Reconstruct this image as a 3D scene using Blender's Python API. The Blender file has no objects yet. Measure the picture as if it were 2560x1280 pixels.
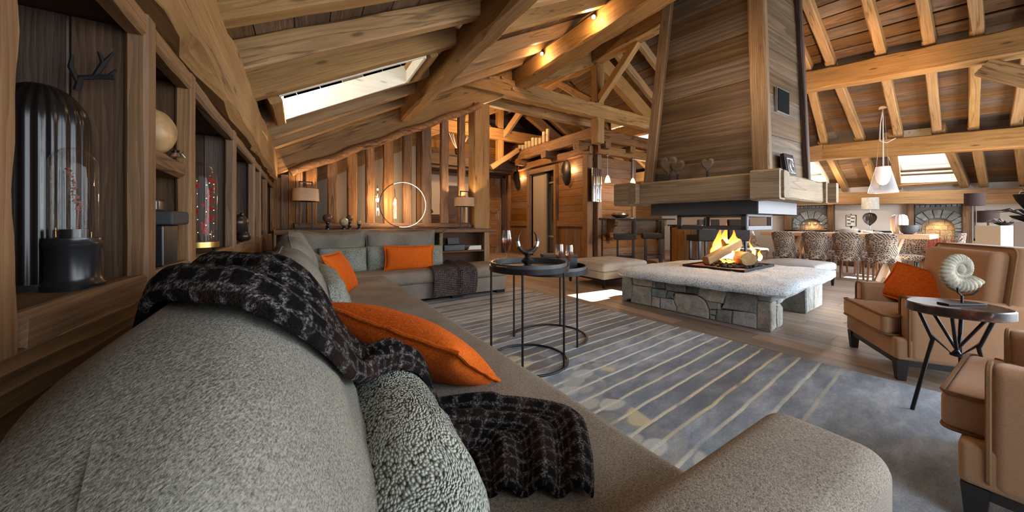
import bpy, math, random
from math import pi, sin, cos, sqrt, atan2, radians
from mathutils import Vector, Matrix, noise
from mathutils.bvhtree import BVHTree

random.seed(7)
SC = bpy.context.scene
COL = SC.collection

# ------------------------------------------------------------------ camera
YAW = math.atan(522 / 830.0)
cam = bpy.data.objects.new('camera', bpy.data.cameras.new('camera'))
COL.objects.link(cam)
cam.data.sensor_width = 36.0
cam.data.lens = 830.0 / 2560 * 36
cam.data.shift_y = -82.0 / 2560
cam.data.clip_start = 0.02
cam.location = (0, 0, 1.05)
cam.rotation_euler = (pi / 2, 0, -YAW)
SC.camera = cam

# ------------------------------------------------------------------ world, sun, big window light, exposure
SC.view_settings.view_transform = 'Standard'
SC.view_settings.look = 'None'
SC.view_settings.exposure = 0.95
SC.view_settings.gamma = 1.0
SC.view_settings.use_curve_mapping = False
SC.cycles.use_denoising = True
SC.cycles.max_bounces = 7
SC.cycles.diffuse_bounces = 4
SC.cycles.transparent_max_bounces = 14
SC.cycles.caustics_reflective = False
SC.cycles.caustics_refractive = False
SC.cycles.sample_clamp_indirect = 6.0

W = bpy.data.worlds.new('daylight')
SC.world = W
W.use_nodes = True
W.node_tree.nodes['Background'].inputs[0].default_value = (0.80, 0.89, 1.0, 1)
W.node_tree.nodes['Background'].inputs[1].default_value = 1.0


def light(name, kind, loc, energy, color, size=0.05, rot=None, target=None, spot=None, blend=0.5, size_y=None):
    L = bpy.data.lights.new(name, kind)
    L.energy = energy
    L.color = color
    if kind == 'AREA':
        L.size = size
        if size_y:
            L.shape = 'RECTANGLE'
            L.size_y = size_y
    elif kind == 'SUN':
        L.angle = size
    else:
        L.shadow_soft_size = size
    if kind == 'SPOT':
        L.spot_size = radians(spot or 60)
        L.spot_blend = blend
    o = bpy.data.objects.new(name, L)
    COL.objects.link(o)
    o.location = loc
    if target is not None:
        d = Vector(target) - Vector(loc)
        o.rotation_euler = d.to_track_quat('-Z', 'Y').to_euler()
    elif rot:
        o.rotation_euler = rot
    o['kind'] = 'helper'
    return o


WARM = (1.0, 0.62, 0.30)
WARM2 = (1.0, 0.74, 0.48)
COOL = (0.84, 0.92, 1.0)
light('sun', 'SUN', (16, 2, 12), 34.0, (1.0, 0.95, 0.88), size=0.006, target=(16 - 1.0, 2 + 0.20, 12 - 1.15))
light('rooflight_sky', 'AREA', (10.95, 1.33, 2.62), 45, COOL, size=1.2, size_y=0.7, target=(10.4, 1.33, 1.0))
light('rooflight_sky', 'AREA', (10.95, 3.30, 2.68), 30, COOL, size=1.0, size_y=0.6, target=(10.4, 3.3, 1.0))
# daylight of the tall glazed front behind the camera
light('window_light_front', 'AREA', (7.0, -1.35, 1.3), 270, COOL, size=5.6, size_y=2.2, target=(5.6, 3.5, 0.2))
light('window_light_sofa', 'AREA', (1.7, -1.35, 1.45), 30, COOL, size=2.6, size_y=1.4, target=(1.6, 3.0, 0.0))


# ------------------------------------------------------------------ mesh helpers
class G:
    """collects verts and faces of one mesh"""

    def __init__(s):
        s.v = []
        s.f = []
        s.uv = None

    def add(s, vs, fs):
        o = len(s.v)
        s.v += [tuple(a) for a in vs]
        s.f += [tuple(i + o for i in f) for f in fs]
        return s

    def box(s, x0, y0, z0, x1, y1, z1, ch=0.0):
        if ch <= 0:
            vs = [(x0, y0, z0), (x1, y0, z0), (x1, y1, z0), (x0, y1, z0), (x0, y0, z1), (x1, y0, z1), (x1, y1, z1), (x0, y1, z1)]
            fs = [(3, 2, 1, 0), (4, 5, 6, 7), (0, 1, 5, 4), (1, 2, 6, 5), (2, 3, 7, 6), (3, 0, 4, 7)]
            return s.add(vs, fs)
        return s.rbox((x0 + x1) / 2, (y0 + y1) / 2, (z0 + z1) / 2, x1 - x0, y1 - y0, z1 - z0, ch, n=1)

    def obox(s, c, ax, ay, az):
        """box from centre and three half axes"""
        c, ax, ay, az = Vector(c), Vector(ax), Vector(ay), Vector(az)
        vs = [c + ax * i + ay * j + az * k for k in (-1, 1) for (i, j) in ((-1, -1), (1, -1), (1, 1), (-1, 1))]
        return s.add(vs, [(3, 2, 1, 0), (4, 5, 6, 7), (0, 1, 5, 4), (1, 2, 6, 5), (2, 3, 7, 6), (3, 0, 4, 7)])

    def rbox(s, cx, cy, cz, sx, sy, sz, r, n=3, puff=0.0, m=0, fn=None, sidepuff=0.0):
        r = min(r, sx / 2 - 1e-4, sy / 2 - 1e-4, sz / 2 - 1e-4)

        def coords(h):
            k = h - r
            a = [-h + r * i / n for i in range(n)]
            mid = [-k + 2 * k * i / (m + 1) for i in range(m + 2)]
            b = [-x for x in reversed(a)]
            return a + mid + b
        X, Y, Z = coords(sx / 2), coords(sy / 2), coords(sz / 2)
        idx = {}
        vs = []
        fs = []

        def vert(x, y, z):
            key = (round(x, 5), round(y, 5), round(z, 5))
            if key in idx:
                return idx[key]
            ix = max(-(sx / 2 - r), min(sx / 2 - r, x))
            iy = max(-(sy / 2 - r), min(sy / 2 - r, y))
            iz = max(-(sz / 2 - r), min(sz / 2 - r, z))
            d = Vector((x - ix, y - iy, z - iz))
            if d.length > 1e-9:
                d = d.normalized() * r
            p = Vector((ix, iy, iz)) + d
            u, v, w = p.x / (sx / 2), p.y / (sy / 2), p.z / (sz / 2)
            if puff:
                p.z += puff * (1 - u * u) * (1 - v * v) * (1 if w > 0 else 0.25 * -1) * abs(w)
            if sidepuff:
                q = (1 - w * w)
                p.x += sidepuff * q * u * abs(u) ** 3 * (1 - v * v)
                p.y += sidepuff * q * v * abs(v) ** 3 * (1 - u * u)
            if fn:
                p = Vector(fn(p, u, v, w))
            vs.append((p.x + cx, p.y + cy, p.z + cz))
            idx[key] = len(vs) - 1
            return len(vs) - 1

        def face(A, B, mk, flip):
            for i in range(len(A) - 1):
                for j in range(len(B) - 1):
                    q = [vert(*mk(A[i], B[j])), vert(*mk(A[i + 1], B[j])), vert(*mk(A[i + 1], B[j + 1])), vert(*mk(A[i], B[j + 1]))]
                    fs.append(tuple(reversed(q)) if flip else tuple(q))
        hx, hy, hz = sx / 2, sy / 2, sz / 2
        face(X, Y, lambda a, b: (a, b, hz), False)
        face(X, Y, lambda a, b: (a, b, -hz), True)
        face(Y, Z, lambda a, b: (hx, a, b), False)
        face(Y, Z, lambda a, b: (-hx, a, b), True)
        face(X, Z, lambda a, b: (a, -hy, b), False)
        face(X, Z, lambda a, b: (a, hy, b), True)
        return s.add(vs, fs)

    def lathe(s, prof, c=(0, 0, 0), seg=24, rib=None, sx=1.0, sy=1.0):
        vs, fs = [], []
        n = len(prof)
        for (r, z) in prof:
            for k in range(seg):
                a = 2 * pi * k / seg
                rr = r * (rib(a) if rib else 1)
                vs.append((c[0] + rr * cos(a) * sx, c[1] + rr * sin(a) * sy, c[2] + z))
        for i in range(n - 1):
            for k in range(seg):
                k2 = (k + 1) % seg
                fs.append((i * seg + k, i * seg + k2, (i + 1) * seg + k2, (i + 1) * seg + k))
        if prof[0][0] > 1e-6:
            fs.append(tuple(reversed(range(seg))))
        if prof[-1][0] > 1e-6:
            fs.append(tuple((n - 1) * seg + k for k in range(seg)))
        return s.add(vs, fs)

    def tube(s, pts, r, seg=8, closed=False, flat=1.0):
        P = [Vector(p) for p in pts]
        n = len(P)
        R = r if isinstance(r, (list, tuple)) else [r] * n
        vs, fs = [], []
        prev = None
        for i in range(n):
            if closed:
                t = P[(i + 1) % n] - P[i - 1]
            else:
                t = P[min(i + 1, n - 1)] - P[max(i - 1, 0)]
            t = t.normalized() if t.length > 1e-9 else Vector((0, 0, 1))
            if prev is None:
                a = Vector((0, 0, 1)) if abs(t.z) < 0.9 else Vector((1, 0, 0))
                prev = t.cross(a).normalized()
            else:
                prev = (prev - t * prev.dot(t))
                prev = prev.normalized() if prev.length > 1e-9 else t.orthogonal().normalized()
            b = t.cross(prev)
            for k in range(seg):
                a = 2 * pi * k / seg
                vs.append(P[i] + prev * cos(a) * R[i] + b * sin(a) * R[i] * flat)
        m = n if closed else n - 1
        for i in range(m):
            j = (i + 1) % n
            for k in range(seg):
                k2 = (k + 1) % seg
                fs.append((i * seg + k, i * seg + k2, j * seg + k2, j * seg + k))
        if not closed:
            fs.append(tuple(reversed(range(seg))))
            fs.append(tuple((n - 1) * seg + k for k in range(seg)))
        return s.add(vs, fs)

    def sph(s, c, r, seg=20, rings=12, fn=None):
        if not isinstance(r, (tuple, list)):
            r = (r, r, r)
        vs = [(c[0], c[1], c[2] - r[2])]
        for i in range(1, rings):
            t = pi * i / rings
            for k in range(seg):
                a = 2 * pi * k / seg
                p = (sin(t) * cos(a), sin(t) * sin(a), -cos(t))
                m = fn(p) if fn else 1.0
                vs.append((c[0] + r[0] * p[0] * m, c[1] + r[1] * p[1] * m, c[2] + r[2] * p[2] * m))
        vs.append((c[0], c[1], c[2] + r[2]))
        fs = [(0, 1 + (k + 1) % seg, 1 + k) for k in range(seg)]
        for i in range(rings - 2):
            for k in range(seg):
                k2 = (k + 1) % seg
                fs.append((1 + i * seg + k, 1 + i * seg + k2, 1 + (i + 1) * seg + k2, 1 + (i + 1) * seg + k))
        L = len(vs) - 1
        o = 1 + (rings - 2) * seg
        fs += [(L, o + k, o + (k + 1) % seg) for k in range(seg)]
        return s.add(vs, fs)

    def prism(s, poly, fn, d0, d1, inset=0.0):
        """poly: 2D points counter-clockwise; fn(u,v,d)->3D; d0 back, d1 front (face towards growing d)"""
        n = len(poly)
        cx = sum(p[0] for p in poly) / n
        cy = sum(p[1] for p in poly) / n
        dm = d1 - inset if inset else d1
        vs = [fn(u, v, d0) for u, v in poly] + [fn(u, v, dm) for u, v in poly]
        fs = [tuple(reversed(range(n)))] + [(i, (i + 1) % n, n + (i + 1) % n, n + i) for i in range(n)]
        if inset:
            size = max(1e-6, sum(sqrt((p[0] - cx) ** 2 + (p[1] - cy) ** 2) for p in poly) / n)
            k = 1 - min(0.45, inset * 1.3 / size)
            vs += [fn(cx + (u - cx) * k, cy + (v - cy) * k, d1) for u, v in poly]
            fs += [(n + i, n + (i + 1) % n, 2 * n + (i + 1) % n, 2 * n + i) for i in range(n)]
            fs.append(tuple(2 * n + i for i in range(n)))
        else:
            fs.append(tuple(n + i for i in range(n)))
        return s.add(vs, fs)

    def xf(s, m):
        s.v = [tuple(m @ Vector(p)) for p in s.v]
        return s

    def obj(s, name, mat, parent=None, loc=None, rot=None, smooth=True, angle=40, uvs=None):
        me = bpy.data.meshes.new(name)
        me.from_pydata(s.v, [], s.f)
        if uvs:
            uvl = me.uv_layers.new(name='UVMap')
            for p in me.polygons:
                for li in p.loop_indices:
                    uvl.data[li].uv = uvs[me.loops[li].vertex_index]
        if mat:
            me.materials.append(mat)
        if smooth:
            me.shade_smooth()
            me.set_sharp_from_angle(angle=radians(angle))
        o = bpy.data.objects.new(name, me)
        COL.objects.link(o)
        if parent:
            o.parent = parent
        if loc:
            o.location = loc
        if rot:
            o.rotation_euler = rot
        return o


def tag(o, label, cat, group=None):
    o['label'] = label
    o['category'] = cat
    if group:
        o['group'] = group
    return o


def T(name, label, cat, loc=(0, 0, 0), rz=0.0, group=None):
    o = bpy.data.objects.new(name, None)
    o.empty_display_size = 0.1
    COL.objects.link(o)
    o.location = loc
    o.rotation_euler = (0, 0, rz)
    return tag(o, label, cat, group)


def S(name):
    o = bpy.data.objects.new(name, None)
    COL.objects.link(o)
    o['kind'] = 'structure'
    return o


def dup(root, loc, rz=None, label=None, scale=None):
    def cp(o, parent):
        c = o.copy()
        COL.objects.link(c)
        if parent:
            c.parent = parent
        for ch in list(o.children):
            cp(ch, c)
        return c
    r = cp(root, None)
    r.location = loc
    if rz is not None:
        r.rotation_euler = (0, 0, rz)
    if scale:
        r.scale = scale
    if label:
        r['label'] = label
    return r


def beam(name, p0, p1, w, h, mat, parent, up=(0, 0, 1), n=1, hew=0.0, ch=0.004, label=None):
    """a timber: local x runs along it, w across, h along up; edges wander by hew"""
    p0, p1 = Vector(p0), Vector(p1)
    d = p1 - p0
    L = d.length
    x = d.normalized()
    z = Vector(up)
    z = (z - x * z.dot(x)).normalized()
    y = z.cross(x)
    g = G()
    vs, fs = [], []
    seed = random.random() * 100
    corners = ((-1, -1), (1, -1), (1, 1), (-1, 1))
    for i in range(n + 1):
        t = -L / 2 + L * i / n
        ring = []
        for q, (sy, sz) in enumerate(corners):
            c = ch
            oy = oz = 0
            if hew:
                c = ch + hew * (0.5 + 0.9 * noise.noise((t * 3.1 + seed, q * 7.3, 0)) + 0.5 * noise.noise((t * 9.0 + seed, q * 3.7, 5)))
                c = max(0.003, min(c, 0.4 * min(w, h)))
                oy = hew * 0.35 * noise.noise((t * 2 + seed, q, 9))
                oz = hew * 0.35 * noise.noise((t * 2 + seed, q, 19))
            cy, cz = sy * (w / 2 + oy), sz * (h / 2 + oz)
            a, b = (cy - sy * c, cz), (cy, cz - sz * c)
            ring += [a, b] if q % 2 else [b, a]
        vs += [(t, r[0], r[1]) for r in ring]
    m = 8
    for i in range(n):
        for k in range(m):
            k2 = (k + 1) % m
            fs.append((i * m + k, i * m + k2, (i + 1) * m + k2, (i + 1) * m + k))
    fs.append(tuple(reversed(range(m))))
    fs.append(tuple(n * m + k for k in range(m)))
    g.add(vs, fs)
    o = g.obj(name, mat, parent, smooth=False)
    o.matrix_local = Matrix((( x.x, y.x, z.x, (p0.x + p1.x) / 2), (x.y, y.y, z.y, (p0.y + p1.y) / 2), (x.z, y.z, z.z, (p0.z + p1.z) / 2), (0, 0, 0, 1)))
    if label:
        o['label'] = label
    return o


def cushion(w, h, t, pinch=0.05, n=3.0, nu=28, nv=18, wr=0.006, seed=0.0, sag=0.0, sq=0.5, rnd=0.0):
    """upright pillow: x width, z height (base at 0), y thickness; both sides"""
    g = G()
    idx = {}
    vs = []

    def P(i, j, side):
        u, v = -1 + 2 * i / nu, -1 + 2 * j / nv
        edge = i in (0, nu) or j in (0, nv)
        key = (i, j, 0 if edge else side)
        if key in idx:
            return idx[key]
        e = max(0.0, (1 - abs(u) ** n) * (1 - abs(v) ** n)) ** sq
        x = u * w / 2 * (1 - pinch * (1 - v * v)) * sqrt(1 - rnd * v ** 4)
        z = h / 2 + v * h / 2 * (1 - pinch * (1 - u * u)) * sqrt(1 - rnd * u ** 4)
        z -= sag * (v + 1) / 2 * (1 - u * u)
        y = side * t / 2 * e
        k = noise.noise((u * 2.6 + seed, v * 2.1, side * 3 + seed)) + 0.6 * noise.noise((u * 6 + seed, v * 5, side + seed * 2))
        y += side * wr * k * e
        if edge:
            y += 0.5 * wr * noise.noise((u * 5 + seed, v * 5, 1))
        vs.append((x, y, z))
        idx[key] = len(vs) - 1
        return len(vs) - 1
    fs = []
    for side in (-1, 1):
        for i in range(nu):
            for j in range(nv):
                q = (P(i, j, side), P(i + 1, j, side), P(i + 1, j + 1, side), P(i, j + 1, side))
                fs.append(q if side < 0 else tuple(reversed(q)))
    g.add(vs, fs)
    return g


def cushion_edge(w, h, pinch=0.05, sag=0.0, k=1.0, nn=40, rnd=0.0):
    pts = []
    for a in range(4):
        for i in range(nn // 4):
            t = -1 + 2 * i / (nn // 4)
            u, v = ((t, -1), (1, t), (-t, 1), (-1, -t))[a]
            x = u * w / 2 * (1 - pinch * (1 - v * v)) * k * sqrt(1 - rnd * v ** 4)
            z = h / 2 + v * h / 2 * (1 - pinch * (1 - u * u)) * k * sqrt(1 - rnd * u ** 4)
            z -= sag * (v + 1) / 2 * (1 - u * u)
            pts.append((x, 0, z))
    return pts


def place(o, loc, rz=0.0, rx=0.0, ry=0.0):
    o.matrix_local = Matrix.Translation(loc) @ Matrix.Rotation(rz, 4, 'Z') @ Matrix.Rotation(ry, 4, 'Y') @ Matrix.Rotation(rx, 4, 'X')
    return o


# ------------------------------------------------------------------ materials
def nt(name):
    m = bpy.data.materials.new(name)
    m.use_nodes = True
    t = m.node_tree
    return m, t, t.nodes['Principled BSDF']


def N(t, kind, **kw):
    n = t.nodes.new(kind)
    for k, v in kw.items():
        if k == 'ins':
            for a, b in v.items():
                n.inputs[a].default_value = b
        else:
            setattr(n, k, v)
    return n


def ramp(t, fac, stops):
    r = t.nodes.new('ShaderNodeValToRGB')
    e = r.color_ramp.elements
    while len(e) < len(stops):
        e.new(0.5)
    for i, (p, c) in enumerate(stops):
        e[i].position = p
        e[i].color = (c[0], c[1], c[2], 1) if not isinstance(c, (int, float)) else (c, c, c, 1)
    t.links.new(fac, r.inputs[0])
    return r.outputs[0]


def mth(t, op, a, b=None, c=None):
    n = t.nodes.new('ShaderNodeMath')
    n.operation = op
    for i, x in enumerate((a, b, c)):
        if x is None:
            continue
        if isinstance(x, (int, float)):
            n.inputs[i].default_value = x
        else:
            t.links.new(x, n.inputs[i])
    return n.outputs[0]


def vmap(t, vec, scale=(1, 1, 1), loc=(0, 0, 0), rot=(0, 0, 0)):
    n = t.nodes.new('ShaderNodeMapping')
    n.inputs['Scale'].default_value = scale
    n.inputs['Location'].default_value = loc
    n.inputs['Rotation'].default_value = rot
    t.links.new(vec, n.inputs[0])
    return n.outputs[0]


def nz(t, vec, scale, detail=3.0, rough=0.55, dist=0.0):
    n = t.nodes.new('ShaderNodeTexNoise')
    n.inputs['Scale'].default_value = scale
    n.inputs['Detail'].default_value = detail
    n.inputs['Roughness'].default_value = rough
    n.inputs['Distortion'].default_value = dist
    t.links.new(vec, n.inputs['Vector'])
    return n.outputs[0]


def mixc(t, fac, a, b, blend='MIX'):
    n = t.nodes.new('ShaderNodeMix')
    n.data_type = 'RGBA'
    n.blend_type = blend
    for s, x in ((0, fac), (6, a), (7, b)):
        if isinstance(x, (int, float)):
            n.inputs[s].default_value = x
        elif isinstance(x, tuple):
            n.inputs[s].default_value = (x[0], x[1], x[2], 1)
        else:
            t.links.new(x, n.inputs[s])
    return n.outputs[2]


def bump(t, b, h, strength=0.3, dist=0.01):
    n = t.nodes.new('ShaderNodeBump')
    n.inputs['Strength'].default_value = strength
    n.inputs['Distance'].default_value = dist
    t.links.new(h, n.inputs['Height'])
    t.links.new(n.outputs[0], b.inputs['Normal'])


def plain(name, c, rough=0.5, metal=0.0, spec=0.5, emit=0.0, ecol=None):
    m, t, b = nt(name)
    b.inputs['Base Color'].default_value = (c[0], c[1], c[2], 1)
    b.inputs['Roughness'].default_value = rough
    b.inputs['Metallic'].default_value = metal
    b.inputs['Specular IOR Level'].default_value = spec
    if emit:
        b.inputs['Emission Color'].default_value = ((ecol or c)[0], (ecol or c)[1], (ecol or c)[2], 1)
        b.inputs['Emission Strength'].default_value = emit
    return m


def wood(name, dark, mid, lite, grain=1.0, knots=0.6, rough=0.62, bmp=0.35, var=0.35, ring=16.0, ringamt=0.15, sv=0.25, crack=0.0):
    m, t, b = nt(name)
    tc = N(t, 'ShaderNodeTexCoord')
    oi = N(t, 'ShaderNodeObjectInfo')
    wn = N(t, 'ShaderNodeTexWhiteNoise', noise_dimensions='1D')
    t.links.new(oi.outputs['Random'], wn.inputs['W'])
    off = N(t, 'ShaderNodeVectorMath', operation='MULTIPLY_ADD')
    t.links.new(wn.outputs['Color'], off.inputs[0])
    off.inputs[1].default_value = (60, 0.36, 0.36)
    off.inputs[2].default_value = (-30, -0.18, -0.18)
    ad = N(t, 'ShaderNodeVectorMath', operation='ADD')
    t.links.new(tc.outputs['Object'], ad.inputs[0])
    t.links.new(off.outputs[0], ad.inputs[1])
    v = ad.outputs[0]
    big = nz(t, vmap(t, v, (0.8, 4, 4)), 1.6, 3)
    # warp the rings
    wv = N(t, 'ShaderNodeTexWave', wave_type='RINGS', rings_direction='X', wave_profile='SAW')
    wv.inputs['Scale'].default_value = ring * 1.8
    wv.inputs['Distortion'].default_value = 9.0
    wv.inputs['Detail'].default_value = 3.0
    wv.inputs['Detail Scale'].default_value = 0.8
    wv.inputs['Detail Roughness'].default_value = 0.5
    t.links.new(vmap(t, v, (0.10, 1, 1)), wv.inputs['Vector'])
    fine = nz(t, vmap(t, v, (4, 130 * grain, 130 * grain)), 1.0, 3, 0.7)
    mid_n = nz(t, vmap(t, v, (1.6, 30 * grain, 30 * grain)), 1.0, 4, 0.6)
    f = mth(t, 'ADD', mth(t, 'MULTIPLY', wv.outputs['Fac'], ringamt), mth(t, 'MULTIPLY', fine, 0.24))
    f = mth(t, 'ADD', f, mth(t, 'MULTIPLY', mid_n, 0.34))
    f = mth(t, 'ADD', f, mth(t, 'MULTIPLY', big, 0.42 - ringamt))
    f = mth(t, 'SUBTRACT', f, (ringamt - 0.16) * 0.0)
    col = ramp(t, f, [(0.30, dark), (0.52, mid), (0.74, lite)])
    if knots:
        vo = N(t, 'ShaderNodeTexVoronoi')
        vo.inputs['Scale'].default_value = 1.0
        t.links.new(vmap(t, v, (2.0, 7, 7)), vo.inputs['Vector'])
        k = ramp(t, vo.outputs['Distance'], [(0.05, 1.0), (0.13, 0.0)])
        col = mixc(t, mth(t, 'MULTIPLY', k, knots), col, tuple(x * 0.4 for x in dark))
    if crack:
        cn = nz(t, vmap(t, v, (0.35, 5, 5)), 1.0, 4, 0.45)
        ck = ramp(t, mth(t, 'ABSOLUTE', mth(t, 'SUBTRACT', cn, 0.5)), [(0.0, 1.0), (0.012, 0.0)])
        gate = ramp(t, nz(t, vmap(t, v, (0.7, 2, 2), (3, 1, 7)), 1.0, 2), [(0.46, 0.0), (0.54, 1.0)])
        ck = mth(t, 'MULTIPLY', mth(t, 'MULTIPLY', ck, gate), crack)
        col = mixc(t, ck, col, tuple(x * 0.35 for x in dark))
        f = mth(t, 'SUBTRACT', f, ck)
    hs = N(t, 'ShaderNodeHueSaturation')
    hs.inputs['Saturation'].default_value = 1.0
    t.links.new(col, hs.inputs['Color'])
    t.links.new(mth(t, 'MULTIPLY_ADD', wn.outputs['Value'], var * 2, 1 - var), hs.inputs['Value'])
    t.links.new(mth(t, 'MULTIPLY_ADD', oi.outputs['Random'], sv * 2, 1.04 - sv), hs.inputs['Saturation'])
    t.links.new(hs.outputs[0], b.inputs['Base Color'])
    b.inputs['Roughness'].default_value = rough
    b.inputs['Specular IOR Level'].default_value = 0.3
    bump(t, b, f, bmp, 0.006)
    return m


def fabric(name, c1, c2, scale=220.0, rough=0.95, bmp=0.5, blot=0.25, sheen=0.0):
    m, t, b = nt(name)
    tc = N(t, 'ShaderNodeTexCoord')
    v = tc.outputs['Object']
    sp = nz(t, v, scale, 2, 0.6)
    w = nz(t, vmap(t, v, (1, 1, 4)), scale * 0.45, 2, 0.5)
    bl = nz(t, v, 3.5, 3, 0.5)
    f = mth(t, 'ADD', mth(t, 'MULTIPLY', sp, 0.6), mth(t, 'MULTIPLY', w, 0.4))
    f = mth(t, 'ADD', f, mth(t, 'MULTIPLY', mth(t, 'SUBTRACT', bl, 0.5), blot))
    col = ramp(t, f, [(0.36, c1), (0.62, c2)])
    t.links.new(col, b.inputs['Base Color'])
    b.inputs['Roughness'].default_value = rough
    b.inputs['Specular IOR Level'].default_value = 0.15
    if sheen:
        b.inputs['Sheen Weight'].default_value = sheen
    bump(t, b, f, bmp, 0.004)
    return m


def glass(name, tint=(1, 1, 1), refl=0.16, rough=0.0):
    m, t, b = nt(name)
    t.nodes.remove(b)
    out = t.nodes['Material Output']
    tr = N(t, 'ShaderNodeBsdfTransparent')
    tr.inputs[0].default_value = (*tint, 1)
    gl = N(t, 'ShaderNodeBsdfGlossy')
    gl.inputs['Roughness'].default_value = rough
    lw = N(t, 'ShaderNodeLayerWeight')
    lw.inputs['Blend'].default_value = 0.25
    fac = mth(t, 'MULTIPLY_ADD', mth(t, 'POWER', lw.outputs['Facing'], 1.5), 0.62, refl * 0.4)
    mx = N(t, 'ShaderNodeMixShader')
    t.links.new(mth(t, 'MINIMUM', fac, 0.85), mx.inputs[0])
    t.links.new(tr.outputs[0], mx.inputs[1])
    t.links.new(gl.outputs[0], mx.inputs[2])
    t.links.new(mx.outputs[0], out.inputs[0])
    return m


def shade_mat(name, c, trans=0.35, scale=300.0):
    m, t, b = nt(name)
    out = t.nodes['Material Output']
    tc = N(t, 'ShaderNodeTexCoord')
    f = nz(t, vmap(t, tc.outputs['Object'], (1, 1, 5)), scale, 2, 0.7)
    col = ramp(t, f, [(0.3, tuple(x * 0.45 for x in c)), (0.7, c)])
    t.links.new(col, b.inputs['Base Color'])
    b.inputs['Roughness'].default_value = 0.9
    ts = N(t, 'ShaderNodeBsdfTranslucent')
    t.links.new(col, ts.inputs[0])
    mx = N(t, 'ShaderNodeMixShader')
    mx.inputs[0].default_value = trans
    t.links.new(b.outputs[0], mx.inputs[1])
    t.links.new(ts.outputs[0], mx.inputs[2])
    t.links.new(mx.outputs[0], out.inputs[0])
    return m


def stone_mat(name, cols, scale=14.0, spk=90.0, bmp=0.8, rough=0.85):
    """natural stone; each object takes its own tone"""
    m, t, b = nt(name)
    tc = N(t, 'ShaderNodeTexCoord')
    oi = N(t, 'ShaderNodeObjectInfo')
    wn = N(t, 'ShaderNodeTexWhiteNoise', noise_dimensions='1D')
    t.links.new(oi.outputs['Random'], wn.inputs['W'])
    ad = N(t, 'ShaderNodeVectorMath', operation='MULTIPLY_ADD')
    t.links.new(wn.outputs['Color'], ad.inputs[0])
    ad.inputs[1].default_value = (9, 9, 9)
    t.links.new(tc.outputs['Object'], ad.inputs[2])
    v = ad.outputs[0]
    k = len(cols)
    base = ramp(t, wn.outputs['Value'], [(i / max(1, k - 1), c) for i, c in enumerate(cols)])
    n1 = nz(t, v, scale, 5, 0.65, 0.6)
    n2 = nz(t, v, spk, 2, 0.6)
    f = mth(t, 'ADD', mth(t, 'MULTIPLY', n1, 0.65), mth(t, 'MULTIPLY', n2, 0.35))
    sh = ramp(t, f, [(0.32, 0.45), (0.5, 0.95), (0.68, 1.45)])
    col = mixc(t, 1.0, base, sh, 'MULTIPLY')
    t.links.new(col, b.inputs['Base Color'])
    b.inputs['Roughness'].default_value = rough
    b.inputs['Specular IOR Level'].default_value = 0.3
    bump(t, b, f, bmp, 0.02)
    return m


MT = {}
MT['beam'] = wood('timber_beam', (0.135, 0.066, 0.024), (0.30, 0.165, 0.067), (0.43, 0.255, 0.115), knots=0.75, var=0.07, bmp=0.25, ring=8, ringamt=0.10, sv=0.06, crack=0.8)
MT['rafter'] = wood('timber_rafter', (0.155, 0.080, 0.031), (0.325, 0.185, 0.080), (0.46, 0.285, 0.135), knots=0.7, var=0.07, bmp=0.25, ring=9, ringamt=0.10, sv=0.06, crack=0.6)
MT['plank'] = wood('ceiling_plank', (0.045, 0.027, 0.016), (0.13, 0.078, 0.045), (0.27, 0.172, 0.102), knots=0.5, var=0.40, bmp=0.5, ring=16)
MT['hood'] = wood('hood_plank', (0.034, 0.020, 0.010), (0.088, 0.053, 0.028), (0.175, 0.112, 0.063), knots=0.4, var=0.26, bmp=0.6, ring=3.2, ringamt=0.17)
MT['hoodpost'] = wood('hood_post', (0.075, 0.042, 0.019), (0.165, 0.100, 0.052), (0.27, 0.178, 0.10), knots=0.4, var=0.06, bmp=0.4, ring=14, sv=0.04, crack=0.5)
MT['mantel'] = wood('mantel_timber', (0.095, 0.060, 0.032), (0.225, 0.158, 0.094), (0.36, 0.27, 0.17), knots=0.4, var=0.06, bmp=0.8, ring=11, ringamt=0.12, sv=0.05, crack=0.4)
MT['shelf'] = wood('shelf_timber', (0.062, 0.030, 0.013), (0.165, 0.090, 0.044), (0.275, 0.165, 0.088), knots=0.45, var=0.10, bmp=0.45, ring=18, ringamt=0.12, sv=0.10, crack=0.6)
MT['wains'] = wood('wainscot_plank', (0.035, 0.014, 0.005), (0.14, 0.066, 0.021), (0.33, 0.165, 0.052), knots=0.6, var=0.2, bmp=0.7, ring=11, ringamt=0.24)
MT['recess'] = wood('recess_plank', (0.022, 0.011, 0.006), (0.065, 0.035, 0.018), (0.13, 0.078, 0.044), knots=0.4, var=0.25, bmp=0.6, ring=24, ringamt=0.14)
MT['post'] = wood('hewn_post', (0.050, 0.022, 0.009), (0.185, 0.09, 0.038), (0.37, 0.21, 0.10), knots=0.5, var=0.32, bmp=0.6, ring=14, ringamt=0.14, sv=0.15, crack=0.9)
MT['cabin'] = wood('cabin_plank', (0.085, 0.042, 0.019), (0.195, 0.104, 0.051), (0.305, 0.18, 0.095), knots=0.8, var=0.22, bmp=0.3, ring=9, ringamt=0.12)
MT['pale'] = wood('pale_board', (0.46, 0.37, 0.24), (0.60, 0.51, 0.355), (0.70, 0.61, 0.45), knots=0.8, var=0.04, bmp=0.06, ring=5, ringamt=0.0)
MT['palewhite'] = wood('pale_lining', (0.56, 0.50, 0.40), (0.70, 0.65, 0.55), (0.78, 0.74, 0.65), knots=0.7, var=0.02, bmp=0.05, ring=5, ringamt=0.0)
MT['darkwood'] = wood('dark_wood', (0.030, 0.014, 0.009), (0.06, 0.029, 0.017), (0.10, 0.05, 0.03), knots=0.2, var=0.1, bmp=0.2)
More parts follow.
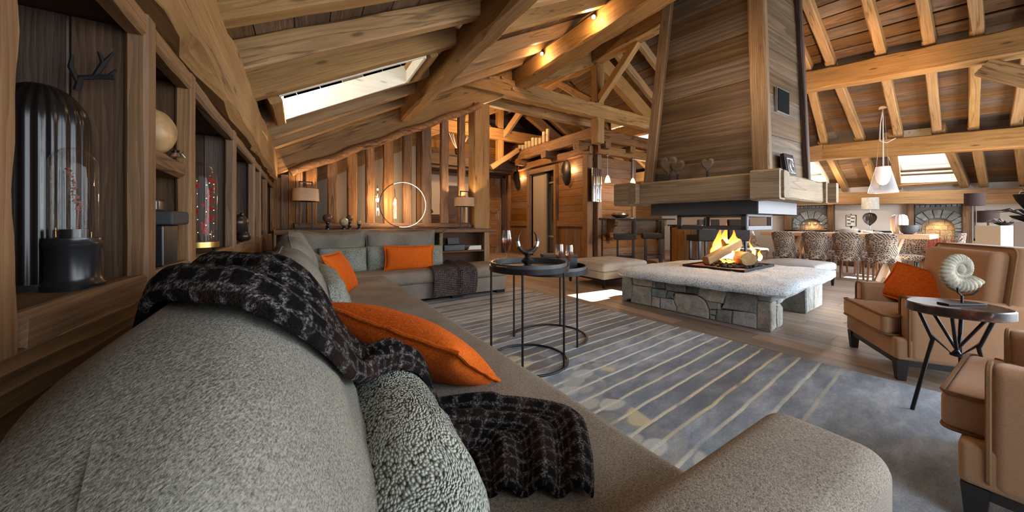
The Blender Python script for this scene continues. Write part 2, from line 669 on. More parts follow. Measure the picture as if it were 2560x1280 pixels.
MT['table'] = wood('oak_top', (0.46, 0.30, 0.19), (0.60, 0.42, 0.29), (0.70, 0.52, 0.38), knots=0.15, var=0.05, bmp=0.12, ring=12)
MT['floor'] = wood('oak_floor', (0.165, 0.12, 0.09), (0.29, 0.222, 0.175), (0.42, 0.335, 0.275), knots=0.3, var=0.26, bmp=0.1, rough=0.42, ring=9, ringamt=0.1)
MT['log'] = wood('fire_log', (0.20, 0.115, 0.05), (0.36, 0.23, 0.11), (0.50, 0.35, 0.19), knots=0.3, var=0.15, bmp=0.5)
MT['sofa'] = fabric('sofa_weave', (0.125, 0.103, 0.080), (0.345, 0.30, 0.248), scale=420)
MT['sofaback'] = fabric('sofa_cushion_weave', (0.095, 0.090, 0.072), (0.30, 0.285, 0.238), scale=420, blot=0.35)
def nubby():
    m, t, b = nt('nubby_weave')
    tc = N(t, 'ShaderNodeTexCoord')
    v = tc.outputs['Object']
    w = nz(t, v, 5, 2)
    sep = N(t, 'ShaderNodeVectorMath', operation='ADD')
    t.links.new(v, sep.inputs[0])
    sc = N(t, 'ShaderNodeVectorMath', operation='SCALE')
    wn = N(t, 'ShaderNodeTexNoise', ins={'Scale': 9.0})
    t.links.new(v, wn.inputs['Vector'])
    t.links.new(wn.outputs['Color'], sc.inputs[0])
    sc.inputs['Scale'].default_value = 0.05
    t.links.new(sc.outputs[0], sep.inputs[1])
    vo = N(t, 'ShaderNodeTexVoronoi')
    vo.inputs['Scale'].default_value = 1.0
    t.links.new(vmap(t, sep.outputs[0], (150, 200, 330)), vo.inputs['Vector'])
    f = mth(t, 'SUBTRACT', 1.0, vo.outputs['Distance'])
    f = mth(t, 'ADD', f, mth(t, 'MULTIPLY', mth(t, 'SUBTRACT', w, 0.5), 0.5))
    col = ramp(t, f, [(0.16, (0.05, 0.05, 0.04)), (0.36, (0.235, 0.25, 0.21)), (0.58, (0.46, 0.50, 0.44))])
    t.links.new(col, b.inputs['Base Color'])
    b.inputs['Roughness'].default_value = 0.95
    b.inputs['Specular IOR Level'].default_value = 0.15
    bump(t, b, f, 1.0, 0.006)
    return m


MT['nubby'] = nubby()
MT['ottoman'] = fabric('ottoman_weave', (0.22, 0.20, 0.165), (0.46, 0.43, 0.37), scale=300)
MT['greyott'] = fabric('grey_ottoman_weave', (0.27, 0.25, 0.235), (0.44, 0.415, 0.395), scale=260)
MT['orange'] = fabric('orange_weave', (0.42, 0.065, 0.006), (0.72, 0.150, 0.014), scale=170, blot=0.2, bmp=0.35)
MT['tan'] = fabric('tan_wool', (0.30, 0.165, 0.085), (0.43, 0.25, 0.14), scale=420, blot=0.12, bmp=0.15, sheen=0.2)
MT['piping'] = fabric('tan_piping', (0.16, 0.085, 0.04), (0.25, 0.14, 0.07), scale=400)
MT['black'] = plain('black_lacquer', (0.012, 0.012, 0.013), 0.28)
MT['ebony'] = plain('ebony_leg', (0.014, 0.010, 0.009), 0.45)
MT['blackm'] = plain('black_metal', (0.018, 0.018, 0.02), 0.42, 0.6)
MT['steel'] = plain('dark_steel', (0.075, 0.077, 0.078), 0.45, 0.55)
MT['steel2'] = plain('grey_steel', (0.17, 0.165, 0.17), 0.55, 0.2)
MT['frame'] = plain('window_steel', (0.15, 0.15, 0.16), 0.55, 0.3)
MT['chrome'] = plain('chrome', (0.62, 0.62, 0.66), 0.12, 1.0)
MT['silver'] = plain('silver_rim', (0.55, 0.53, 0.50), 0.3, 0.9)
MT['brass'] = plain('brass', (0.55, 0.36, 0.12), 0.3, 0.9)
MT['plaster'] = plain('plaster', (0.62, 0.56, 0.50), 0.9, 0, 0.2)
MT['plasterw'] = plain('warm_plaster', (0.40, 0.32, 0.24), 0.9, 0, 0.2)
MT['cream'] = plain('cream_lacquer', (0.70, 0.62, 0.50), 0.5)
MT['white'] = plain('white_lacquer', (0.78, 0.77, 0.75), 0.5)
MT['taupe'] = plain('taupe_lacquer', (0.36, 0.30, 0.25), 0.5)
MT['charcoal'] = fabric('charcoal_leather', (0.020, 0.017, 0.016), (0.045, 0.038, 0.034), scale=120, bmp=0.15)
MT['domeglass'] = glass('dome_glass', (0.97, 0.97, 0.95), 0.015)
MT['glass'] = glass('clear_glass', (0.97, 0.97, 0.96), 0.14)
MT['pane'] = glass('fire_pane', (0.88, 0.82, 0.76), 0.05)
MT['champ'] = glass('champagne', (0.93, 0.70, 0.55), 0.08)
MT['bulb'] = plain('bulb_glow', (1, 0.8, 0.5), 0.4, emit=30, ecol=(1, 0.72, 0.38))
MT['bulb2'] = plain('bulb_glow_soft', (1, 0.85, 0.6), 0.4, emit=9, ecol=(1, 0.72, 0.40))
MT['sky'] = plain('sky_glow', (1, 1, 1), 0.5, emit=2.4, ecol=(0.92, 0.96, 1.0))
MT['paper'] = plain('paper', (0.66, 0.65, 0.62), 0.7)
MT['ember'] = plain('ember', (0.1, 0.02, 0.0), 0.8, emit=5, ecol=(1, 0.22, 0.03))

# ================================================================== FLOOR
floor = S('floor')
row = 0
x = -0.9
while x < 12.6:
    w = 0.19
    y = -2.0 + random.uniform(-0.9, 0.0)
    while y < 10.6:
        L = random.uniform(1.7, 2.6)
        y0, y1 = max(y, -2.0), min(y + L, 10.6)
        if y1 > y0:
            beam('plank', (x + w / 2, y0, -0.012), (x + w / 2, y1 - 0.003, -0.012), w - 0.003, 0.024, MT['floor'], floor, ch=0.0015)
        y += L
    x += w
g = G().box(-1.0, -2.0, -0.1, 12.7, 10.7, -0.026)
g.obj('subfloor', MT['darkwood'], floor, smooth=False)

# ================================================================== ROOF (ceiling)
ceil_ = S('ceiling')


def zL(X):
    return 2.15 + 0.535 * X


def lerp(a, b, t):
    return a + (b - a) * t


def pw(x, tab):
    for (x0, y0), (x1, y1) in zip(tab, tab[1:]):
        if x <= x1:
            return lerp(y0, y1, (x - x0) / (x1 - x0))
    (x0, y0), (x1, y1) = tab[-2:]
    return lerp(y0, y1, (x - x0) / (x1 - x0))


def zR(X, Y):
    b = pw(X, [(5.7, 5.2), (8.0, 3.87), (10.0, 2.82), (11.9, 1.90), (12.6, 1.56)])
    k = pw(X, [(5.7, 0.0), (8.0, 0.12), (10.0, 0.075), (11.9, 0.045), (12.6, 0.04)])
    return b - k * max(0.0, 2.4 - Y)


def spans(y0, y1, holes):
    out = [(y0, y1)]
    for a, b in holes:
        nx = []
        for p, q in out:
            if b <= p or a >= q:
                nx.append((p, q))
            else:
                if a > p:
                    nx.append((p, a))
                if b < q:
                    nx.append((b, q))
        out = nx
    return out


RT = 0.17
LH = (-0.16, 1.0, 3.20, 3.88)              # left rooflight: x0 x1 y0 y1
RH = [(10.25, 11.72, 0.93, 1.72), (10.45, 11.62, 2.95, 3.65), (7.95, 9.15, 5.75, 6.95), (7.10, 7.85, 2.36, 2.92)]  # last opening is unseen, added behind the hood to throw the floor sun patch
nrow = 34
for i in range(nrow):
    xa, xb = lerp(-1.05, 5.72, i / nrow), lerp(-1.05, 5.72, (i + 1) / nrow)
    hol = [(LH[2], LH[3])] if (xb > LH[0] + 0.03 and xa < LH[1] - 0.03) else []
    hol.append((5.45 + random.uniform(-.1, .1), 5.4502))
    for (ya, yb) in spans(-1.5, 10.6, [h for h in hol if h[1] > h[0]]):
        beam('plank', ((xa + xb) / 2, ya, zL((xa + xb) / 2) + RT + 0.03), ((xa + xb) / 2, yb, zL((xa + xb) / 2) + RT + 0.03),
             (xb - xa) / cos(0.49) * 1.0 - 0.003, 0.028, MT['plank'], ceil_, up=(-0.472, 0, 0.882), ch=0.003)
for i in range(nrow):
    xa, xb = lerp(5.68, 12.5, i / nrow), lerp(5.68, 12.5, (i + 1) / nrow)
    xm = (xa + xb) / 2
    hol = [(h[2], h[3]) for h in RH if (xb > h[0] + 0.03 and xa < h[1] - 0.03)]
    for (ya, yb) in spans(-1.5, 2.4, hol) + spans(2.4, 10.6, hol):
        beam('plank', (xm, ya, zR(xm, ya) + RT + 0.03), (xm, yb, zR(xm, yb) + RT + 0.03), (xb - xa) / cos(0.49) - 0.003, 0.028,
             MT['plank'], ceil_, up=(0.472, 0, 0.882), ch=0.003)
# outer skin so that no daylight leaks between the boards
for sgn in (0, 1):
    g = G()
    xs = [-1.2 + 0.2 * k for k in range(36)] if sgn == 0 else [5.7 + 0.2 * k for k in range(36)]
    for k in range(len(xs) - 1):
        xa, xb = xs[k], xs[k + 1]
        hs_ = [(LH[2], LH[3])] if sgn == 0 and xb > LH[0] + 0.05 and xa < LH[1] - 0.05 else []
        if sgn == 1:
            hs_ = [(h[2], h[3]) for h in RH if xb > h[0] + 0.05 and xa < h[1] - 0.05]
        for (ya, yb) in spans(-3.2, 2.4, hs_) + spans(2.4, 10.8, hs_):
            zf = (lambda X, Y: zL(X)) if sgn == 0 else zR
            a = [(xa, ya, zf(xa, ya) + RT + 0.10), (xb, ya, zf(xb, ya) + RT + 0.10), (xb, yb, zf(xb, yb) + RT + 0.10), (xa, yb, zf(xa, yb) + RT + 0.10)]
            b = [(p[0], p[1], p[2] + 0.06) for p in a]
            g.add(a + b, [(3, 2, 1, 0), (4, 5, 6, 7), (0, 1, 5, 4), (1, 2, 6, 5), (2, 3, 7, 6), (3, 0, 4, 7)])
    o = g.obj('roof_skin', MT['darkwood'], ceil_, smooth=False)
# rafters of the sofa side
for yr in (-1.0, -0.4, 0.2, 0.8, 1.42, 2.02, 2.60, 3.13, 3.95, 4.52, 5.1, 6.2, 6.85, 7.5, 8.15, 8.8, 9.45):
    if 1.4 < yr < 2.8:
        xe = 3.85
    else:
        xe = 5.6
    beam('rafter', (-0.95, yr, zL(-0.95) + RT / 2), (xe, yr, zL(xe) + RT / 2), 0.115, RT, MT['rafter'], ceil_, n=26, hew=0.016)
# rafters of the dining side, three lengths each over the purlins
for yA, yB, yC in ((-0.95, -0.8, -0.8), (-0.45, -0.25, -0.3), (0.02, 0.22, 0.16), (0.46, 0.63, 0.62), (0.88, 1.03, 0.85), (1.37, 1.50, 1.80), (1.98, 2.03, 2.14), (2.30, 2.62, 2.70),
                   (3.2, 3.44, 3.75), (4.05, 4.05, 4.05), (4.65, 4.65, 4.65), (5.25, 5.25, 5.25), (6.1, 6.1, 6.1), (7.1, 7.1, 7.1), (7.8, 7.8, 7.8), (8.6, 8.6, 8.6), (9.4, 9.4, 9.4)):
    x0 = 5.2 if 1.4 < yA < 2.8 else 5.75
    if not (5.7 < yA < 7):
        if x0 == 5.2:
            x0 = 5.75
        beam('rafter', (x0, yA, zR(x0, yA) + RT / 2), (8.02, yA, zR(8.02, yA) + RT / 2), 0.115, RT, MT['rafter'], ceil_, n=10, hew=0.012)
        beam('rafter', (7.9, yA + .012, zR(7.9, yA) + RT / 2), (10.1, yB, zR(10.1, yB) + RT / 2), 0.115, RT, MT['rafter'], ceil_, n=10, hew=0.012)
    if yA != 3.3 or True:
        beam('rafter', (9.95, lerp(yB, yC, 0.25), zR(9.95, yB) + RT / 2), (11.98, yC, zR(11.98, yC) + RT / 2), 0.115, RT, MT['rafter'], ceil_, n=9, hew=0.012)
# purlins
beam('purlin', (-0.42, -1.2, 1.775), (-0.42, 5.44, 1.80), 0.26, 0.37, MT['beam'], ceil_, n=44, hew=0.045, ch=0.008)
beam('purlin', (1.36, -1.0, 2.80), (1.36, 5.30, 2.80), 0.16, 0.31, MT['beam'], ceil_, n=44, hew=0.028, ch=0.008)
beam('purlin', (3.57, -1.0, 3.84), (3.57, 5.42, 3.84), 0.30, 0.36, MT['beam'], ceil_, n=44, hew=0.03, ch=0.006)
beam('purlin', (5.70, -1.0, 4.92), (5.70, 1.45, 4.92), 0.26, 0.42, MT['beam'], ceil_, n=14, hew=0.022)
beam('purlin', (5.70, 2.75, 4.92), (5.70, 10.3, 4.92), 0.26, 0.42, MT['beam'], ceil_, n=34, hew=0.022)
beam('purlin', (8.0, -1.0, 3.29), (8.0, 2.45, 3.70), 0.26, 0.35, MT['beam'], ceil_, n=30, hew=0.026)
beam('purlin', (8.0, 2.45, 3.70), (8.0, 10.3, 3.70), 0.26, 0.35, MT['beam'], ceil_, n=30, hew=0.026)
beam('purlin', (10.0, -1.0, 2.36), (10.0, 2.6, 2.65), 0.26, 0.33, MT['beam'], ceil_, n=26, hew=0.016)
beam('purlin', (10.0, 2.6, 2.65), (10.0, 10.3, 2.67), 0.26, 0.33, MT['beam'], ceil_, n=26, hew=0.016)
beam('wall_plate', (11.9, -1.0, 1.535), (11.9, 2.9, 1.69), 0.22, 0.30, MT['beam'], ceil_, n=24, hew=0.012)
beam('wall_plate', (11.9, 2.9, 1.69), (11.9, 10.3, 1.70), 0.22, 0.30, MT['beam'], ceil_, n=24, hew=0.012)
# truss over the half-timbered screen
YT = 5.5
beam('principal_rafter', (-0.5, YT + 0.02, 1.84), (5.62, YT + 0.02, 4.90), 0.15, 0.43, MT['beam'], ceil_, n=26, hew=0.01)
beam('principal_rafter', (5.78, YT + 0.02, 4.92), (9.4, YT + 0.02, 2.95), 0.18, 0.34, MT['beam'], ceil_, n=16, hew=0.016)
beam('tie_beam', (2.22, YT - 0.07, 3.62), (8.6, YT - 0.07, 3.62), 0.2, 0.31, MT['beam'], ceil_, n=44, hew=0.022)
beam('tie_beam', (2.7, YT + 0.62, 3.60), (6.2, YT + 0.62, 3.58), 0.14, 0.2, MT['beam'], ceil_, n=20, hew=0.016)
beam('king_post', (5.79, YT - 0.03, 2.9), (5.79, YT - 0.03, 4.8), 0.2, 0.24, MT['beam'], ceil_, up=(1, 0, 0), n=14, hew=0.018)
beam('strut', (5.76, YT - 0.1, 3.86), (5.74, 4.33, 4.74), 0.15, 0.16, MT['rafter'], ceil_, n=8, hew=0.012)
beam('strut', (5.74, YT + 0.1, 3.9), (5.72, 6.8, 4.78), 0.15, 0.17, MT['rafter'], ceil_, n=8, hew=0.014)
for px_, dz in ((2.86, 3.69), (3.12, 3.745), (3.36, 3.59), (3.66, 3.665)):
    beam('peg', (px_, YT - 0.15, dz), (px_ + 0.004, YT - 0.215, dz + 0.004), 0.05, 0.05, MT['rafter'], ceil_)
# truss above the hall
Y2 = 9.0
beam('principal_rafter', (1.2, Y2, 2.72), (5.6, Y2, 4.92), 0.16, 0.30, MT['beam'], ceil_, n=14, hew=0.014)
beam('principal_rafter', (5.8, Y2, 4.92), (9.2, Y2, 3.12), 0.16, 0.30, MT['beam'], ceil_, n=12, hew=0.014)
beam('tie_beam', (1.8, Y2 - 0.05, 3.80), (8.0, Y2 - 0.05, 3.80), 0.18, 0.34, MT['beam'], ceil_, n=24, hew=0.016)
beam('king_post', (5.2, Y2, 3.0), (5.2, Y2, 4.75), 0.2, 0.2, MT['beam'], ceil_, up=(1, 0, 0), n=8, hew=0.016)
beam('strut', (5.3, Y2 - 0.06, 3.75), (5.75, 8.2, 4.75), 0.15, 0.16, MT['rafter'], ceil_, n=6, hew=0.012)
beam('strut', (5.15, Y2 - 0.02, 3.75), (4.3, Y2 - 0.02, 4.25), 0.14, 0.15, MT['rafter'], ceil_, n=6, hew=0.012)
beam('strut', (4.86, 8.95, 2.75), (5.85, 8.95, 3.4), 0.14, 0.15, MT['rafter'], ceil_, n=6, hew=0.012)
# brace at the far right of the dining roof
beam('strut', (8.0, 0.42, 3.22), (8.0, -0.75, 2.25), 0.14, 0.22, MT['beam'], ceil_, n=10, hew=0.016)

# rooflights with their linings: window_1 .. window_4
MT['skyglass'] = glass('rooflight_glass', (0.97, 0.99, 1.0), 0.04)


def rooflight(k, h, zf, up, low_wall=True):
    x0, x1, y0, y1 = h
    wd = S('window_%d' % k)
    nrm = Vector((up[0], 0, up[2]))
    dz = 0.44 if k == 1 else (0.22 if k < 5 else 0.12)
    pale = MT['palewhite']

    def at(X, Y, t):
        return Vector((X, Y, zf(X, Y) + t))
    lo = -0.02 if k == 1 else 0.02
    for nm, pts in (('lining', [(x0, y0), (x1, y0)]), ('lining', [(x1, y1), (x0, y1)]), ('lining', [(x0, y1), (x0, y0)]), ('lining', [(x1, y0), (x1, y1)])):
        a, b = pts
        base = [at(*a, lo), at(*b, lo), at(*b, RT + dz), at(*a, RT + dz)]
        cx_, cy_ = (x0 + x1) / 2, (y0 + y1) / 2
        mid = (Vector((a[0] + b[0], a[1] + b[1], 0)) / 2) - Vector((cx_, cy_, 0))
        off = Vector((mid.x, mid.y, 0)).normalized() * 0.022
        g = G()
        outer = [p + off for p in base]
        g.add([tuple(p) for p in base + outer], [(0, 1, 2, 3), (7, 6, 5, 4), (0, 4, 5, 1), (1, 5, 6, 2), (2, 6, 7, 3), (3, 7, 4, 0)])
        g.obj(nm, pale, wd, smooth=False)
    t0 = RT + dz - (0.02 if k == 1 else 0.06)
    for (a, b) in (((x0, y0), (x1, y0)), ((x1, y0), (x1, y1)), ((x1, y1), (x0, y1)), ((x0, y1), (x0, y0))):
        ia = [lerp(a[0], (x0 + x1) / 2, 0.04), lerp(a[1], (y0 + y1) / 2, 0.04)]
        ib = [lerp(b[0], (x0 + x1) / 2, 0.04), lerp(b[1], (y0 + y1) / 2, 0.04)]
        beam('sash_rail', at(*ia, t0), at(*ib, t0), 0.05, 0.035 if k == 1 else 0.06, pale, wd, up=up)
    g = G()
    e = 0.03
    P4 = [at(x0 + e, y0 + e, t0), at(x1 - e, y0 + e, t0), at(x1 - e, y1 - e, t0), at(x0 + e, y1 - e, t0)]
    g.add([tuple(p) for p in P4], [(0, 1, 2, 3)])
    g.obj('pane', MT['skyglass'], wd, smooth=False)
    return wd


rooflight(1, LH, lambda X, Y: zL(X), (-0.472, 0, 0.882))
for k, h in enumerate(RH):
    rooflight(2 + k, h, zR, (0.472, 0, 0.882))
# trimmers beside the left rooflight
beam('trimmer', (-0.22, 3.19, zL(-0.22) + 0.05), (-0.22, 3.88, zL(-0.22) + 0.05), 0.09, 0.2, MT['rafter'], ceil_, up=(-0.472, 0, 0.882), n=6, hew=0.012)
beam('trimmer', (1.06, 3.19, zL(1.06) + 0.07), (1.06, 3.88, zL(1.06) + 0.07), 0.09, 0.2, MT['rafter'], ceil_, up=(-0.472, 0, 0.882), n=6, hew=0.012)
beam('trimmer', (11.80, 0.86, zR(11.80, 1.3) + 0.06), (11.80, 1.78, zR(11.80, 1.3) + 0.06), 0.1, 0.12, MT['rafter'], ceil_, up=(0.472, 0, 0.882), n=4, hew=0.01)

# ================================================================== LEFT WALL with its row of niches
wl = S('wall_left')
XF = -0.33
for i in range(4):
    for ya, yb in ((-0.6, 1.9), (1.9, 3.7), (3.7, 5.46)):
        z0 = 0.0 + 0.219 * i
        beam('plank', (XF - 0.02, ya, z0 + 0.1095), (XF - 0.02, yb - 0.003, z0 + 0.1095), 0.04, 0.216, MT['wains'], wl, ch=0.004)
G().box(-0.95, -2.0, -0.02, -0.72, 5.6, 3.0).obj('backing', MT['darkwood'], wl, smooth=False)
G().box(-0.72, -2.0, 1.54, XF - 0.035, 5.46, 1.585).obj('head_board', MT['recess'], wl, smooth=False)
G().box(-0.72, -0.6, 0.0, XF - 0.045, 5.46, 0.874).obj('plinth', MT['darkwood'], wl, smooth=False)
PY = [0.655, 1.22, 1.605, 2.46, 3.36, 3.82, 4.43, 5.40]
PW = [0.21, 0.06, 0.06, 0.085, 0.10, 0.10, 0.09, 0.09]
for k, (py, pw_) in enumerate(zip(PY, PW)):
    if k == 0:
        beam('post', (-0.381, py, 0.845), (-0.381, py, 1.66), pw_, 0.10, MT['shelf'], wl, up=(1, 0, 0), n=26, hew=0.022)
    else:
        beam('post', (-0.351, py, 0.865), (-0.351, py, 1.575), pw_, 0.042, MT['shelf'], wl, up=(1, 0, 0), n=10, hew=0.005)
    if k:
        for q in range(4):   # divider boards between the niches
            xa = -0.373 - 0.09 * q
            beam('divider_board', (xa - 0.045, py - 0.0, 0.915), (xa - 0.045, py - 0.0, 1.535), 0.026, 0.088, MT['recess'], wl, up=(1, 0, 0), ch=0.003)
    if k < len(PY) - 1:
        ya, yb = py + pw_ / 2, PY[k + 1] - PW[k + 1] / 2
        beam('sill', (-0.52, ya + 0.002, 0.897), (-0.52, yb - 0.002, 0.897), 0.345, 0.045, MT['shelf'], wl, n=10, hew=0.007)
        beam('sill_edge', (-0.345, ya + 0.004, 0.893), (-0.345, yb - 0.004, 0.893), 0.03, 0.062, MT['shelf'], wl, n=12, hew=0.01)
        beam('head_rail', (-0.353, ya + 0.002, 1.545), (-0.353, yb - 0.002, 1.545), 0.045, 0.058, MT['shelf'], wl, n=10, hew=0.009)
        nb = max(2, int((yb - ya) / 0.16))
        for q in range(nb):
            y0 = lerp(ya, yb, q / nb)
            y1 = lerp(ya, yb, (q + 1) / nb)
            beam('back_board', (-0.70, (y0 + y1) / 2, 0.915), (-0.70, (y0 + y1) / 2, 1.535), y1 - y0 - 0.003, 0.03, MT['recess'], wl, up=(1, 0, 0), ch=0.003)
beam('shelf_board', (-0.51, 1.255, 1.232), (-0.51, 1.572, 1.232), 0.33, 0.055, MT['shelf'], wl, n=8, hew=0.012)

# ================================================================== BACK SCREEN of hewn posts on the console
wb = S('wall_back')


def zlog(X):
    return 1.70 + 0.503 * (X + 0.13)


lg = G()
P_, R_ = [], []
for i in range(30):
    X = lerp(-0.15, 2.70, i / 29)
    P_.append((X, 5.40 + 0.01 * sin(i * 1.3), zlog(X) + 0.045 + 0.014 * sin(i * 0.9) + 0.01 * noise.noise((i * .7, 3, 1))))
    R_.append(0.058 + 0.012 * noise.noise((i * 0.6, 0, 4)))
lg.tube(P_, R_, 10).obj('sloping_log', MT['post'], wb)
for i, (px_, pw_) in enumerate(((0.09, .18), (0.35, .17), (0.61, .18), (0.86, .17), (1.13, .20), (1.425, .19), (1.74, .22), (2.06, .18), (2.38, .17))):
    beam('post', (px_ + 0.01, 5.5, 1.04), (px_ + 0.01, 5.5, zlog(px_) + 0.02), 0.10, pw_ * 0.74, MT['post'], wb, up=(1, 0, 0), n=16, hew=0.02)
beam('corner_post', (2.75, 5.52, 0.0), (2.75, 5.52, 3.22), 0.26, 0.31, MT['beam'], wb, up=(1, 0, 0), n=22, hew=0.014)
for i in range(4):
    beam('panel_board', (-0.30 + 0.085 * i, 5.47, 0.97), (-0.30 + 0.085 * i, 5.47, zlog(-0.30 + .085 * i) + 0.05), 0.03, 0.083, MT['post'], wb, up=(1, 0, 0), ch=0.005)
sg = G()
P_ = [(lerp(-0.10, 2.52, i / 24), 5.43, 1.005 + 0.006 * sin(i * 1.7)) for i in range(25)]
sg.tube(P_, [0.05 + 0.008 * noise.noise((i * 0.5, 8, 0)) for i in range(25)], 10).obj('sill_log', MT['post'], wb)
# plaster panel behind the posts, with its sloping top board
g = G()
g.prism([(-0.33, 0.9), (1.66, 0.9), (1.66, 2.40), (-0.33, 1.42)], lambda u, v, d: (u, 5.86 - d, v), 0, 0.08)
g.obj('plaster_panel', MT['plasterw'], wb, smooth=False)
beam('raking_board', (-0.33, 5.80, 1.56), (1.75, 5.80, 2.60), 0.05, 0.26, MT['beam'], wb, n=8, hew=0.006)
beam('jamb_board', (1.72, 5.80, 0.9), (1.72, 5.80, 2.65), 0.10, 0.1, MT['post'], wb, up=(1, 0, 0), n=6, hew=0.006)
beam('handrail', (1.60, 6.1, 0.98), (2.10, 6.25, 1.30), 0.05, 0.09, MT['post'], wb, n=3, hew=0.004)
beam('handrail', (2.0, 6.25, 1.12), (2.75, 6.25, 1.12), 0.05, 0.2, MT['post'], wb, n=3, hew=0.004)

# console shelf of thick timber with an open cupboard
con = T('console_shelf', 'long thick timber console shelf behind the sofa with an open cupboard at its end', 'console', (0, 0, 0))
beam('top', (-0.30, 5.22, 0.935), (2.84, 5.22, 0.925), 0.36, 0.062, MT['post'], con, n=34, hew=0.016)
beam('side_panel', (1.86, 5.22, 0.0), (1.86, 5.22, 0.893), 0.30, 0.06, MT['mantel'], con, up=(1, 0, 0), n=6, hew=0.006)
beam('side_panel', (2.66, 5.22, 0.0), (2.66, 5.22, 0.893), 0.30, 0.06, MT['mantel'], con, up=(1, 0, 0), n=6, hew=0.006)
beam('shelf_board', (1.89, 5.22, 0.585), (2.63, 5.22, 0.585), 0.29, 0.035, MT['post'], con, n=8, hew=0.006)
beam('shelf_board', (1.89, 5.22, 0.30), (2.63, 5.22, 0.30), 0.29, 0.035, MT['post'], con, n=8, hew=0.006)
G().box(1.89, 5.345, 0.0, 2.63, 5.37, 0.893).obj('back_panel', MT['darkwood'], con, smooth=False)
G().box(-0.30, 5.34, 0.0, 1.83, 5.38, 0.893).obj('back_panel', MT['darkwood'], con, smooth=False)

# ================================================================== CABIN (inner timber room with the glazed door)
wi = S('wall_inner_left')
XC = 6.3
YC0, YC1 = 6.2, 10.25
DZ = 2.62


def cab_planks(ya, yb, z0, z1, vertical=False, step=0.21):
    if vertical:
        n_ = max(1, int(round((yb - ya) / 0.16)))
        for i in range(n_):
            y0, y1 = lerp(ya, yb, i / n_), lerp(ya, yb, (i + 1) / n_)
            beam('plank', (XC + 0.03, (y0 + y1) / 2, z0), (XC + 0.03, (y0 + y1) / 2, z1), y1 - y0 - 0.004, 0.04, MT['cabin'], wi, up=(1, 0, 0), ch=0.004)
    else:
        z = z0
        while z < z1 - 0.02:
            h = min(step * random.uniform(0.85, 1.2), z1 - z)
            beam('plank', (XC + 0.03, ya, z + h / 2), (XC + 0.03, yb, z + h / 2), 0.04, h - 0.004, MT['cabin'], wi, ch=0.004)
            z += h


for (ya, yb) in ((6.42, 7.52), (8.95, 10.22)):
    cab_planks(ya, yb, 0.0, 0.95, vertical=True)
    beam('dado_rail', (XC, ya, 1.04), (XC, yb, 1.04), 0.10, 0.18, MT['cabin'], wi, n=6, hew=0.01)
    cab_planks(ya, yb, 1.13, 2.84)
cab_planks(7.5, 8.98, DZ + 0.14, 2.86)
for yy in (7.55, 8.92):
    beam('door_post', (XC - 0.02, yy, 0), (XC - 0.02, yy, DZ + 0.14), 0.10, 0.14, MT['cabin'], wi, up=(1, 0, 0), n=6, hew=0.006)
beam('door_head', (XC - 0.02, 7.5, DZ + 0.08), (XC - 0.02, 8.98, DZ + 0.08), 0.10, 0.15, MT['cabin'], wi, n=6, hew=0.006)
for yy in (6.30, 10.2):
    beam('corner_post', (XC, yy, 0), (XC, yy, 2.9), 0.18, 0.20, MT['cabin'], wi, up=(1, 0, 0), n=10, hew=0.012)
beam('wall_plate', (XC - 0.03, 6.1, 2.93), (XC - 0.03, 10.3, 2.93), 0.20, 0.20, MT['post'], wi, n=22, hew=0.03)
beam('wall_plate', (XC - 0.30, 5.82, 3.24), (XC - 0.30, 10.3, 3.24), 0.18, 0.30, MT['post'], wi, n=22, hew=0.022)
for yy in (6.25, 7.6, 9.0, 10.1):
    beam('corbel', (XC - 0.46, yy, 3.03), (XC + 0.3, yy, 3.03), 0.22, 0.20, MT['post'], wi, n=6, hew=0.04)
g = G().box(XC - 0.2, 5.95, 3.34, 9.6, 10.3, 3.38)
g.obj('loft_boards', MT['cabin'], wi, smooth=False)
# face of the cabin towards the bar
wf = S('wall_inner_front')
beam('corner_post', (6.52, 6.16, 0), (6.52, 6.16, 2.95), 0.14, 0.16, MT['cabin'], wf, up=(0, 1, 0), n=10, hew=0.012)
z = 0.0
while z < 2.8:
    h = random.uniform(0.19, 0.27)
    beam('plank', (6.55, 6.26, z + h / 2), (8.0, 6.26, z + h / 2), 0.04, h - 0.004, MT['cabin'], wf, ch=0.004)
    z += h
beam('post', (8.02, 6.24, 0), (8.02, 6.24, 2.9), 0.12, 0.14, MT['cabin'], wf, up=(0, 1, 0), n=8, hew=0.01)
beam('wall_plate', (6.0, 5.86, 3.24), (10.0, 5.86, 3.24), 0.18, 0.30, MT['post'], wf, n=22, hew=0.018)
beam('wall_plate', (6.3, 6.0, 2.93), (10.0, 6.0, 2.93), 0.14, 0.22, MT['cabin'], wf, n=12, hew=0.012)
for xx in (6.5, 7.45, 8.5):
    beam('corbel', (xx, 5.78, 3.02), (xx, 6.3, 3.02), 0.2, 0.18, MT['post'], wf, n=5, hew=0.035)
# kitchen behind the bar
wk = S('wall_far')
for i in range(8):
    beam('plank', (8.1, 8.05, 0.17 + 0.4 * i), (12.2, 8.05, 0.17 + 0.4 * i), 0.04, 0.395, MT['cabin'], wk, ch=0.004)
G().box(8.05, 7.6, 1.5, 9.6, 8.0, 2.7).obj('wall_cupboard', MT['taupe'], wk, smooth=False)
G().box(-1.0, 10.3, -0.02, 12.6, 10.42, 6.0).obj('gable', MT['plasterw'], wk, smooth=False)
for i in range(7):
    beam('plank', (1.6, 10.26, 2.75 + 0.28 * i), (8.6, 10.26, 2.75 + 0.28 * i), 0.04, 0.276, MT['cabin'], wk, ch=0.004)
G().box(-1.0, 5.6, -0.02, -0.8, 10.5, 3.0).obj('return_wall', MT['plasterw'], wk, smooth=False)
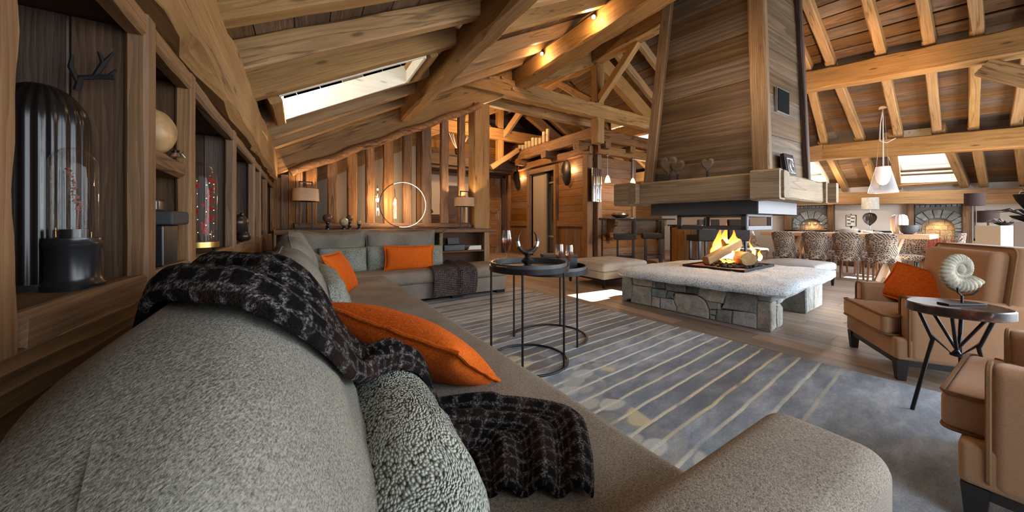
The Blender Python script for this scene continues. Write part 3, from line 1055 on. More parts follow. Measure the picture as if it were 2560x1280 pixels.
# hall floor of the mezzanine, seen dark between the posts
G().box(1.4, 9.5, 2.70, 6.0, 10.25, 3.12).obj('mezzanine_fascia', MT['recess'], wk, smooth=False)
beam('mezzanine_edge', (1.4, 9.45, 2.92), (6.1, 9.45, 2.92), 0.1, 0.26, MT['recess'], wk, n=6, hew=0.01)

# ================================================================== RIGHT WALL (dining) and the glazed front behind the camera
wr = S('wall_right')
G().box(12.12, -2.0, -0.02, 12.3, 10.5, 2.4).obj('plaster_wall', MT['plaster'], wr, smooth=False)
for yy, ww in ((3.91, 0.17), (2.985, 0.12), (1.60, 0.10), (0.825, 0.11)):
    beam('post', (12.0, yy, 0), (12.0, yy, 1.56), 0.16, ww, MT['post'], wr, up=(0, 1, 0), n=10, hew=0.012)
wn_ = S('wall_front')
for xx in (-0.6, 2.95, 5.6, 8.3, 10.9, 12.3):
    G().box(xx - 0.12, -1.75, 0, xx + 0.12, -1.6, 2.85).obj('mullion_post', MT['post'], wn_, smooth=False)
G().box(-1.0, -1.75, 2.75, 12.4, -1.6, 5.6).obj('gable_boards', MT['cabin'], wn_, smooth=False)

# ================================================================== RUG
def rug_material():
    m, t, b = nt('rug_wool')
    tc = N(t, 'ShaderNodeTexCoord')
    v = tc.outputs['Object']
    sep = N(t, 'ShaderNodeSeparateXYZ')
    t.links.new(v, sep.inputs[0])
    X, Y = sep.outputs[0], sep.outputs[1]
    wob = nz(t, vmap(t, v, (1.3, 1.3, 1)), 1.6, 3)
    yy = mth(t, 'ADD', Y, mth(t, 'MULTIPLY', mth(t, 'SUBTRACT', wob, 0.5), 0.035))
    fr = mth(t, 'FRACT', mth(t, 'MULTIPLY', yy, 8.6))
    band = mth(t, 'FLOOR', mth(t, 'MULTIPLY', yy, 8.6))
    wn = N(t, 'ShaderNodeTexWhiteNoise', noise_dimensions='1D')
    t.links.new(band, wn.inputs['W'])
    line = ramp(t, fr, [(0.02, 1.0), (0.11, 1.0), (0.19, 0.0)])
    brk = ramp(t, nz(t, vmap(t, v, (2.2, 9, 1)), 1.0, 2), [(0.30, 0.0), (0.38, 1.0)])
    # stripes fade out towards the near right corner
    fade = ramp(t, mth(t, 'ADD', mth(t, 'MULTIPLY', mth(t, 'ADD', Y, 2.4), 0.30), mth(t, 'MULTIPLY', wob, 0.3)), [(0.47, 0.0), (0.60, 1.0)])
    mott = nz(t, vmap(t, v, (1.2, 3.2, 1)), 2.2, 5, 0.65)
    far = ramp(t, mth(t, 'MULTIPLY_ADD', Y, 0.2, 0.5), [(0.50, (0.205, 0.245, 0.29)), (0.72, (0.29, 0.26, 0.27)), (0.88, (0.52, 0.49, 0.465))])
    near = ramp(t, mott, [(0.30, (0.105, 0.122, 0.148)), (0.50, (0.25, 0.29, 0.345)), (0.68, (0.50, 0.55, 0.61))])
    base = mixc(t, 0.55, far, near)
    base = mixc(t, mth(t, 'MULTIPLY', mth(t, 'MULTIPLY', wn.outputs['Value'], 0.6), fade), base, (0.07, 0.072, 0.085))
    lc = mixc(t, wn.outputs['Value'], (0.60, 0.62, 0.58), (0.52, 0.46, 0.28))
    base = mixc(t, mth(t, 'MULTIPLY', mth(t, 'MULTIPLY', line, brk), fade), base, lc)
    # pale petals on the sofa side and at the near end
    pv = N(t, 'ShaderNodeTexVoronoi')
    pv.inputs['Scale'].default_value = 1.0
    t.links.new(vmap(t, v, (5.0, 8.5, 1), rot=(0, 0, 0.25)), pv.inputs['Vector'])
    pc = ramp(t, pv.outputs['Color'], [(0.25, (0.16, 0.13, 0.10)), (0.45, (0.44, 0.46, 0.42)), (0.62, (0.62, 0.50, 0.24)), (0.8, (0.50, 0.52, 0.50))])
    rim = ramp(t, pv.outputs['Distance'], [(0.42, 1.0), (0.52, 0.2)])
    area = mth(t, 'SUBTRACT', 1.0, mth(t, 'ABSOLUTE', mth(t, 'ADD', X, 0.62)))
    area = mth(t, 'ADD', area, mth(t, 'MULTIPLY', mth(t, 'SUBTRACT', nz(t, v, 1.7, 3), 0.5), 1.7))
    a2 = ramp(t, area, [(0.56, 0.0), (0.62, 1.0)])
    a2 = mth(t, 'MULTIPLY', a2, ramp(t, mth(t, 'MULTIPLY_ADD', Y, 0.2, 0.5), [(0.60, 1.0), (0.70, 0.35), (0.76, 0.0)]))
    base = mixc(t, mth(t, 'MULTIPLY', mth(t, 'MULTIPLY', a2, rim), 0.7), base, pc)
    pile = nz(t, v, 260, 2, 0.6)
    base = mixc(t, 1.0, base, ramp(t, pile, [(0.3, 0.85), (0.7, 1.40)]), 'MULTIPLY')
    t.links.new(base, b.inputs['Base Color'])
    b.inputs['Roughness'].default_value = 0.95
    b.inputs['Specular IOR Level'].default_value = 0.1
    bump(t, b, pile, 0.6, 0.006)
    return m


MT['rug'] = rug_material()
g = G().rbox(0, 0, 0, 2.75, 5.0, 0.018, 0.006, n=2, m=10)
rug = g.obj('rug', MT['rug'], smooth=True)
rug.location = (1.78, 1.9, 0.0095)
rug.rotation_euler = (0, 0, 0.085)
tag(rug, 'large grey blue wool rug with thin pale stripes and beige petal shapes', 'rug')

# ================================================================== SOFA
sofa = T('corner_sofa', 'long grey beige L-shaped corner sofa with low padded seat along both walls', 'sofa', (0, 0, 0))


def wav(amp, sc, sd):
    def f(p, u, v, w):
        k = amp * noise.noise((p.x * sc + sd, p.y * sc, p.z * sc))
        return (p.x + k * 0.4, p.y + k * 0.4, p.z + k * (1 if w > -0.5 else 0))
    return f


G().rbox(0.29, 2.28, 0.165, 1.02, 4.1, 0.21, 0.02, n=2).obj('base', MT['sofa'], sofa)
G().rbox(1.72, 4.62, 0.165, 1.72, 0.72, 0.21, 0.02, n=2).obj('base', MT['sofa'], sofa)
G().rbox(0.40, 2.29, 0.345, 0.90, 3.86, 0.155, 0.06, n=4, puff=0.025, m=16, fn=wav(.008, 3.0, 1)).obj('seat_cushion', MT['sofa'], sofa)
G().rbox(1.275, 4.59, 0.345, 2.65, 0.76, 0.155, 0.06, n=4, puff=0.02, m=14, fn=wav(.008, 3.0, 7)).obj('seat_cushion', MT['sofa'], sofa)
G().rbox(0.38, 0.245, 0.335, 1.14, 0.205, 0.57, 0.045, n=4, puff=0.012, m=6, fn=wav(.006, 4, 3)).obj('armrest', MT['sofa'], sofa)
G().rbox(-0.235, 2.55, 0.40, 0.07, 4.85, 0.66, 0.03, n=3).obj('back_panel', MT['sofa'], sofa)
G().rbox(0.75, 4.985, 0.40, 1.94, 0.07, 0.66, 0.03, n=3).obj('back_panel', MT['sofa'], sofa)
for (fx, fy) in ((0.72, 0.5), (0.72, 2.2), (1.15, 4.33), (1.8, 4.33), (2.5, 4.33), (2.5, 4.85), (-0.15, 0.4), (-0.15, 4.8)):
    G().box(fx - 0.07, fy - 0.04, 0.0, fx + 0.07, fy + 0.04, 0.062).obj('foot', MT['black'], sofa, smooth=False)

sofa_meshes = []


def soft(name, label, mat, w, h, t, loc, rz, rx, seed, pinch=0.04, n=3.0, group=None, edge=None, sag=0.0, wr=0.008, sq=0.5, ry=0.0, rnd=0.0):
    o = cushion(w, h, t, pinch, n, seed=seed, sag=sag, wr=wr, sq=sq, rnd=rnd).obj(name, mat, angle=80)
    place(o, loc, rz, rx, ry)
    tag(o, label, 'cushion', group)
    if edge:
        if edge == 'flange':
            p = cushion_edge(w, h, pinch, sag, 1.02, 64)
            P2 = [(q[0], q[1] + 0.006 * noise.noise((q[0] * 14, q[2] * 14, seed)), q[2]) for q in p]
            f = G().tube(P2, 0.0075, 6, closed=True, flat=1.0).obj('flange', mat, o)
        else:
            f = G().tube(cushion_edge(w, h, pinch, sag, 1.0, 80, rnd), edge, 6, closed=True).obj('piping', mat, o)
    sofa_meshes.append(o)
    return o


GB = 'big back cushions along the sofa'
HW = pi / 2
soft('back_cushion', 'nearest big grey brown back cushion, the one the dark plaid throw starts on', MT['sofaback'], 1.10, 0.585, 0.32, (0.035, 0.79, 0.375), HW, -0.34, 1.3, pinch=0.0, n=3.2, group=GB, wr=0.012, sag=-.01, rnd=0.45)
soft('back_cushion', 'second big back cushion on the niche wall side, just past the plaid throw', MT['sofaback'], 1.10, 0.58, 0.28, (0.04, 1.95, 0.385), HW, -0.26, 4.1, pinch=0.03, group=GB, edge=0.0035, wr=0.016, rnd=0.3, sag=.03)
soft('back_cushion', 'third big back cushion along the niche wall, creased at its top', MT['sofaback'], 1.05, 0.58, 0.28, (0.02, 3.05, 0.385), HW + 0.04, -0.2, 6.2, pinch=0.03, group=GB, edge=0.0035, wr=0.016, rnd=0.3)
soft('back_cushion', 'last back cushion of the niche wall, wedged in the sofa corner', MT['sofaback'], 0.95, 0.60, 0.26, (-0.03, 4.12, 0.385), HW - 0.05, -0.12, 8.9, pinch=0.03, group=GB, edge=0.0035, wr=0.016, rnd=0.3)
soft('back_cushion', 'grey back cushion under the left lamp on the far side of the sofa', MT['sofaback'], 0.78, 0.57, 0.22, (0.325, 4.84, 0.39), 0.0, -0.08, 3.3, pinch=0.035, group=GB, edge=0.006, sag=.035)
soft('back_cushion', 'grey back cushion behind the upright orange one on the far side', MT['sofaback'], 0.97, 0.56, 0.22, (1.20, 4.84, 0.39), 0.0, -0.08, 5.5, pinch=0.03, group=GB, edge=0.006, sag=.02)
GN = 'low nubby cushions in front of the back cushions'
soft('lumbar_cushion', 'pale green nubby lumbar cushion with cream ridges, in front at the bottom edge', MT['nubby'], 0.66, 0.32, 0.22, (0.205, 0.68, 0.40), HW - 0.03, -0.24, 2.2, pinch=0.0, n=3.2, rnd=0.4, group=GN, wr=0.010)
soft('lumbar_cushion', 'long pale nubby cushion between the two left orange cushions', MT['nubby'], 1.25, 0.33, 0.20, (0.19, 2.55, 0.41), HW, -0.26, 7.2, pinch=0.03, n=3.2, group=GN, wr=0.016)
soft('lumbar_cushion', 'nubby cushion behind the orange cushion that leans in the sofa corner', MT['nubby'], 0.85, 0.35, 0.18, (0.13, 3.72, 0.41), HW, -0.2, 9.2, pinch=0.03, n=3.2, group=GN, wr=0.014)
soft('lumbar_cushion', 'low grey lumbar cushion under the left lamp, on the far seat', MT['nubby'], 0.56, 0.34, 0.17, (0.43, 4.66, 0.405), 0.0, -0.16, 1.7, pinch=0.03, group=GN)
soft('lumbar_cushion', 'low grey lumbar cushion half hidden behind the upright orange one', MT['nubby'], 0.56, 0.35, 0.17, (0.98, 4.66, 0.405), 0.0, -0.16, 3.9, pinch=0.03, group=GN)
soft('lumbar_cushion', 'grey lumbar cushion peeping out beside the console cupboard', MT['nubby'], 0.42, 0.33, 0.17, (1.54, 4.68, 0.405), 0.0, -0.16, 5.9, pinch=0.03, group=GN)
GO = 'orange scatter cushions'
soft('orange_cushion', 'orange cushion lying under the plaid throw, nearest of the orange ones', MT['orange'], 0.66, 0.44, 0.19, (0.50, 1.42, 0.45), HW + 0.56, -0.95, 2.9, pinch=0.06, n=2.4, group=GO, edge='flange', wr=0.004, ry=-0.13)
sofa_meshes.pop()
soft('orange_cushion', 'orange cushion leaning at an angle in the sofa corner', MT['orange'], 0.50, 0.40, 0.15, (0.38, 3.40, 0.41), HW - 0.35, -0.45, 4.4, pinch=0.06, n=2.4, group=GO, edge='flange', wr=0.004)
soft('orange_cushion', 'wide orange cushion standing upright on the far seat of the sofa', MT['orange'], 0.66, 0.335, 0.16, (1.215, 4.51, 0.412), 0.02, -0.12, 6.4, pinch=0.07, n=2.4, group=GO, edge='flange', wr=0.004, ry=0.03)


# ------------------------------------------------------------------ plaid throws
def plaid(name, nu, nv, dark, brown, lite):
    m, t, b = nt(name)
    uv = N(t, 'ShaderNodeUVMap')
    v = uv.outputs[0]
    sep = N(t, 'ShaderNodeSeparateXYZ')
    t.links.new(v, sep.inputs[0])
    tc = N(t, 'ShaderNodeTexCoord')
    w1 = nz(t, tc.outputs['Object'], 60, 3, 0.6)
    w2 = nz(t, tc.outputs['Object'], 150, 3, 0.7)
    jit = mth(t, 'MULTIPLY', mth(t, 'SUBTRACT', w1, 0.5), 0.5)

    def lines(c, n_):
        f = mth(t, 'FRACT', mth(t, 'ADD', mth(t, 'MULTIPLY', c, n_), jit))
        return ramp(t, mth(t, 'ABSOLUTE', mth(t, 'SUBTRACT', f, 0.5)), [(0.10, 1.0), (0.22, 0.0)])
    a, c = lines(sep.outputs[0], nu), lines(sep.outputs[1], nv)
    f = mth(t, 'MAXIMUM', a, c)
    both = mth(t, 'MULTIPLY', a, c)
    f = mth(t, 'ADD', mth(t, 'MULTIPLY', f, 0.50), mth(t, 'MULTIPLY', both, 0.35))
    f = mth(t, 'MULTIPLY', f, ramp(t, w2, [(0.44, 0.03), (0.62, 1.0)]))
    base = mixc(t, ramp(t, nz(t, tc.outputs['Object'], 9, 3), [(0.42, 0.0), (0.6, 1.0)]), dark, brown)
    col = mixc(t, f, base, lite)
    t.links.new(col, b.inputs['Base Color'])
    b.inputs['Roughness'].default_value = 1.0
    b.inputs['Specular IOR Level'].default_value = 0.05
    bump(t, b, mth(t, 'ADD', w2, mth(t, 'MULTIPLY', f, 0.6)), 0.9, 0.012)
    return m


MT['plaid'] = plaid('plaid_mohair', 15, 34, (0.006, 0.006, 0.007), (0.022, 0.013, 0.011), (0.34, 0.31, 0.30))
MT['plaid2'] = plaid('plaid_tweed', 34, 44, (0.022, 0.016, 0.017), (0.060, 0.038, 0.038), (0.66, 0.60, 0.56))


def grid_cloth(name, P, thick, mat, label, cat='throw'):
    """P[i][j] surface points; a closed cloth of some thickness"""
    n, m_ = len(P), len(P[0])
    vs, uvs, fs = [], [], []
    for side in (0, 1):
        for i in range(n):
            for j in range(m_):
                a = P[min(i + 1, n - 1)][j] - P[max(i - 1, 0)][j]
                b = P[i][min(j + 1, m_ - 1)] - P[i][max(j - 1, 0)]
                nr = a.cross(b)
                nr = nr.normalized() if nr.length > 1e-9 else Vector((0, 0, 1))
                if nr.z < -0.2:
                    nr = -nr
                taper = 0.35 if (i in (0, n - 1) or j in (0, m_ - 1)) else 1.0
                vs.append(P[i][j] + nr * (thick * taper if side else -thick * 0.0))
                uvs.append((j / (m_ - 1), i / (n - 1)))
    o = n * m_
    for i in range(n - 1):
        for j in range(m_ - 1):
            a, b, c, d = i * m_ + j, i * m_ + j + 1, (i + 1) * m_ + j + 1, (i + 1) * m_ + j
            fs.append((a, d, c, b))
            fs.append((o + a, o + b, o + c, o + d))
    rimv = [(0, j) for j in range(m_)] + [(i, m_ - 1) for i in range(1, n)] + [(n - 1, j) for j in range(m_ - 2, -1, -1)] + [(i, 0) for i in range(n - 2, 0, -1)]
    ids = [i * m_ + j for i, j in rimv]
    for k in range(len(ids)):
        a, b = ids[k], ids[(k + 1) % len(ids)]
        fs.append((a, b, o + b, o + a))
    g = G()
    g.add(vs, fs)
    ob = g.obj(name, mat, angle=75, uvs=uvs)
    tag(ob, label, cat)
    return ob


# the near throw is laid over the cushions: its path is dropped on the meshes below it
bpy.context.view_layer.update()
tv, tf = [], []
for ob in sofa_meshes + [c for c in sofa.children]:
    mw = ob.matrix_world
    o_ = len(tv)
    tv += [mw @ v_.co for v_ in ob.data.vertices]
    tf += [tuple(i + o_ for i in p.vertices) for p in ob.data.polygons]
BV = BVHTree.FromPolygons(tv, tf)


def top_at(x, y):
    h = BV.ray_cast(Vector((x, y, 2.0)), Vector((0, 0, -1)))
    return h[0].z if h[0] else 0.3


EDGE = [  # the two long edges of the throw, from the wall side over the cushions to the seat (metres)
    ((-.24, .79), (-.24, 1.14)), ((-.195, .68), (-.195, 1.13)), ((-.11, .58), (-.11, 1.12)), ((-.03, .535), (-.03, .99)), ((.045, .585), (.045, .95)), ((.10, .70), (.125, .96)),
    ((.15, .77), (.20, .99)), ((.22, .79), (.30, 1.03)), ((.288, .795), (.389, 1.055)), ((.34, .80), (.574, .964)), ((.37, .79), (.735, .80)), ((.36, .73), (.66, .655)), ((.334, .665), (.55, .535))]
NU, NVv = 80, 56
P = []
for i in range(NU + 1):
    s_ = i / NU * (len(EDGE) - 1)
    k = min(int(s_), len(EDGE) - 2)
    f_ = s_ - k
    E4 = [EDGE[max(0, k - 1)], EDGE[k], EDGE[k + 1], EDGE[min(len(EDGE) - 1, k + 2)]]

    def cr(q, c):
        a, b, d, e = (E4[m][q][c] for m in range(4))
        return 0.5 * (2 * b + (d - a) * f_ + (2 * a - 5 * b + 4 * d - e) * f_ ** 2 + (3 * b - a - 3 * d + e) * f_ ** 3)
    na, fa = (cr(0, 0), cr(0, 1)), (cr(1, 0), cr(1, 1))
    rowp = []
    for j in range(NVv + 1):
        x, y = lerp(na[0], fa[0], j / NVv), lerp(na[1], fa[1], j / NVv)
        rowp.append(Vector((x, y, top_at(x, y))))
    P.append(rowp)
# bridge the hollows: relax, never below the support
base_z = [[p.z for p in r] for r in P]
for it in range(40):
    nzv = [[p.z for p in r] for r in P]
    for i in range(1, NU):
        for j in range(NVv + 1):
            s4 = (P[i - 1][j].z + P[i + 1][j].z) / 2
            if 0 < j < NVv:
                s4 = 0.6 * s4 + 0.4 * (P[i][j - 1].z + P[i][j + 1].z) / 2
            nzv[i][j] = max(base_z[i][j], s4 - 0.0006)
    for i in range(NU + 1):
        for j in range(NVv + 1):
            P[i][j].z = nzv[i][j]
for i in range(NU + 1):
    t_ = i / NU
    for j in range(NVv + 1):
        v_ = -1 + 2 * j / NVv
        fold = 0.5 + 0.5 * sin(v_ * (7.0 + 3.0 * t_) + 1.6 * t_ + 1.1 * sin(t_ * 5))
        amp = (0.038 if t_ < 0.75 else 0.026)
        P[i][j].z += 0.006 + amp * fold ** 1.5 + 0.006 * noise.noise((i * 0.16, j * 0.22, 3))
    if t_ < 0.10:
        for j in range(NVv + 1):
            P[i][j].z -= (0.10 - t_) * 2.4
throw1 = grid_cloth('throw_blanket', P, 0.013, MT['plaid'], 'dark brown and white plaid wool throw draped over the near sofa back and seat')

# the far throw hangs over the front of the far seat
P = []
prof = []
for k in range(10):
    prof.append((4.92 - k * 0.07, 0.437 + 0.004 * sin(k)))
prof += [(4.25, 0.435), (4.21, 0.427), (4.185, 0.405), (4.178, 0.37), (4.176, 0.31), (4.178, 0.25), (4.18, 0.19), (4.18, 0.13), (4.178, 0.085)]
for i, (yy, zz) in enumerate(prof):
    r_ = []
    for j in range(41):
        u = j / 40
        x = lerp(1.50, 2.12, u) - 0.11 * (i / len(prof)) + 0.02 * sin(i * 0.5)
        f_ = sin(u * 21) * 0.5 + sin(u * 9 + 1) * 0.5
        ridge = math.exp(-((u - 0.62) / 0.05) ** 2) * 0.035 + math.exp(-((u - 0.93) / 0.06) ** 2) * 0.02
        d = 0.006 * (1 + f_) + ridge
        if i < 10:
            r_.append(Vector((x, yy + 0.02 * sin(u * 6), zz + d)))
        else:
            r_.append(Vector((x, yy - d - 0.004, zz + (0.6 * d if i < 13 else 0))))
    P.append(r_)
grid_cloth('throw_blanket', P, 0.010, MT['plaid2'], 'brown and cream woven throw hanging over the front of the far seat')


# ================================================================== NESTING TRAY TABLES and what stands on them
def tray_table(loc, r, ztop, legs, label, arc, slot=None):
    t = T('tray_table', label, 'table', loc, 0, 'round tray tables')
    zt = ztop
    G().lathe([(0.0, zt - 0.055), (r - 0.006, zt - 0.055), (r, zt - 0.05), (r, zt), (r - 0.012, zt), (r - 0.012, zt - 0.042), (0.0, zt - 0.042)], seg=64).obj('tray', MT['steel'], t, angle=30)
    G().lathe([(r + 0.004, zt - 0.062), (r + 0.012, zt - 0.062), (r + 0.012, zt - 0.026), (r + 0.004, zt - 0.026), (r + 0.004, zt - 0.062)], seg=64).obj('ring', MT['blackm'], t, angle=30)
    for a in legs:
        G().tube([((r + 0.004) * cos(a), (r + 0.004) * sin(a), 0.0), ((r + 0.004) * cos(a), (r + 0.004) * sin(a), zt - 0.04)], 0.008, 8).obj('leg', MT['blackm'], t)
    pts = [((r + 0.004) * cos(a), (r + 0.004) * sin(a), 0.010) for a in [lerp(arc[0], arc[1], i / 48) for i in range(49)]]
    G().tube(pts, 0.009, 8).obj('base_ring', MT['blackm'], t)
    if slot is not None:
        for a in slot:
            pts = [((r + 0.0015) * cos(a + k), (r + 0.0015) * sin(a + k), zt - 0.014) for k in [-0.16 + 0.04 * i for i in range(9)]]
            G().tube(pts, 0.013, 8, flat=0.25).obj('handle_slot', MT['silver'], t)
    return t


FA = -atan2(cos(YAW), sin(YAW)) * 0  # keep angles in world terms
tray_table((1.44, 2.05, 0.019), 0.285, 0.745, (-3.45, -2.33, -1.16), 'taller round black tray table with a wine glass and a tusk ornament on it', (0, 2 * pi), slot=(-2.9,))
tray_table((1.90, 2.37, 0.019), 0.325, 0.655, (2.58, 0.59, -1.5), 'lower round black tray table with two wine glasses and a black box on it', (-1.5, 2.58))


def wine_glass(loc, label, h=0.25, fill=0.5):
    t = T('wine_glass', label, 'glass', loc, 0, 'champagne glasses on the tray tables')
    k = h / 0.25
    bowl = [(0.004, 0.105), (0.012, 0.115), (0.026, 0.145), (0.035, 0.175), (0.034, 0.205), (0.028, 0.25)]
    G().lathe([(r_ * k, z_ * k) for r_, z_ in bowl + [(0.0268, 0.25), (0.0325, 0.205), (0.0335, 0.175), (0.0245, 0.146), (0.010, 0.118), (0.0, 0.112)]], seg=24).obj('bowl', MT['glass'], t, angle=60)
    G().lathe([(0.0, 0.0), (0.034 * k, 0.0), (0.034 * k, 0.003), (0.006 * k, 0.007), (0.0035 * k, 0.02), (0.0032 * k, 0.10 * k), (0.006 * k, 0.108 * k), (0.0, 0.11 * k)], seg=20).obj('stem', MT['glass'], t, angle=60)
    wine = [(0.0, 0.113), (0.0095, 0.119), (0.024, 0.1465), (0.033, 0.175), (0.0332, 0.187), (0.0, 0.187)]
    G().lathe([(r_ * k, z_ * k) for r_, z_ in wine], seg=24).obj('champagne', MT['champ'], t, angle=60)
    return t


wine_glass((1.352, 2.225, 0.704), 'wine glass standing alone on the taller tray table', 0.29)
wine_glass((1.79, 2.11, 0.615), 'left wine glass of the pair on the lower tray table', 0.262)
wine_glass((1.87, 2.08, 0.615), 'right wine glass of the pair on the lower tray table', 0.255)
tk = T('tusk_ornament', 'ring of dark silver mounted tusks on a turned black stand', 'ornament', (1.455, 2.09, 0.704))
G().lathe([(0.0, 0), (0.046, 0), (0.046, 0.012), (0.030, 0.024), (0.024, 0.032), (0.046, 0.05), (0.048, 0.062), (0.030, 0.078), (0.020, 0.088), (0.022, 0.10), (0.044, 0.118), (0.044, 0.125), (0.0, 0.125)], seg=28).obj('stand', MT['black'], tk)
for sgn in (-1, 1):
    pts, rr = [], []
    for i in range(17):
        a = -pi / 2 + sgn * (i / 16) * 2.45
        pts.append((0.075 * cos(a) * cos(-YAW), 0.075 * cos(a) * sin(-YAW), 0.212 + 0.088 * sin(a)))
        rr.append(0.017 * (1 - (i / 16) ** 1.6) + 0.004)
    tu = G().tube(pts, rr, 10).obj('tusk', plain('tusk_dark', (0.06, 0.042, 0.032), 0.3, 0.3), tk)
    G().tube(pts[7:11], [r_ + 0.003 for r_ in rr[7:11]], 10).obj('silver_band', MT['silver'], tu)
bx_ = T('lidded_box', 'plain black lacquered box standing on the lower tray table', 'box', (2.05, 2.43, 0.614), -YAW + 0.1)
G().rbox(0, 0, 0.06, 0.32, 0.16, 0.12, 0.004, n=1).obj('body', MT['black'], bx_, smooth=False)
G().rbox(0, 0, 0.134, 0.324, 0.164, 0.028, 0.004, n=1).obj('lid', MT['darkwood'], bx_, smooth=False)


# ================================================================== OTTOMANS
def ottoman(loc, sx, sy, label, mat, rz=0.0, hz=0.42, legc='blackm'):
    t = T('ottoman', label, 'ottoman', loc, rz, 'square ottomans by the fire')
    G().rbox(0, 0, 0.20, sx, sy, 0.12, 0.012, n=2).obj('body', mat, t)
    G().rbox(0, 0, 0.325, sx + 0.02, sy + 0.02, 0.14, 0.05, n=4, m=8, puff=0.045, fn=wav(.006, 4, 5)).obj('seat_cushion', mat, t)
    G().rbox(0, 0, 0.127, sx - 0.03, sy - 0.03, 0.025, 0.003, n=1).obj('rail', MT[legc], t, smooth=False)
    for a in (-1, 1):
        for b in (-1, 1):
            x, y = a * (sx / 2 - 0.035), b * (sy / 2 - 0.035)
            g = G()
            g.add([(x - .022, y - .022, 0.13), (x + .022, y - .022, 0.13), (x + .022, y + .022, 0.13), (x - .022, y + .022, 0.13),
                   (x - .014, y - .014, 0), (x + .014, y - .014, 0), (x + .014, y + .014, 0), (x - .014, y + .014, 0)],
                  [(0, 1, 2, 3), (7, 6, 5, 4), (0, 4, 5, 1), (1, 5, 6, 2), (2, 6, 7, 3), (3, 7, 4, 0)])
            g.obj('leg', MT[legc], t, smooth=False)
    return t


ottoman((4.62, 4.14, 0), 1.10, 0.86, 'beige square ottoman behind the hearth on the bar side', MT['ottoman'])
ottoman((7.10, 2.22, 0), 0.94, 0.80, 'light grey square ottoman between the hearth and the dining chairs', MT['greyott'])


# ================================================================== ARMCHAIRS
def piping(t, pts, closed=False, r=0.007):
    G().tube(pts, r, 6, closed=closed).obj('piping', MT['piping'], t)


def rrect(x0, y0, x1, y1, z, r=0.03, axis='z'):
    out = []
    for (cx_, cy_, a0) in ((x1 - r, y1 - r, 0), (x0 + r, y1 - r, pi / 2), (x0 + r, y0 + r, pi), (x1 - r, y0 + r, 3 * pi / 2)):
        for i in range(5):
            a = a0 + i / 4 * pi / 2
            p = (cx_ + r * cos(a), cy_ + r * sin(a))
            out.append((p[0], p[1], z) if axis == 'z' else ((p[0], z, p[1]) if axis == 'y' else (z, p[0], p[1])))
    return out


def armchair(loc, rz, label, w=0.76, d=0.66):
    t = T('armchair', label, 'armchair', loc, rz, 'tan wool armchairs')
    aw = 0.115
    iw = w - 2 * aw
    m = MT['tan']
    # seat deck, cushion, arms, back (front edge at y=0, chair grows towards -y)
    G().rbox(0, -d / 2 + 0.0, 0.212, w - 0.01, d, 0.145, 0.02, n=3).obj('seat_deck', m, t)
    sc_ = G().rbox(0, -d * 0.42 + 0.045, 0.352, iw + 0.10, d * 0.84, 0.135, 0.03, n=3, m=5, puff=0.018,
                   fn=lambda p, u, v, q: (p.x if (v > 0.72 or True) and p.y > d * 0.25 else p.x * (iw - 0.01) / (iw + 0.10), p.y, p.z)).obj('seat_cushion', m, t)
    piping(sc_, rrect(-iw / 2 - 0.047, -0.06, iw / 2 + 0.047, 0.042, 0.4165, 0.03))
    piping(sc_, rrect(-iw / 2 - 0.047, -0.06, iw / 2 + 0.047, 0.042, 0.289, 0.03))
    for s_ in (-1, 1):
        x = s_ * (w / 2 - aw / 2)
        a_ = G().rbox(x, -0.06 - (d - 0.06) / 2, 0.35, aw, d - 0.06, 0.42, 0.035, n=4).obj('armrest', m, t)
        piping(a_, [(p[0], -0.062, p[2]) for p in rrect(x - aw / 2 + 0.004, 0.15, x + aw / 2 - 0.004, 0.556, -0.06, 0.035, 'y')], True)
    bk = G().rbox(0, -d + 0.09, 0.62, w - 0.02, 0.17, 0.56, 0.045, n=4, m=5, sidepuff=0.0,
                  fn=lambda p, u, v, q: (p.x, p.y - 0.10 * (p.z + 0.1), p.z)).obj('backrest', m, t)
    bc_ = G().rbox(0, -d + 0.20, 0.64, iw + 0.12, 0.10, 0.46, 0.035, n=3, m=5,
                   fn=lambda p, u, v, q: (p.x, p.y + 0.015 * (1 - u * u) * (1 - q * q) - 0.10 * (p.z + 0.1), p.z)).obj('back_cushion', m, t)
    piping(bk, [(p[0], p[1] - 0.10 * (p[2] - 0.62 + 0.1), p[2]) for p in rrect(-w / 2 + 0.015, 0.40, w / 2 - 0.015, 0.895, -d + 0.175, 0.04, 'y')], True)
    G().rbox(0, -d / 2 - 0.0, 0.122, w - 0.04, d - 0.03, 0.038, 0.003, n=1).obj('base_frame', MT['ebony'], t, smooth=False)
    for a in (-1, 1):
        for yy in (-0.035, -d + 0.035):
            x = a * (w / 2 - 0.04)
            k = -0.03 if yy < -0.2 else 0.0
            g = G()
            g.add([(x - .03, yy - .03, 0.14), (x + .03, yy - .03, 0.14), (x + .03, yy + .03, 0.14), (x - .03, yy + .03, 0.14),
                   (x - .02, yy - .02 + k, 0), (x + .02, yy - .02 + k, 0), (x + .02, yy + .02 + k, 0), (x - .02, yy + .02 + k, 0)],
                  [(0, 1, 2, 3), (7, 6, 5, 4), (0, 4, 5, 1), (1, 5, 6, 2), (2, 6, 7, 3), (3, 7, 4, 0)])
            g.obj('leg', MT['ebony'], t, smooth=False)
    return t


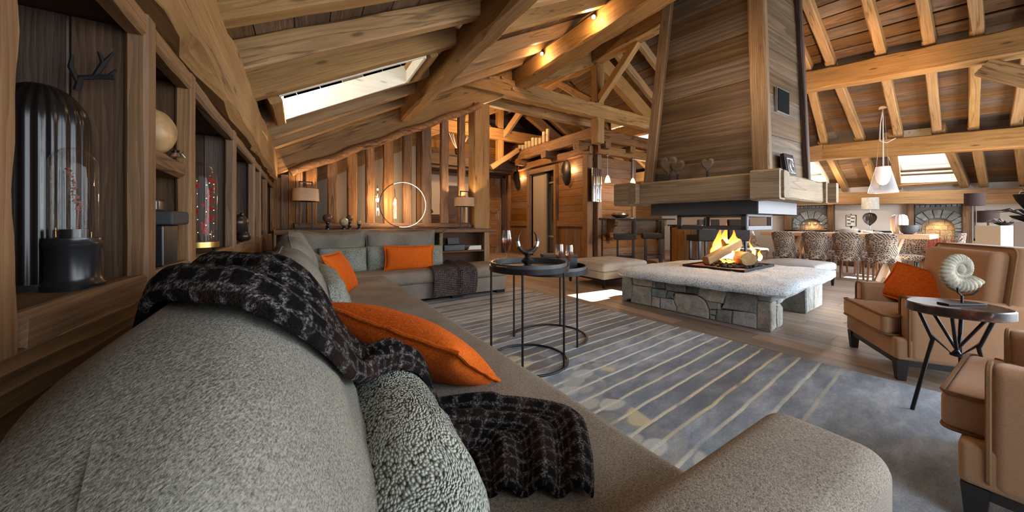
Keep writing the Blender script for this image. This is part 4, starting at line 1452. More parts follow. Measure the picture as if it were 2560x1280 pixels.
armchair((3.655, 0.70, 0), 0.545, 'tan armchair facing the hearth with an orange cushion on its seat', w=0.74, d=0.66)
armchair((2.315, 0.145, 0.019), -0.02, 'tan armchair cut by the picture edge, in front of the black side table', w=0.80, d=0.72)
oc = soft('orange_cushion', 'orange cushion tilted against the arm of the tan armchair', MT['orange'], 0.46, 0.30, 0.14, (3.93, 0.45, 0.435), 0.545 - pi / 2 + 0.95, 0.0, 8.1, pinch=0.06, n=2.4, group=GO, edge='flange', wr=0.003)
place(oc, (3.93, 0.50, 0.425), -1.80, -0.55, 0.25)

# ================================================================== SIDE TABLE with ammonite
def petrified():
    m, t, b = nt('petrified_wood')
    tc = N(t, 'ShaderNodeTexCoord')
    v = tc.outputs['Object']
    n1 = nz(t, v, 7, 5, 0.65, 1.0)
    n2 = nz(t, v, 30, 4, 0.6, 0.5)
    col = ramp(t, n1, [(0.36, (0.010, 0.008, 0.008)), (0.52, (0.030, 0.018, 0.015)), (0.62, (0.11, 0.040, 0.025)), (0.72, (0.14, 0.12, 0.095)), (0.80, (0.26, 0.24, 0.21))])
    t.links.new(mixc(t, ramp(t, n2, [(0.6, 0.0), (0.72, 0.5)]), col, (0.4, 0.38, 0.35)), b.inputs['Base Color'])
    b.inputs['Roughness'].default_value = 0.3
    return m


st = T('side_table', 'round side table of polished black stone on three forked black legs', 'table', (2.93, 0.235, 0.019))
G().lathe([(0, 0.552), (0.165, 0.552), (0.176, 0.558), (0.176, 0.596), (0.170, 0.602), (0, 0.602)], seg=56,
          rib=lambda a: 1 + 0.02 * sin(3 * a + 1) + 0.012 * sin(7 * a)).obj('table_top', petrified(), st, angle=40)
for k in range(3):
    a0 = 2.05 + k * 2 * pi / 3
    foot = (0.16 * cos(a0), 0.16 * sin(a0), 0.0)
    node = (0.015 * cos(a0), 0.015 * sin(a0), 0.335)
    mid = tuple(lerp(foot[i], 0.10 * (cos(a0), sin(a0), 0)[i] + (0, 0, 0.47)[i], 0.82) for i in range(3))
    topp = (0.135 * cos(a0), 0.135 * sin(a0), 0.552)
    g = G().tube([foot, (0.085 * cos(a0), 0.085 * sin(a0), 0.40), topp], 0.0085, 8)
    g.tube([(0.094 * cos(a0 + .0), 0.094 * sin(a0), 0.43), node, (0.11 * cos(a0 + pi), 0.11 * sin(a0 + pi), 0.552)], 0.0075, 8)
    g.obj('leg', MT['blackm'], st)
G().lathe([(0.012, 0.325), (0.024, 0.33), (0.024, 0.34), (0.012, 0.345)], seg=14).obj('collar', MT['blackm'], st)

am = T('ammonite', 'large ribbed fossil ammonite on a small black metal stand', 'fossil', (2.925, 0.225, 0.621), -YAW)
MT['fossil'] = stone_mat('fossil_stone', [(0.34, 0.32, 0.25), (0.34, 0.32, 0.25)], scale=9, spk=60, bmp=0.5)
g = G()
turns = 3.1
NS, NC = 560, 14
vs, fs = [], []
cz = 0.185
for i in range(NS + 1):
    s_ = i / NS
    a = -0.55 - (1 - s_) * turns * 2 * pi
    grow = math.exp(-(1 - s_) * turns * 2 * pi * 0.118)
    Rc = 0.088 * grow
    rt = 0.0385 * grow
    rib = 1 + 0.20 * abs(sin(a * 14)) ** 0.7 + 0.02 * noise.noise((i * 0.1, 0, 2))
    ctr = Vector((Rc * cos(a), 0, Rc * sin(a) + cz))
    rad = Vector((cos(a), 0, sin(a)))
    for k in range(NC):
        b = 2 * pi * k / NC
        rr = rt * (1 + (rib - 1) * max(0.25, 0.5 + 0.5 * cos(b)))
        vs.append(tuple(ctr + rad * rr * 1.05 * cos(b) + Vector((0, 1, 0)) * rr * 0.72 * sin(b)))
for i in range(NS):
    for k in range(NC):
        k2 = (k + 1) % NC
        fs.append((i * NC + k, i * NC + k2, (i + 1) * NC + k2, (i + 1) * NC + k))
fs.append(tuple(reversed(range(NC))))
fs.append(tuple(NS * NC + k for k in range(NC)))
g.add(vs, fs)
g.obj('shell', MT['fossil'], am, angle=60)
G().sph((0, 0, cz), (0.030, 0.018, 0.030), 14, 8).obj('shell_core', MT['fossil'], am)
G().rbox(0.01, 0, 0.005, 0.20, 0.05, 0.010, 0.002, n=1).obj('stand_plate', MT['blackm'], am, smooth=False)
g = G().tube([(0.012, 0, 0.01), (0.012, 0, 0.055)], 0.005, 8)
g.tube([(-0.060, -0.036, 0.095), (-0.05, -0.03, 0.072), (-0.02, -0.02, 0.056), (0.012, 0, 0.05), (0.04, -0.02, 0.058), (0.058, -0.03, 0.08)], 0.004, 6)
g.obj('stand_rod', MT['blackm'], am)

# ================================================================== HEARTH
hearth = T('hearth', 'low open hearth of natural stones under a rough grey granite slab', 'fireplace', (0, 0, 0))
HA, HB, HC = Vector((3.65, 3.01, 0)), Vector((3.80, 1.38, 0)), Vector((5.62, 1.49, 0))
u1 = (HA - HB).normalized()
u2 = (HC - HB).normalized()
n1 = Vector((-u1.y, u1.x, 0))       # outward of the long face
if n1.x > 0:
    n1 = -n1
n2 = Vector((u2.y, -u2.x, 0))
if n2.y > 0:
    n2 = -n2
STONES = [
    [(1.628, 0.355), (1.49, 0.355), (1.472, 0.199), (1.492, 0.051), (1.636, 0.004)],
    [(1.482, 0.355), (1.192, 0.345), (1.195, 0.252), (1.47, 0.245)],
    [(1.47, 0.239), (1.219, 0.244), (1.221, 0.006), (1.507, 0.004)],
    [(1.186, 0.34), (1.156, 0.34), (1.163, 0.25), (1.19, 0.248)],
    [(1.15, 0.335), (1.039, 0.335), (1.045, 0.255), (1.156, 0.248)],
    [(1.033, 0.345), (0.791, 0.345), (0.796, 0.252), (0.917, 0.243), (1.036, 0.248)],
    [(0.785, 0.345), (0.643, 0.345), (0.67, 0.245), (0.796, 0.248)],
    [(1.212, 0.237), (1.008, 0.247), (1.033, 0.142), (1.212, 0.139)],
    [(1.002, 0.238), (0.922, 0.232), (0.941, 0.198), (0.927, 0.156), (1.029, 0.142)],
    [(1.208, 0.133), (1.108, 0.133), (1.108, 0.004), (1.216, 0.007)],
    [(1.102, 0.136), (0.941, 0.145), (0.897, 0.06), (0.90, 0.004), (1.102, 0.004)],
    [(0.915, 0.226), (0.67, 0.239), (0.588, 0.198), (0.548, 0.10), (0.548, 0.004), (0.895, 0.004), (0.892, 0.06), (0.933, 0.15)],
    [(0.637, 0.345), (0.375, 0.345), (0.375, 0.30), (0.408, 0.200), (0.581, 0.200), (0.661, 0.245)],
    [(0.576, 0.195), (0.432, 0.193), (0.435, 0.125), (0.542, 0.108)],
    [(0.37, 0.335), (0.104, 0.34), (0.111, 0.155), (0.424, 0.143), (0.403, 0.195)],
    [(0.098, 0.363), (-0.014, 0.362), (-0.004, 0.292), (0.098, 0.292)],
    [(0.105, 0.285), (-0.006, 0.286), (-0.004, 0.004), (0.105, 0.004)],
    [(0.541, 0.103), (0.472, 0.116), (0.480, 0.055), (0.541, 0.052)],
    [(0.541, 0.047), (0.486, 0.05), (0.486, 0.004), (0.541, 0.004)],
    [(0.466, 0.118), (0.324, 0.138), (0.330, 0.004), (0.480, 0.004), (0.474, 0.055)],
    [(0.319, 0.139), (0.112, 0.150), (0.112, 0.005), (0.324, 0.004)],
]
MT['stone'] = stone_mat('hearth_stone', [(0.15, 0.185, 0.188), (0.36, 0.335, 0.28), (0.20, 0.24, 0.242), (0.44, 0.405, 0.34), (0.24, 0.27, 0.272), (0.40, 0.41, 0.40)], scale=7, spk=70, bmp=1.0)
MT['granite0'] = None


def jag(poly, amp):
    out = []
    n = len(poly)
    for i in range(n):
        a, b = poly[i], poly[(i + 1) % n]
        out.append(a)
        if sqrt((a[0] - b[0]) ** 2 + (a[1] - b[1]) ** 2) > 0.09:
            out.append(((a[0] + b[0]) / 2 + random.uniform(-amp, amp), (a[1] + b[1]) / 2 + random.uniform(-amp, amp)))
    return out


def ccw(poly):
    A = sum(p[0] * q[1] - q[0] * p[1] for p, q in zip(poly, poly[1:] + poly[:1]))
    return poly if A > 0 else poly[::-1]


def stones_on(parent, polys, org, u, n, mat, d0=-0.10, proud=0.012, inset=0.012, name='stone'):
    """each stone a mesh of its own, origin in its middle"""
    flip = u.cross(Vector((0, 0, 1))).dot(n) < 0
    for poly in polys:
        p = ccw(poly)
        cu = sum(q[0] for q in p) / len(p)
        cv = sum(q[1] for q in p) / len(p)
        c = org + u * cu + Vector((0, 0, cv))
        q = [((-1 if flip else 1) * (a - cu), b - cv) for a, b in p]
        uu = -u if flip else u
        g = G().prism(ccw(q), lambda a, b, d: tuple(uu * a + Vector((0, 0, b)) + n * d), d0, random.uniform(0.2, 1.3) * proud, inset)
        o = g.obj(name, mat, parent, smooth=False)
        o.location = c


stones_on(hearth, [jag(p, 0.006) for p in STONES], HB, u1, n1, MT['stone'], proud=0.014)
SIDE = [
    [(0.0, 0.286), (0.0, 0.004), (0.17, 0.004), (0.15, 0.14), (0.17, 0.286)],
    [(0.175, 0.24), (0.155, 0.13), (0.175, 0.004), (0.34, 0.004), (0.35, 0.20), (0.28, 0.24)],
    [(0.178, 0.29), (0.178, 0.245), (0.28, 0.245), (0.42, 0.27), (0.70, 0.27), (1.10, 0.285), (1.10, 0.36), (0.0, 0.36), (0.0, 0.292)],
    [(1.16, 0.36), (1.10, 0.36), (1.10, 0.18), (1.12, 0.004), (1.40, 0.004), (1.42, 0.2), (1.41, 0.36)],
    [(1.415, 0.36), (1.425, 0.2), (1.405, 0.004), (1.80, 0.004), (1.80, 0.36)],
]
stones_on(hearth, [jag(p, 0.005) for p in SIDE], HB, u2, n2, MT['stone'], d0=-0.22, proud=0.014)
# core and far sides
g = G()
g.prism(ccw([(0.06, 0.10), (0.06, 1.60), (1.74, 1.60), (1.74, 0.55), (0.95, 0.55), (0.95, 1.2), (0.36, 1.2), (0.36, 0.10)][::-1]), lambda a, b, d: tuple(HB + u2 * a + u1 * b + Vector((0, 0, d))), 0.0, 0.35)
g.obj('core', plain('dark_mortar', (0.05, 0.05, 0.048), 0.95), hearth, smooth=False)


def granite():
    m, t, b = nt('granite')
    tc = N(t, 'ShaderNodeTexCoord')
    v = tc.outputs['Object']
    a = nz(t, v, 75, 3, 0.75)
    c = nz(t, v, 160, 2, 0.7)
    d = nz(t, v, 5, 3, 0.6)
    f = mth(t, 'ADD', mth(t, 'MULTIPLY', a, 0.6), mth(t, 'MULTIPLY', c, 0.4))
    f = mth(t, 'ADD', f, mth(t, 'MULTIPLY', mth(t, 'SUBTRACT', d, 0.5), 0.12))
    col = ramp(t, f, [(0.36, (0.08, 0.09, 0.10)), (0.44, (0.36, 0.40, 0.43)), (0.50, (0.64, 0.71, 0.76)), (0.62, (0.80, 0.86, 0.90))])
    t.links.new(col, b.inputs['Base Color'])
    b.inputs['Roughness'].default_value = 0.8
    bump(t, b, f, 0.8, 0.02)
    return m


MT['granite'] = granite()
# slab: an irregular rounded outline, rough top
OUT = [(3.60, 1.34), (3.68, 1.22), (3.85, 1.22), (4.3, 1.27), (4.9, 1.28), (5.5, 1.33), (5.78, 1.42), (5.80, 1.6), (5.76, 2.1), (5.70, 2.6), (5.55, 2.95), (5.2, 3.10), (4.7, 3.12), (4.1, 3.10), (3.65, 3.04), (3.47, 2.90), (3.46, 2.6), (3.50, 2.1), (3.55, 1.7)]
cx_, cy_ = 4.62, 2.15
ring = []
n_ = len(OUT)
for i in range(n_):
    for k in range(5):
        t_ = k / 5
        p0, p1, p2, p3 = OUT[i - 1], OUT[i], OUT[(i + 1) % n_], OUT[(i + 2) % n_]
        ring.append(tuple(0.5 * ((2 * p1[q]) + (-p0[q] + p2[q]) * t_ + (2 * p0[q] - 5 * p1[q] + 4 * p2[q] - p3[q]) * t_ ** 2 + (-p0[q] + 3 * p1[q] - 3 * p2[q] + p3[q]) * t_ ** 3) for q in (0, 1)))
g = G()
vs, fs = [], []
m_ = len(ring)
lev = [(0.0, 0.362), (0.93, 0.362), (0.985, 0.372), (1.0, 0.40), (0.995, 0.425), (0.97, 0.445), (0.93, 0.456), (0.85, 0.463), (0.72, 0.467), (0.58, 0.470), (0.44, 0.472), (0.3, 0.472), (0.15, 0.472), (0.0, 0.472)]
for li, (k, z) in enumerate(lev):
    for (x, y) in ring:
        px_, py_ = cx_ + (x - cx_) * k, cy_ + (y - cy_) * k
        dz = 0.010 * noise.noise((px_ * 9, py_ * 9, z * 9)) + 0.006 * noise.noise((px_ * 30, py_ * 30, z * 20)) if li > 1 else 0
        do = 0.012 * noise.noise((px_ * 14, py_ * 14, z * 25)) if 1 < li < 7 else 0
        vs.append((px_ + do, py_ + do, z + dz * (1 if k > 0 else 0)))
for li in range(len(lev) - 1):
    for k in range(m_):
        k2 = (k + 1) % m_
        fs.append((li * m_ + k, li * m_ + k2, (li + 1) * m_ + k2, (li + 1) * m_ + k))
g.add(vs, fs)
g.obj('granite_slab', MT['granite'], hearth, angle=50)

# fire tray, embers, logs, flames
FC = Vector((4.84, 2.23, 0.474))
fd = u1
tray = T('fire_tray', 'square black steel fire tray sunk on the granite slab', 'tray', FC, atan2(u2.y, u2.x))
g = G().box(-0.50, -0.36, -0.003, 0.50, 0.36, 0.006)
for a in ((-0.50, -0.36, 0.50, -0.335), (-0.50, 0.335, 0.50, 0.36), (-0.50, -0.36, -0.475, 0.36), (0.475, -0.36, 0.50, 0.36)):
    g.box(a[0], a[1], -0.003, a[2], a[3], 0.026)
g.obj('frame', MT['blackm'], tray, smooth=False)
G().box(-0.47, -0.33, 0.006, 0.47, 0.33, 0.010).obj('brick_bed', plain('brick_bed', (0.42, 0.17, 0.10), 0.9), tray, smooth=False)
g = G()
for k in range(260):
    r_ = sqrt(random.random())
    a = random.random() * 2 * pi
    x, y = 0.06 + 0.40 * r_ * cos(a), -0.02 + 0.30 * r_ * sin(a)
    s_ = random.uniform(0.018, 0.04)
    z = 0.012 + 0.06 * (1 - r_) * random.random() + s_ * 0.4
    sd = random.random() * 50
    g.sph((x, y, z), (s_, s_ * random.uniform(.5, 1), s_ * random.uniform(.4, .8)), 6, 4, fn=lambda p: 1 + 0.5 * noise.noise((p[0] * 2 + sd, p[1] * 2, p[2] * 2)))
o = g.obj('charcoal_bed', stone_mat('charcoal', [(0.02, 0.021, 0.023), (0.02, 0.021, 0.023)], scale=30, spk=90, bmp=0.6), None, smooth=False)
o.location = FC
o.rotation_euler = (0, 0, atan2(u2.y, u2.x))
o['kind'] = 'stuff'
o['label'] = 'heap of black charcoal lumps in the fire tray'
o['category'] = 'charcoal'
g = G()
for k in range(26):
    a = random.random() * 2 * pi
    g.sph((0.06 + 0.22 * random.random() * cos(a), 0.16 * random.random() * sin(a), 0.05 + 0.02 * random.random()), 0.02, 6, 4)
o = g.obj('ember_bed', MT['ember'], None, smooth=False)
o.location = FC
o.rotation_euler = (0, 0, atan2(u2.y, u2.x))
o['kind'] = 'stuff'
o['label'] = 'glowing embers under the burning logs'
o['category'] = 'ember'


def firelog(p0, p1, r, label, split=True):
    p0, p1 = Vector(p0), Vector(p1)
    d = p1 - p0
    L = d.length
    prof = []
    sd = random.random() * 20
    if split:
        for k in range(12):
            a = pi * 0.75 * k / 11 - 0.2
            prof.append((r * cos(a), r * sin(a)))
        prof.append((-0.4 * r, -0.55 * r))
        prof.append((0.5 * r, -0.6 * r))
    else:
        prof = [(r * cos(2 * pi * k / 18), r * sin(2 * pi * k / 18)) for k in range(18)]
    n_ = 9
    vs, fs = [], []
    m_ = len(prof)
    for i in range(n_ + 1):
        for k, (a, b) in enumerate(prof):
            q = 1 + 0.10 * noise.noise((i * 0.5 + sd, k * 0.6, 1))
            vs.append((-L / 2 + L * i / n_ + 0.008 * noise.noise((k, sd, i)), a * q, b * q))
    for i in range(n_):
        for k in range(m_):
            k2 = (k + 1) % m_
            fs.append((i * m_ + k, i * m_ + k2, (i + 1) * m_ + k2, (i + 1) * m_ + k))
    fs.append(tuple(reversed(range(m_))))
    fs.append(tuple(n_ * m_ + k for k in range(m_)))
    g = G()
    g.add(vs, fs)
    o = g.obj('fire_log', MT['log'], smooth=False)
    x = d.normalized()
    y = Vector((0, 0, 1)).cross(x).normalized()
    z = x.cross(y)
    o.matrix_world = Matrix(((x.x, y.x, z.x, (p0.x + p1.x) / 2), (x.y, y.y, z.y, (p0.y + p1.y) / 2), (x.z, y.z, z.z, (p0.z + p1.z) / 2), (0, 0, 0, 1)))
    return tag(o, label, 'log', 'logs burning on the hearth')


VR = Vector((cos(YAW), -sin(YAW), 0))
VF = Vector((sin(YAW), cos(YAW), 0))
firelog(FC + VR * -0.36 - VF * 0.12 + Vector((0, 0, 0.075)), FC + VR * 0.17 + VF * 0.02 + Vector((0, 0, 0.30)), 0.072, 'split log slanting up from the tray on top of the others')
firelog(FC + VR * 0.06 - VF * 0.30 + Vector((0, 0, 0.125)), FC + VR * 0.16 + VF * 0.12 + Vector((0, 0, 0.115)), 0.086, 'round log lying end-on in the charcoal', split=False)
firelog(FC + VR * -0.10 + VF * 0.22 + Vector((0, 0, 0.14)), FC + VR * -0.04 + VF * -0.02 + Vector((0, 0, 0.33)), 0.060, 'short log standing up behind the slanting one')


def flame_mat():
    m, t, b = nt('flame')
    t.nodes.remove(b)
    out = t.nodes['Material Output']
    tc = N(t, 'ShaderNodeTexCoord')
    sep = N(t, 'ShaderNodeSeparateXYZ')
    t.links.new(tc.outputs['Generated'], sep.inputs[0])
    n_ = nz(t, vmap(t, tc.outputs['Object'], (14, 14, 5)), 1.0, 3)
    h = mth(t, 'ADD', sep.outputs[2], mth(t, 'MULTIPLY', mth(t, 'SUBTRACT', n_, 0.5), 0.5))
    col = ramp(t, h, [(0.0, (1.0, 0.72, 0.36)), (0.35, (1.0, 0.50, 0.12)), (0.62, (1.0, 0.22, 0.02)), (1.0, (0.6, 0.06, 0.003))])
    em = N(t, 'ShaderNodeEmission')
    em.inputs[1].default_value = 3.2
    t.links.new(col, em.inputs[0])
    tr = N(t, 'ShaderNodeBsdfTransparent')
    lw = N(t, 'ShaderNodeLayerWeight')
    lw.inputs[0].default_value = 0.5
    a = mth(t, 'MULTIPLY', ramp(t, h, [(0.25, 0.0), (0.95, 1.0)]), 0.8)
    a = mth(t, 'MAXIMUM', a, ramp(t, lw.outputs['Facing'], [(0.35, 0.0), (0.9, 1.0)]))
    a = mth(t, 'MAXIMUM', a, 0.25)
    mx = N(t, 'ShaderNodeMixShader')
    t.links.new(a, mx.inputs[0])
    t.links.new(em.outputs[0], mx.inputs[1])
    t.links.new(tr.outputs[0], mx.inputs[2])
    t.links.new(mx.outputs[0], out.inputs[0])
    return m


MT['flame'] = flame_mat()
fl_ = T('flame', 'tall orange flames rising from the burning logs', 'flame', FC + Vector((0, 0, 0.10)))
for k, (a, b, h, r_, ln) in enumerate(((-0.16, 0.06, 0.34, 0.045, 0.05), (-0.08, 0.08, 0.46, 0.062, 0.02), (0.0, 0.10, 0.50, 0.068, 0.03), (0.07, 0.07, 0.44, 0.062, 0.04), (0.13, 0.05, 0.36, 0.05, 0.01), (0.23, -0.14, 0.28, 0.022, -0.03), (0.28, -0.18, 0.15, 0.026, 0.02), (-0.22, 0.0, 0.22, 0.035, 0.03), (0.03, 0.0, 0.30, 0.05, 0.0))):
    pts, rr = [], []
    for i in range(13):
        t_ = i / 12
        w_ = VR * (a + ln * t_ + 0.018 * sin(t_ * 7 + k)) + VF * (b + 0.012 * sin(t_ * 6 + k * 2)) + Vector((0, 0, h * t_))
        pts.append(w_)
        rr.append(max(0.0015, r_ * (sin(pi * min(1, (t_ * 0.8 + 0.22))) ** 0.9) * (1 - t_ ** 2.2) + 0.001))
    G().tube(pts, rr, 10).obj('flame_tongue', MT['flame'], fl_)
light('fire_light', 'POINT', tuple(FC + Vector((0.02, 0.0, 0.45))), 14, (1.0, 0.55, 0.22), size=0.10)

# ================================================================== CHIMNEY HOOD
hood = T('chimney_hood', 'tall tapering chimney hood clad in old boards over a heavy timber frame', 'chimney hood', (0, 0, 0))
ZB, ZT = 1.52, 3.80
B4 = [Vector((3.75, 2.66, ZB)), Vector((3.95, 1.50, ZB)), Vector((5.10, 1.50, ZB)), Vector((4.95, 2.70, ZB))]      # left, near, right, back
T4 = [Vector((3.94, 2.52, ZT)), Vector((4.11, 1.62, ZT)), Vector((5.09, 1.585, ZT)), Vector((4.92, 2.5, ZT))]


def hp(i, z):
    t_ = (z - ZB) / (ZT - ZB)
    return B4[i] + (T4[i] - B4[i]) * t_


ZTOP = 5.25
for (i, j) in ((1, 0), (1, 2), (2, 3), (3, 0)):
    z = ZB
    while z < ZTOP - 0.02:
        h = min(random.uniform(0.20, 0.30), ZTOP - z)
        a, b = hp(i, z), hp(j, z)
        a2, b2 = hp(i, z + h - 0.003), hp(j, z + h - 0.003)
        cen = (a + b + a2 + b2) / 4
        up_ = ((a2 + b2) / 2 - (a + b) / 2)
        d_ = (b - a).normalized()
        nn = d_.cross(up_).normalized()
        inw = Vector((4.45, 2.1, cen.z)) - cen
        if nn.dot(inw) < 0:
            nn = -nn
        Lh = (b - a).length / 2
        q = 0.012 * random.random()
        g = G()
        # board in its own frame: x along
        x_ = d_
        z_ = up_.normalized()
        y_ = z_.cross(x_)
        M3 = Matrix(((x_.x, y_.x, z_.x), (x_.y, y_.y, z_.y), (x_.z, y_.z, z_.z)))
        inv = M3.transposed()
        pts = [inv @ (p - cen) for p in (a, b, b2, a2)]
        off = inv @ nn
        vs = [tuple(p + off * q) for p in pts] + [tuple(p + off * (q + 0.03)) for p in pts]
        g.add(vs, [(0, 1, 2, 3), (7, 6, 5, 4), (0, 4, 5, 1), (1, 5, 6, 2), (2, 6, 7, 3), (3, 7, 4, 0)])
        o = g.obj('plank', MT['hood'], hood, smooth=False)
        o.matrix_local = Matrix.Translation(cen) @ M3.to_4x4()
        z += h
for i, (w_, dv) in enumerate(((0.12, (0.1, 0)), (0.145, (0, 0)), (0.09, (0, 0)), (0.12, (0, 0)))):
    a, b = hp(i, ZB), hp(i, ZTOP)
    ax = (B4[1] - B4[0]).normalized() if i in (0, 1) else (B4[2] - B4[1]).normalized()
    beam('corner_post', a, b, w_ if i != 2 else 0.10, w_ if i != 2 else 0.08, MT['hoodpost'] if i != 2 else MT['darkwood'], hood, up=ax, n=16, hew=0.010, ch=0.006)
# timber frame (mantel) with crossing beam ends
ZM0, ZM1 = 1.285, 1.535
hM = ZM1 - ZM0
c0, c1, c2, c3 = Vector((3.44, 2.84, 0)), Vector((3.70, 1.30, 0)), Vector((5.38, 1.36, 0)), Vector((5.2, 2.95, 0))
zc = Vector((0, 0, (ZM0 + ZM1) / 2))


def mbeam(p, q, e0, e1, dz=0.0, k=1.0):
    d_ = (q - p).normalized()
    beam('frame_beam', p - d_ * e0 + zc + Vector((0, 0, dz)), q + d_ * e1 + zc + Vector((0, 0, dz)), 0.24, hM * k, MT['mantel'], hood, n=22, hew=0.022, ch=0.008)


inn = 0.12
mbeam(c0 + Vector((inn, 0, 0)), c1 + Vector((inn, 0, 0)), 0.0, 0.04, 0.004)
mbeam(c1 + Vector((0, inn, 0)), c2 + Vector((0, inn, 0)), -0.06, 0.06, 0.0, 0.985)
mbeam(c2 + Vector((-inn, 0.1, 0)), c3 + Vector((-inn, 0, 0)), 0.12, 0.05, 0.0)
mbeam(c0 + Vector((0, -inn, 0)), c3 + Vector((0, -inn, 0)), 0.05, 0.08, 0.0, 0.985)
for (p, q) in ((c1 + Vector((0.05, 0.02, 0)), (c0 - c1).normalized()), (c0 + Vector((0.06, 0.03, 0)), (c1 - c0).normalized())):
    d_ = q
    beam('beam_end', p - d_ * 0.05 + zc, p + d_ * 0.17 + zc, 0.27, hM + 0.03, MT['mantel'], hood, n=5, hew=0.014, ch=0.008)
d_ = (c2 - c1).normalized()
beam('beam_end', c1 + Vector((0.03, 0.08, 0)) - d_ * 0.05 + zc + Vector((0, 0, 0.0)), c1 + Vector((0.03, 0.08, 0)) + d_ * 0.24 + zc, 0.21, hM + 0.01, MT['mantel'], hood, n=5, hew=0.014, ch=0.008)
d_ = (c3 - c2).normalized()
beam('beam_end', c2 + Vector((-0.02, 0.02, 0)) - d_ * 0.10 + zc, c2 + Vector((-0.02, 0.02, 0)) + d_ * 0.12 + zc, 0.16, hM - 0.02, MT['mantel'], hood, n=5, hew=0.014, ch=0.008)
# deck of the mantel
g = G()
g.prism(ccw([(p.x, p.y) for p in (c0 + Vector((.2, -.1, 0)), c1 + Vector((.2, .2, 0)), c2 + Vector((-.2, .2, 0)), c3 + Vector((-.2, -.2, 0)))]), lambda a, b, d: (a, b, d), ZM0 + 0.03, ZM1 - 0.03)
g.obj('mantel_deck', MT['mantel'], hood, smooth=False)
# steel skirt and the rising glass box
o3 = Vector((3.93, 1.53, 0))
a1 = (c0 - c1).normalized()
a2 = (c2 - c1).normalized()


def skirt(name, org, la, lb, z0, z1, mat, th=0.012, faces=(0, 1, 2, 3)):
    P4 = [org, org + a1 * la, org + a1 * la + a2 * lb, org + a2 * lb]
    g = G()
    for k in faces:
        p, q = P4[k], P4[(k + 1) % 4]
        d_ = (q - p)
        n_ = Vector((d_.y, -d_.x, 0)).normalized() * th
        if n_.dot((org + a1 * la / 2 + a2 * lb / 2) - p) < 0:
            n_ = -n_
        vs = [p, q, q + n_, p + n_]
        v8 = [(v.x, v.y, z0) for v in vs] + [(v.x, v.y, z1) for v in vs]
        g.add(v8, [(3, 2, 1, 0), (4, 5, 6, 7), (0, 1, 5, 4), (1, 2, 6, 5), (2, 3, 7, 6), (3, 0, 4, 7)])
    return g.obj(name, mat, hood, smooth=False)


skirt('steel_skirt', o3, 1.12, 1.12, 1.145, 1.30, MT['steel'], faces=(0, 1, 2))
skirt('steel_skirt', o3 - Vector((0.004, 0.004, 0)), 1.13, 1.13, 1.150, 1.30, MT['steel2'], faces=(3,))
og = o3 + a1 * 0.14 + a2 * 0.10
LA, LB = 0.70, 0.70
P4 = [og, og + a1 * LA, og + a1 * LA + a2 * LB, og + a2 * LB]
for k in range(4):
    p, q = P4[k], P4[(k + 1) % 4]
    d_ = (q - p).normalized()
    mm = MT['frame'] if k == 3 else MT['steel']
    hb = 0.045
    beam('glass_frame', p + Vector((0, 0, 0.975 + hb / 2)), q + Vector((0, 0, 0.975 + hb / 2)), 0.02, hb, mm, hood, ch=0.002)
    beam('glass_frame', p + Vector((0, 0, 1.135)), q + Vector((0, 0, 1.135)), 0.02, 0.025, mm, hood, ch=0.002)
    for r_ in (p + d_ * 0.02, q - d_ * 0.02):
        beam('glass_frame', r_ + Vector((0, 0, 0.98)), r_ + Vector((0, 0, 1.15)), 0.02, 0.05 if k != 3 else 0.03, mm, hood, up=d_, ch=0.002)
    g = G()
    g.add([tuple(p + Vector((0, 0, 1.0))), tuple(q + Vector((0, 0, 1.0))), tuple(q + Vector((0, 0, 1.14))), tuple(p + Vector((0, 0, 1.14)))], [(0, 1, 2, 3)])
    g.obj('glass_pane', MT['pane'], hood, smooth=False)
pm = (P4[0] + P4[1]) / 2 + n1 * 0.012
beam('pull_handle', pm - a1 * 0.07 + Vector((0, 0, 0.985)), pm + a1 * 0.07 + Vector((0, 0, 0.985)), 0.02, 0.012, MT['chrome'], hood, ch=0.002)
# vent grille on the right face
vz = 2.40
va, vb = hp(1, vz), hp(2, vz)
vd = (vb - va).normalized()
vc = va + vd * 0.50
vn = vd.cross(Vector((0, 0, 1))).normalized()
if vn.y > 0:
    vn = -vn
ve = G()
ve.obox(vc + vn * 0.012, vd * 0.155, vn * 0.012, Vector((0, 0, 0.135)))
vo = ve.obj('vent_plate', MT['silver'], hood, smooth=False)
ve = G()
ve.obox(vc + vn * 0.026, vd * 0.142, vn * 0.004, Vector((0, 0, 0.122)))
ve.obj('vent_grille', plain('vent_black', (0.006, 0.006, 0.006), 0.9, spec=0.05), vo, smooth=False)

# wooden hearts and the framed letter standing on the mantel
MT['drift'] = wood('driftwood', (0.04, 0.026, 0.016), (0.115, 0.08, 0.05), (0.22, 0.165, 0.11), knots=0.3, var=0.08, bmp=0.9, ring=30)


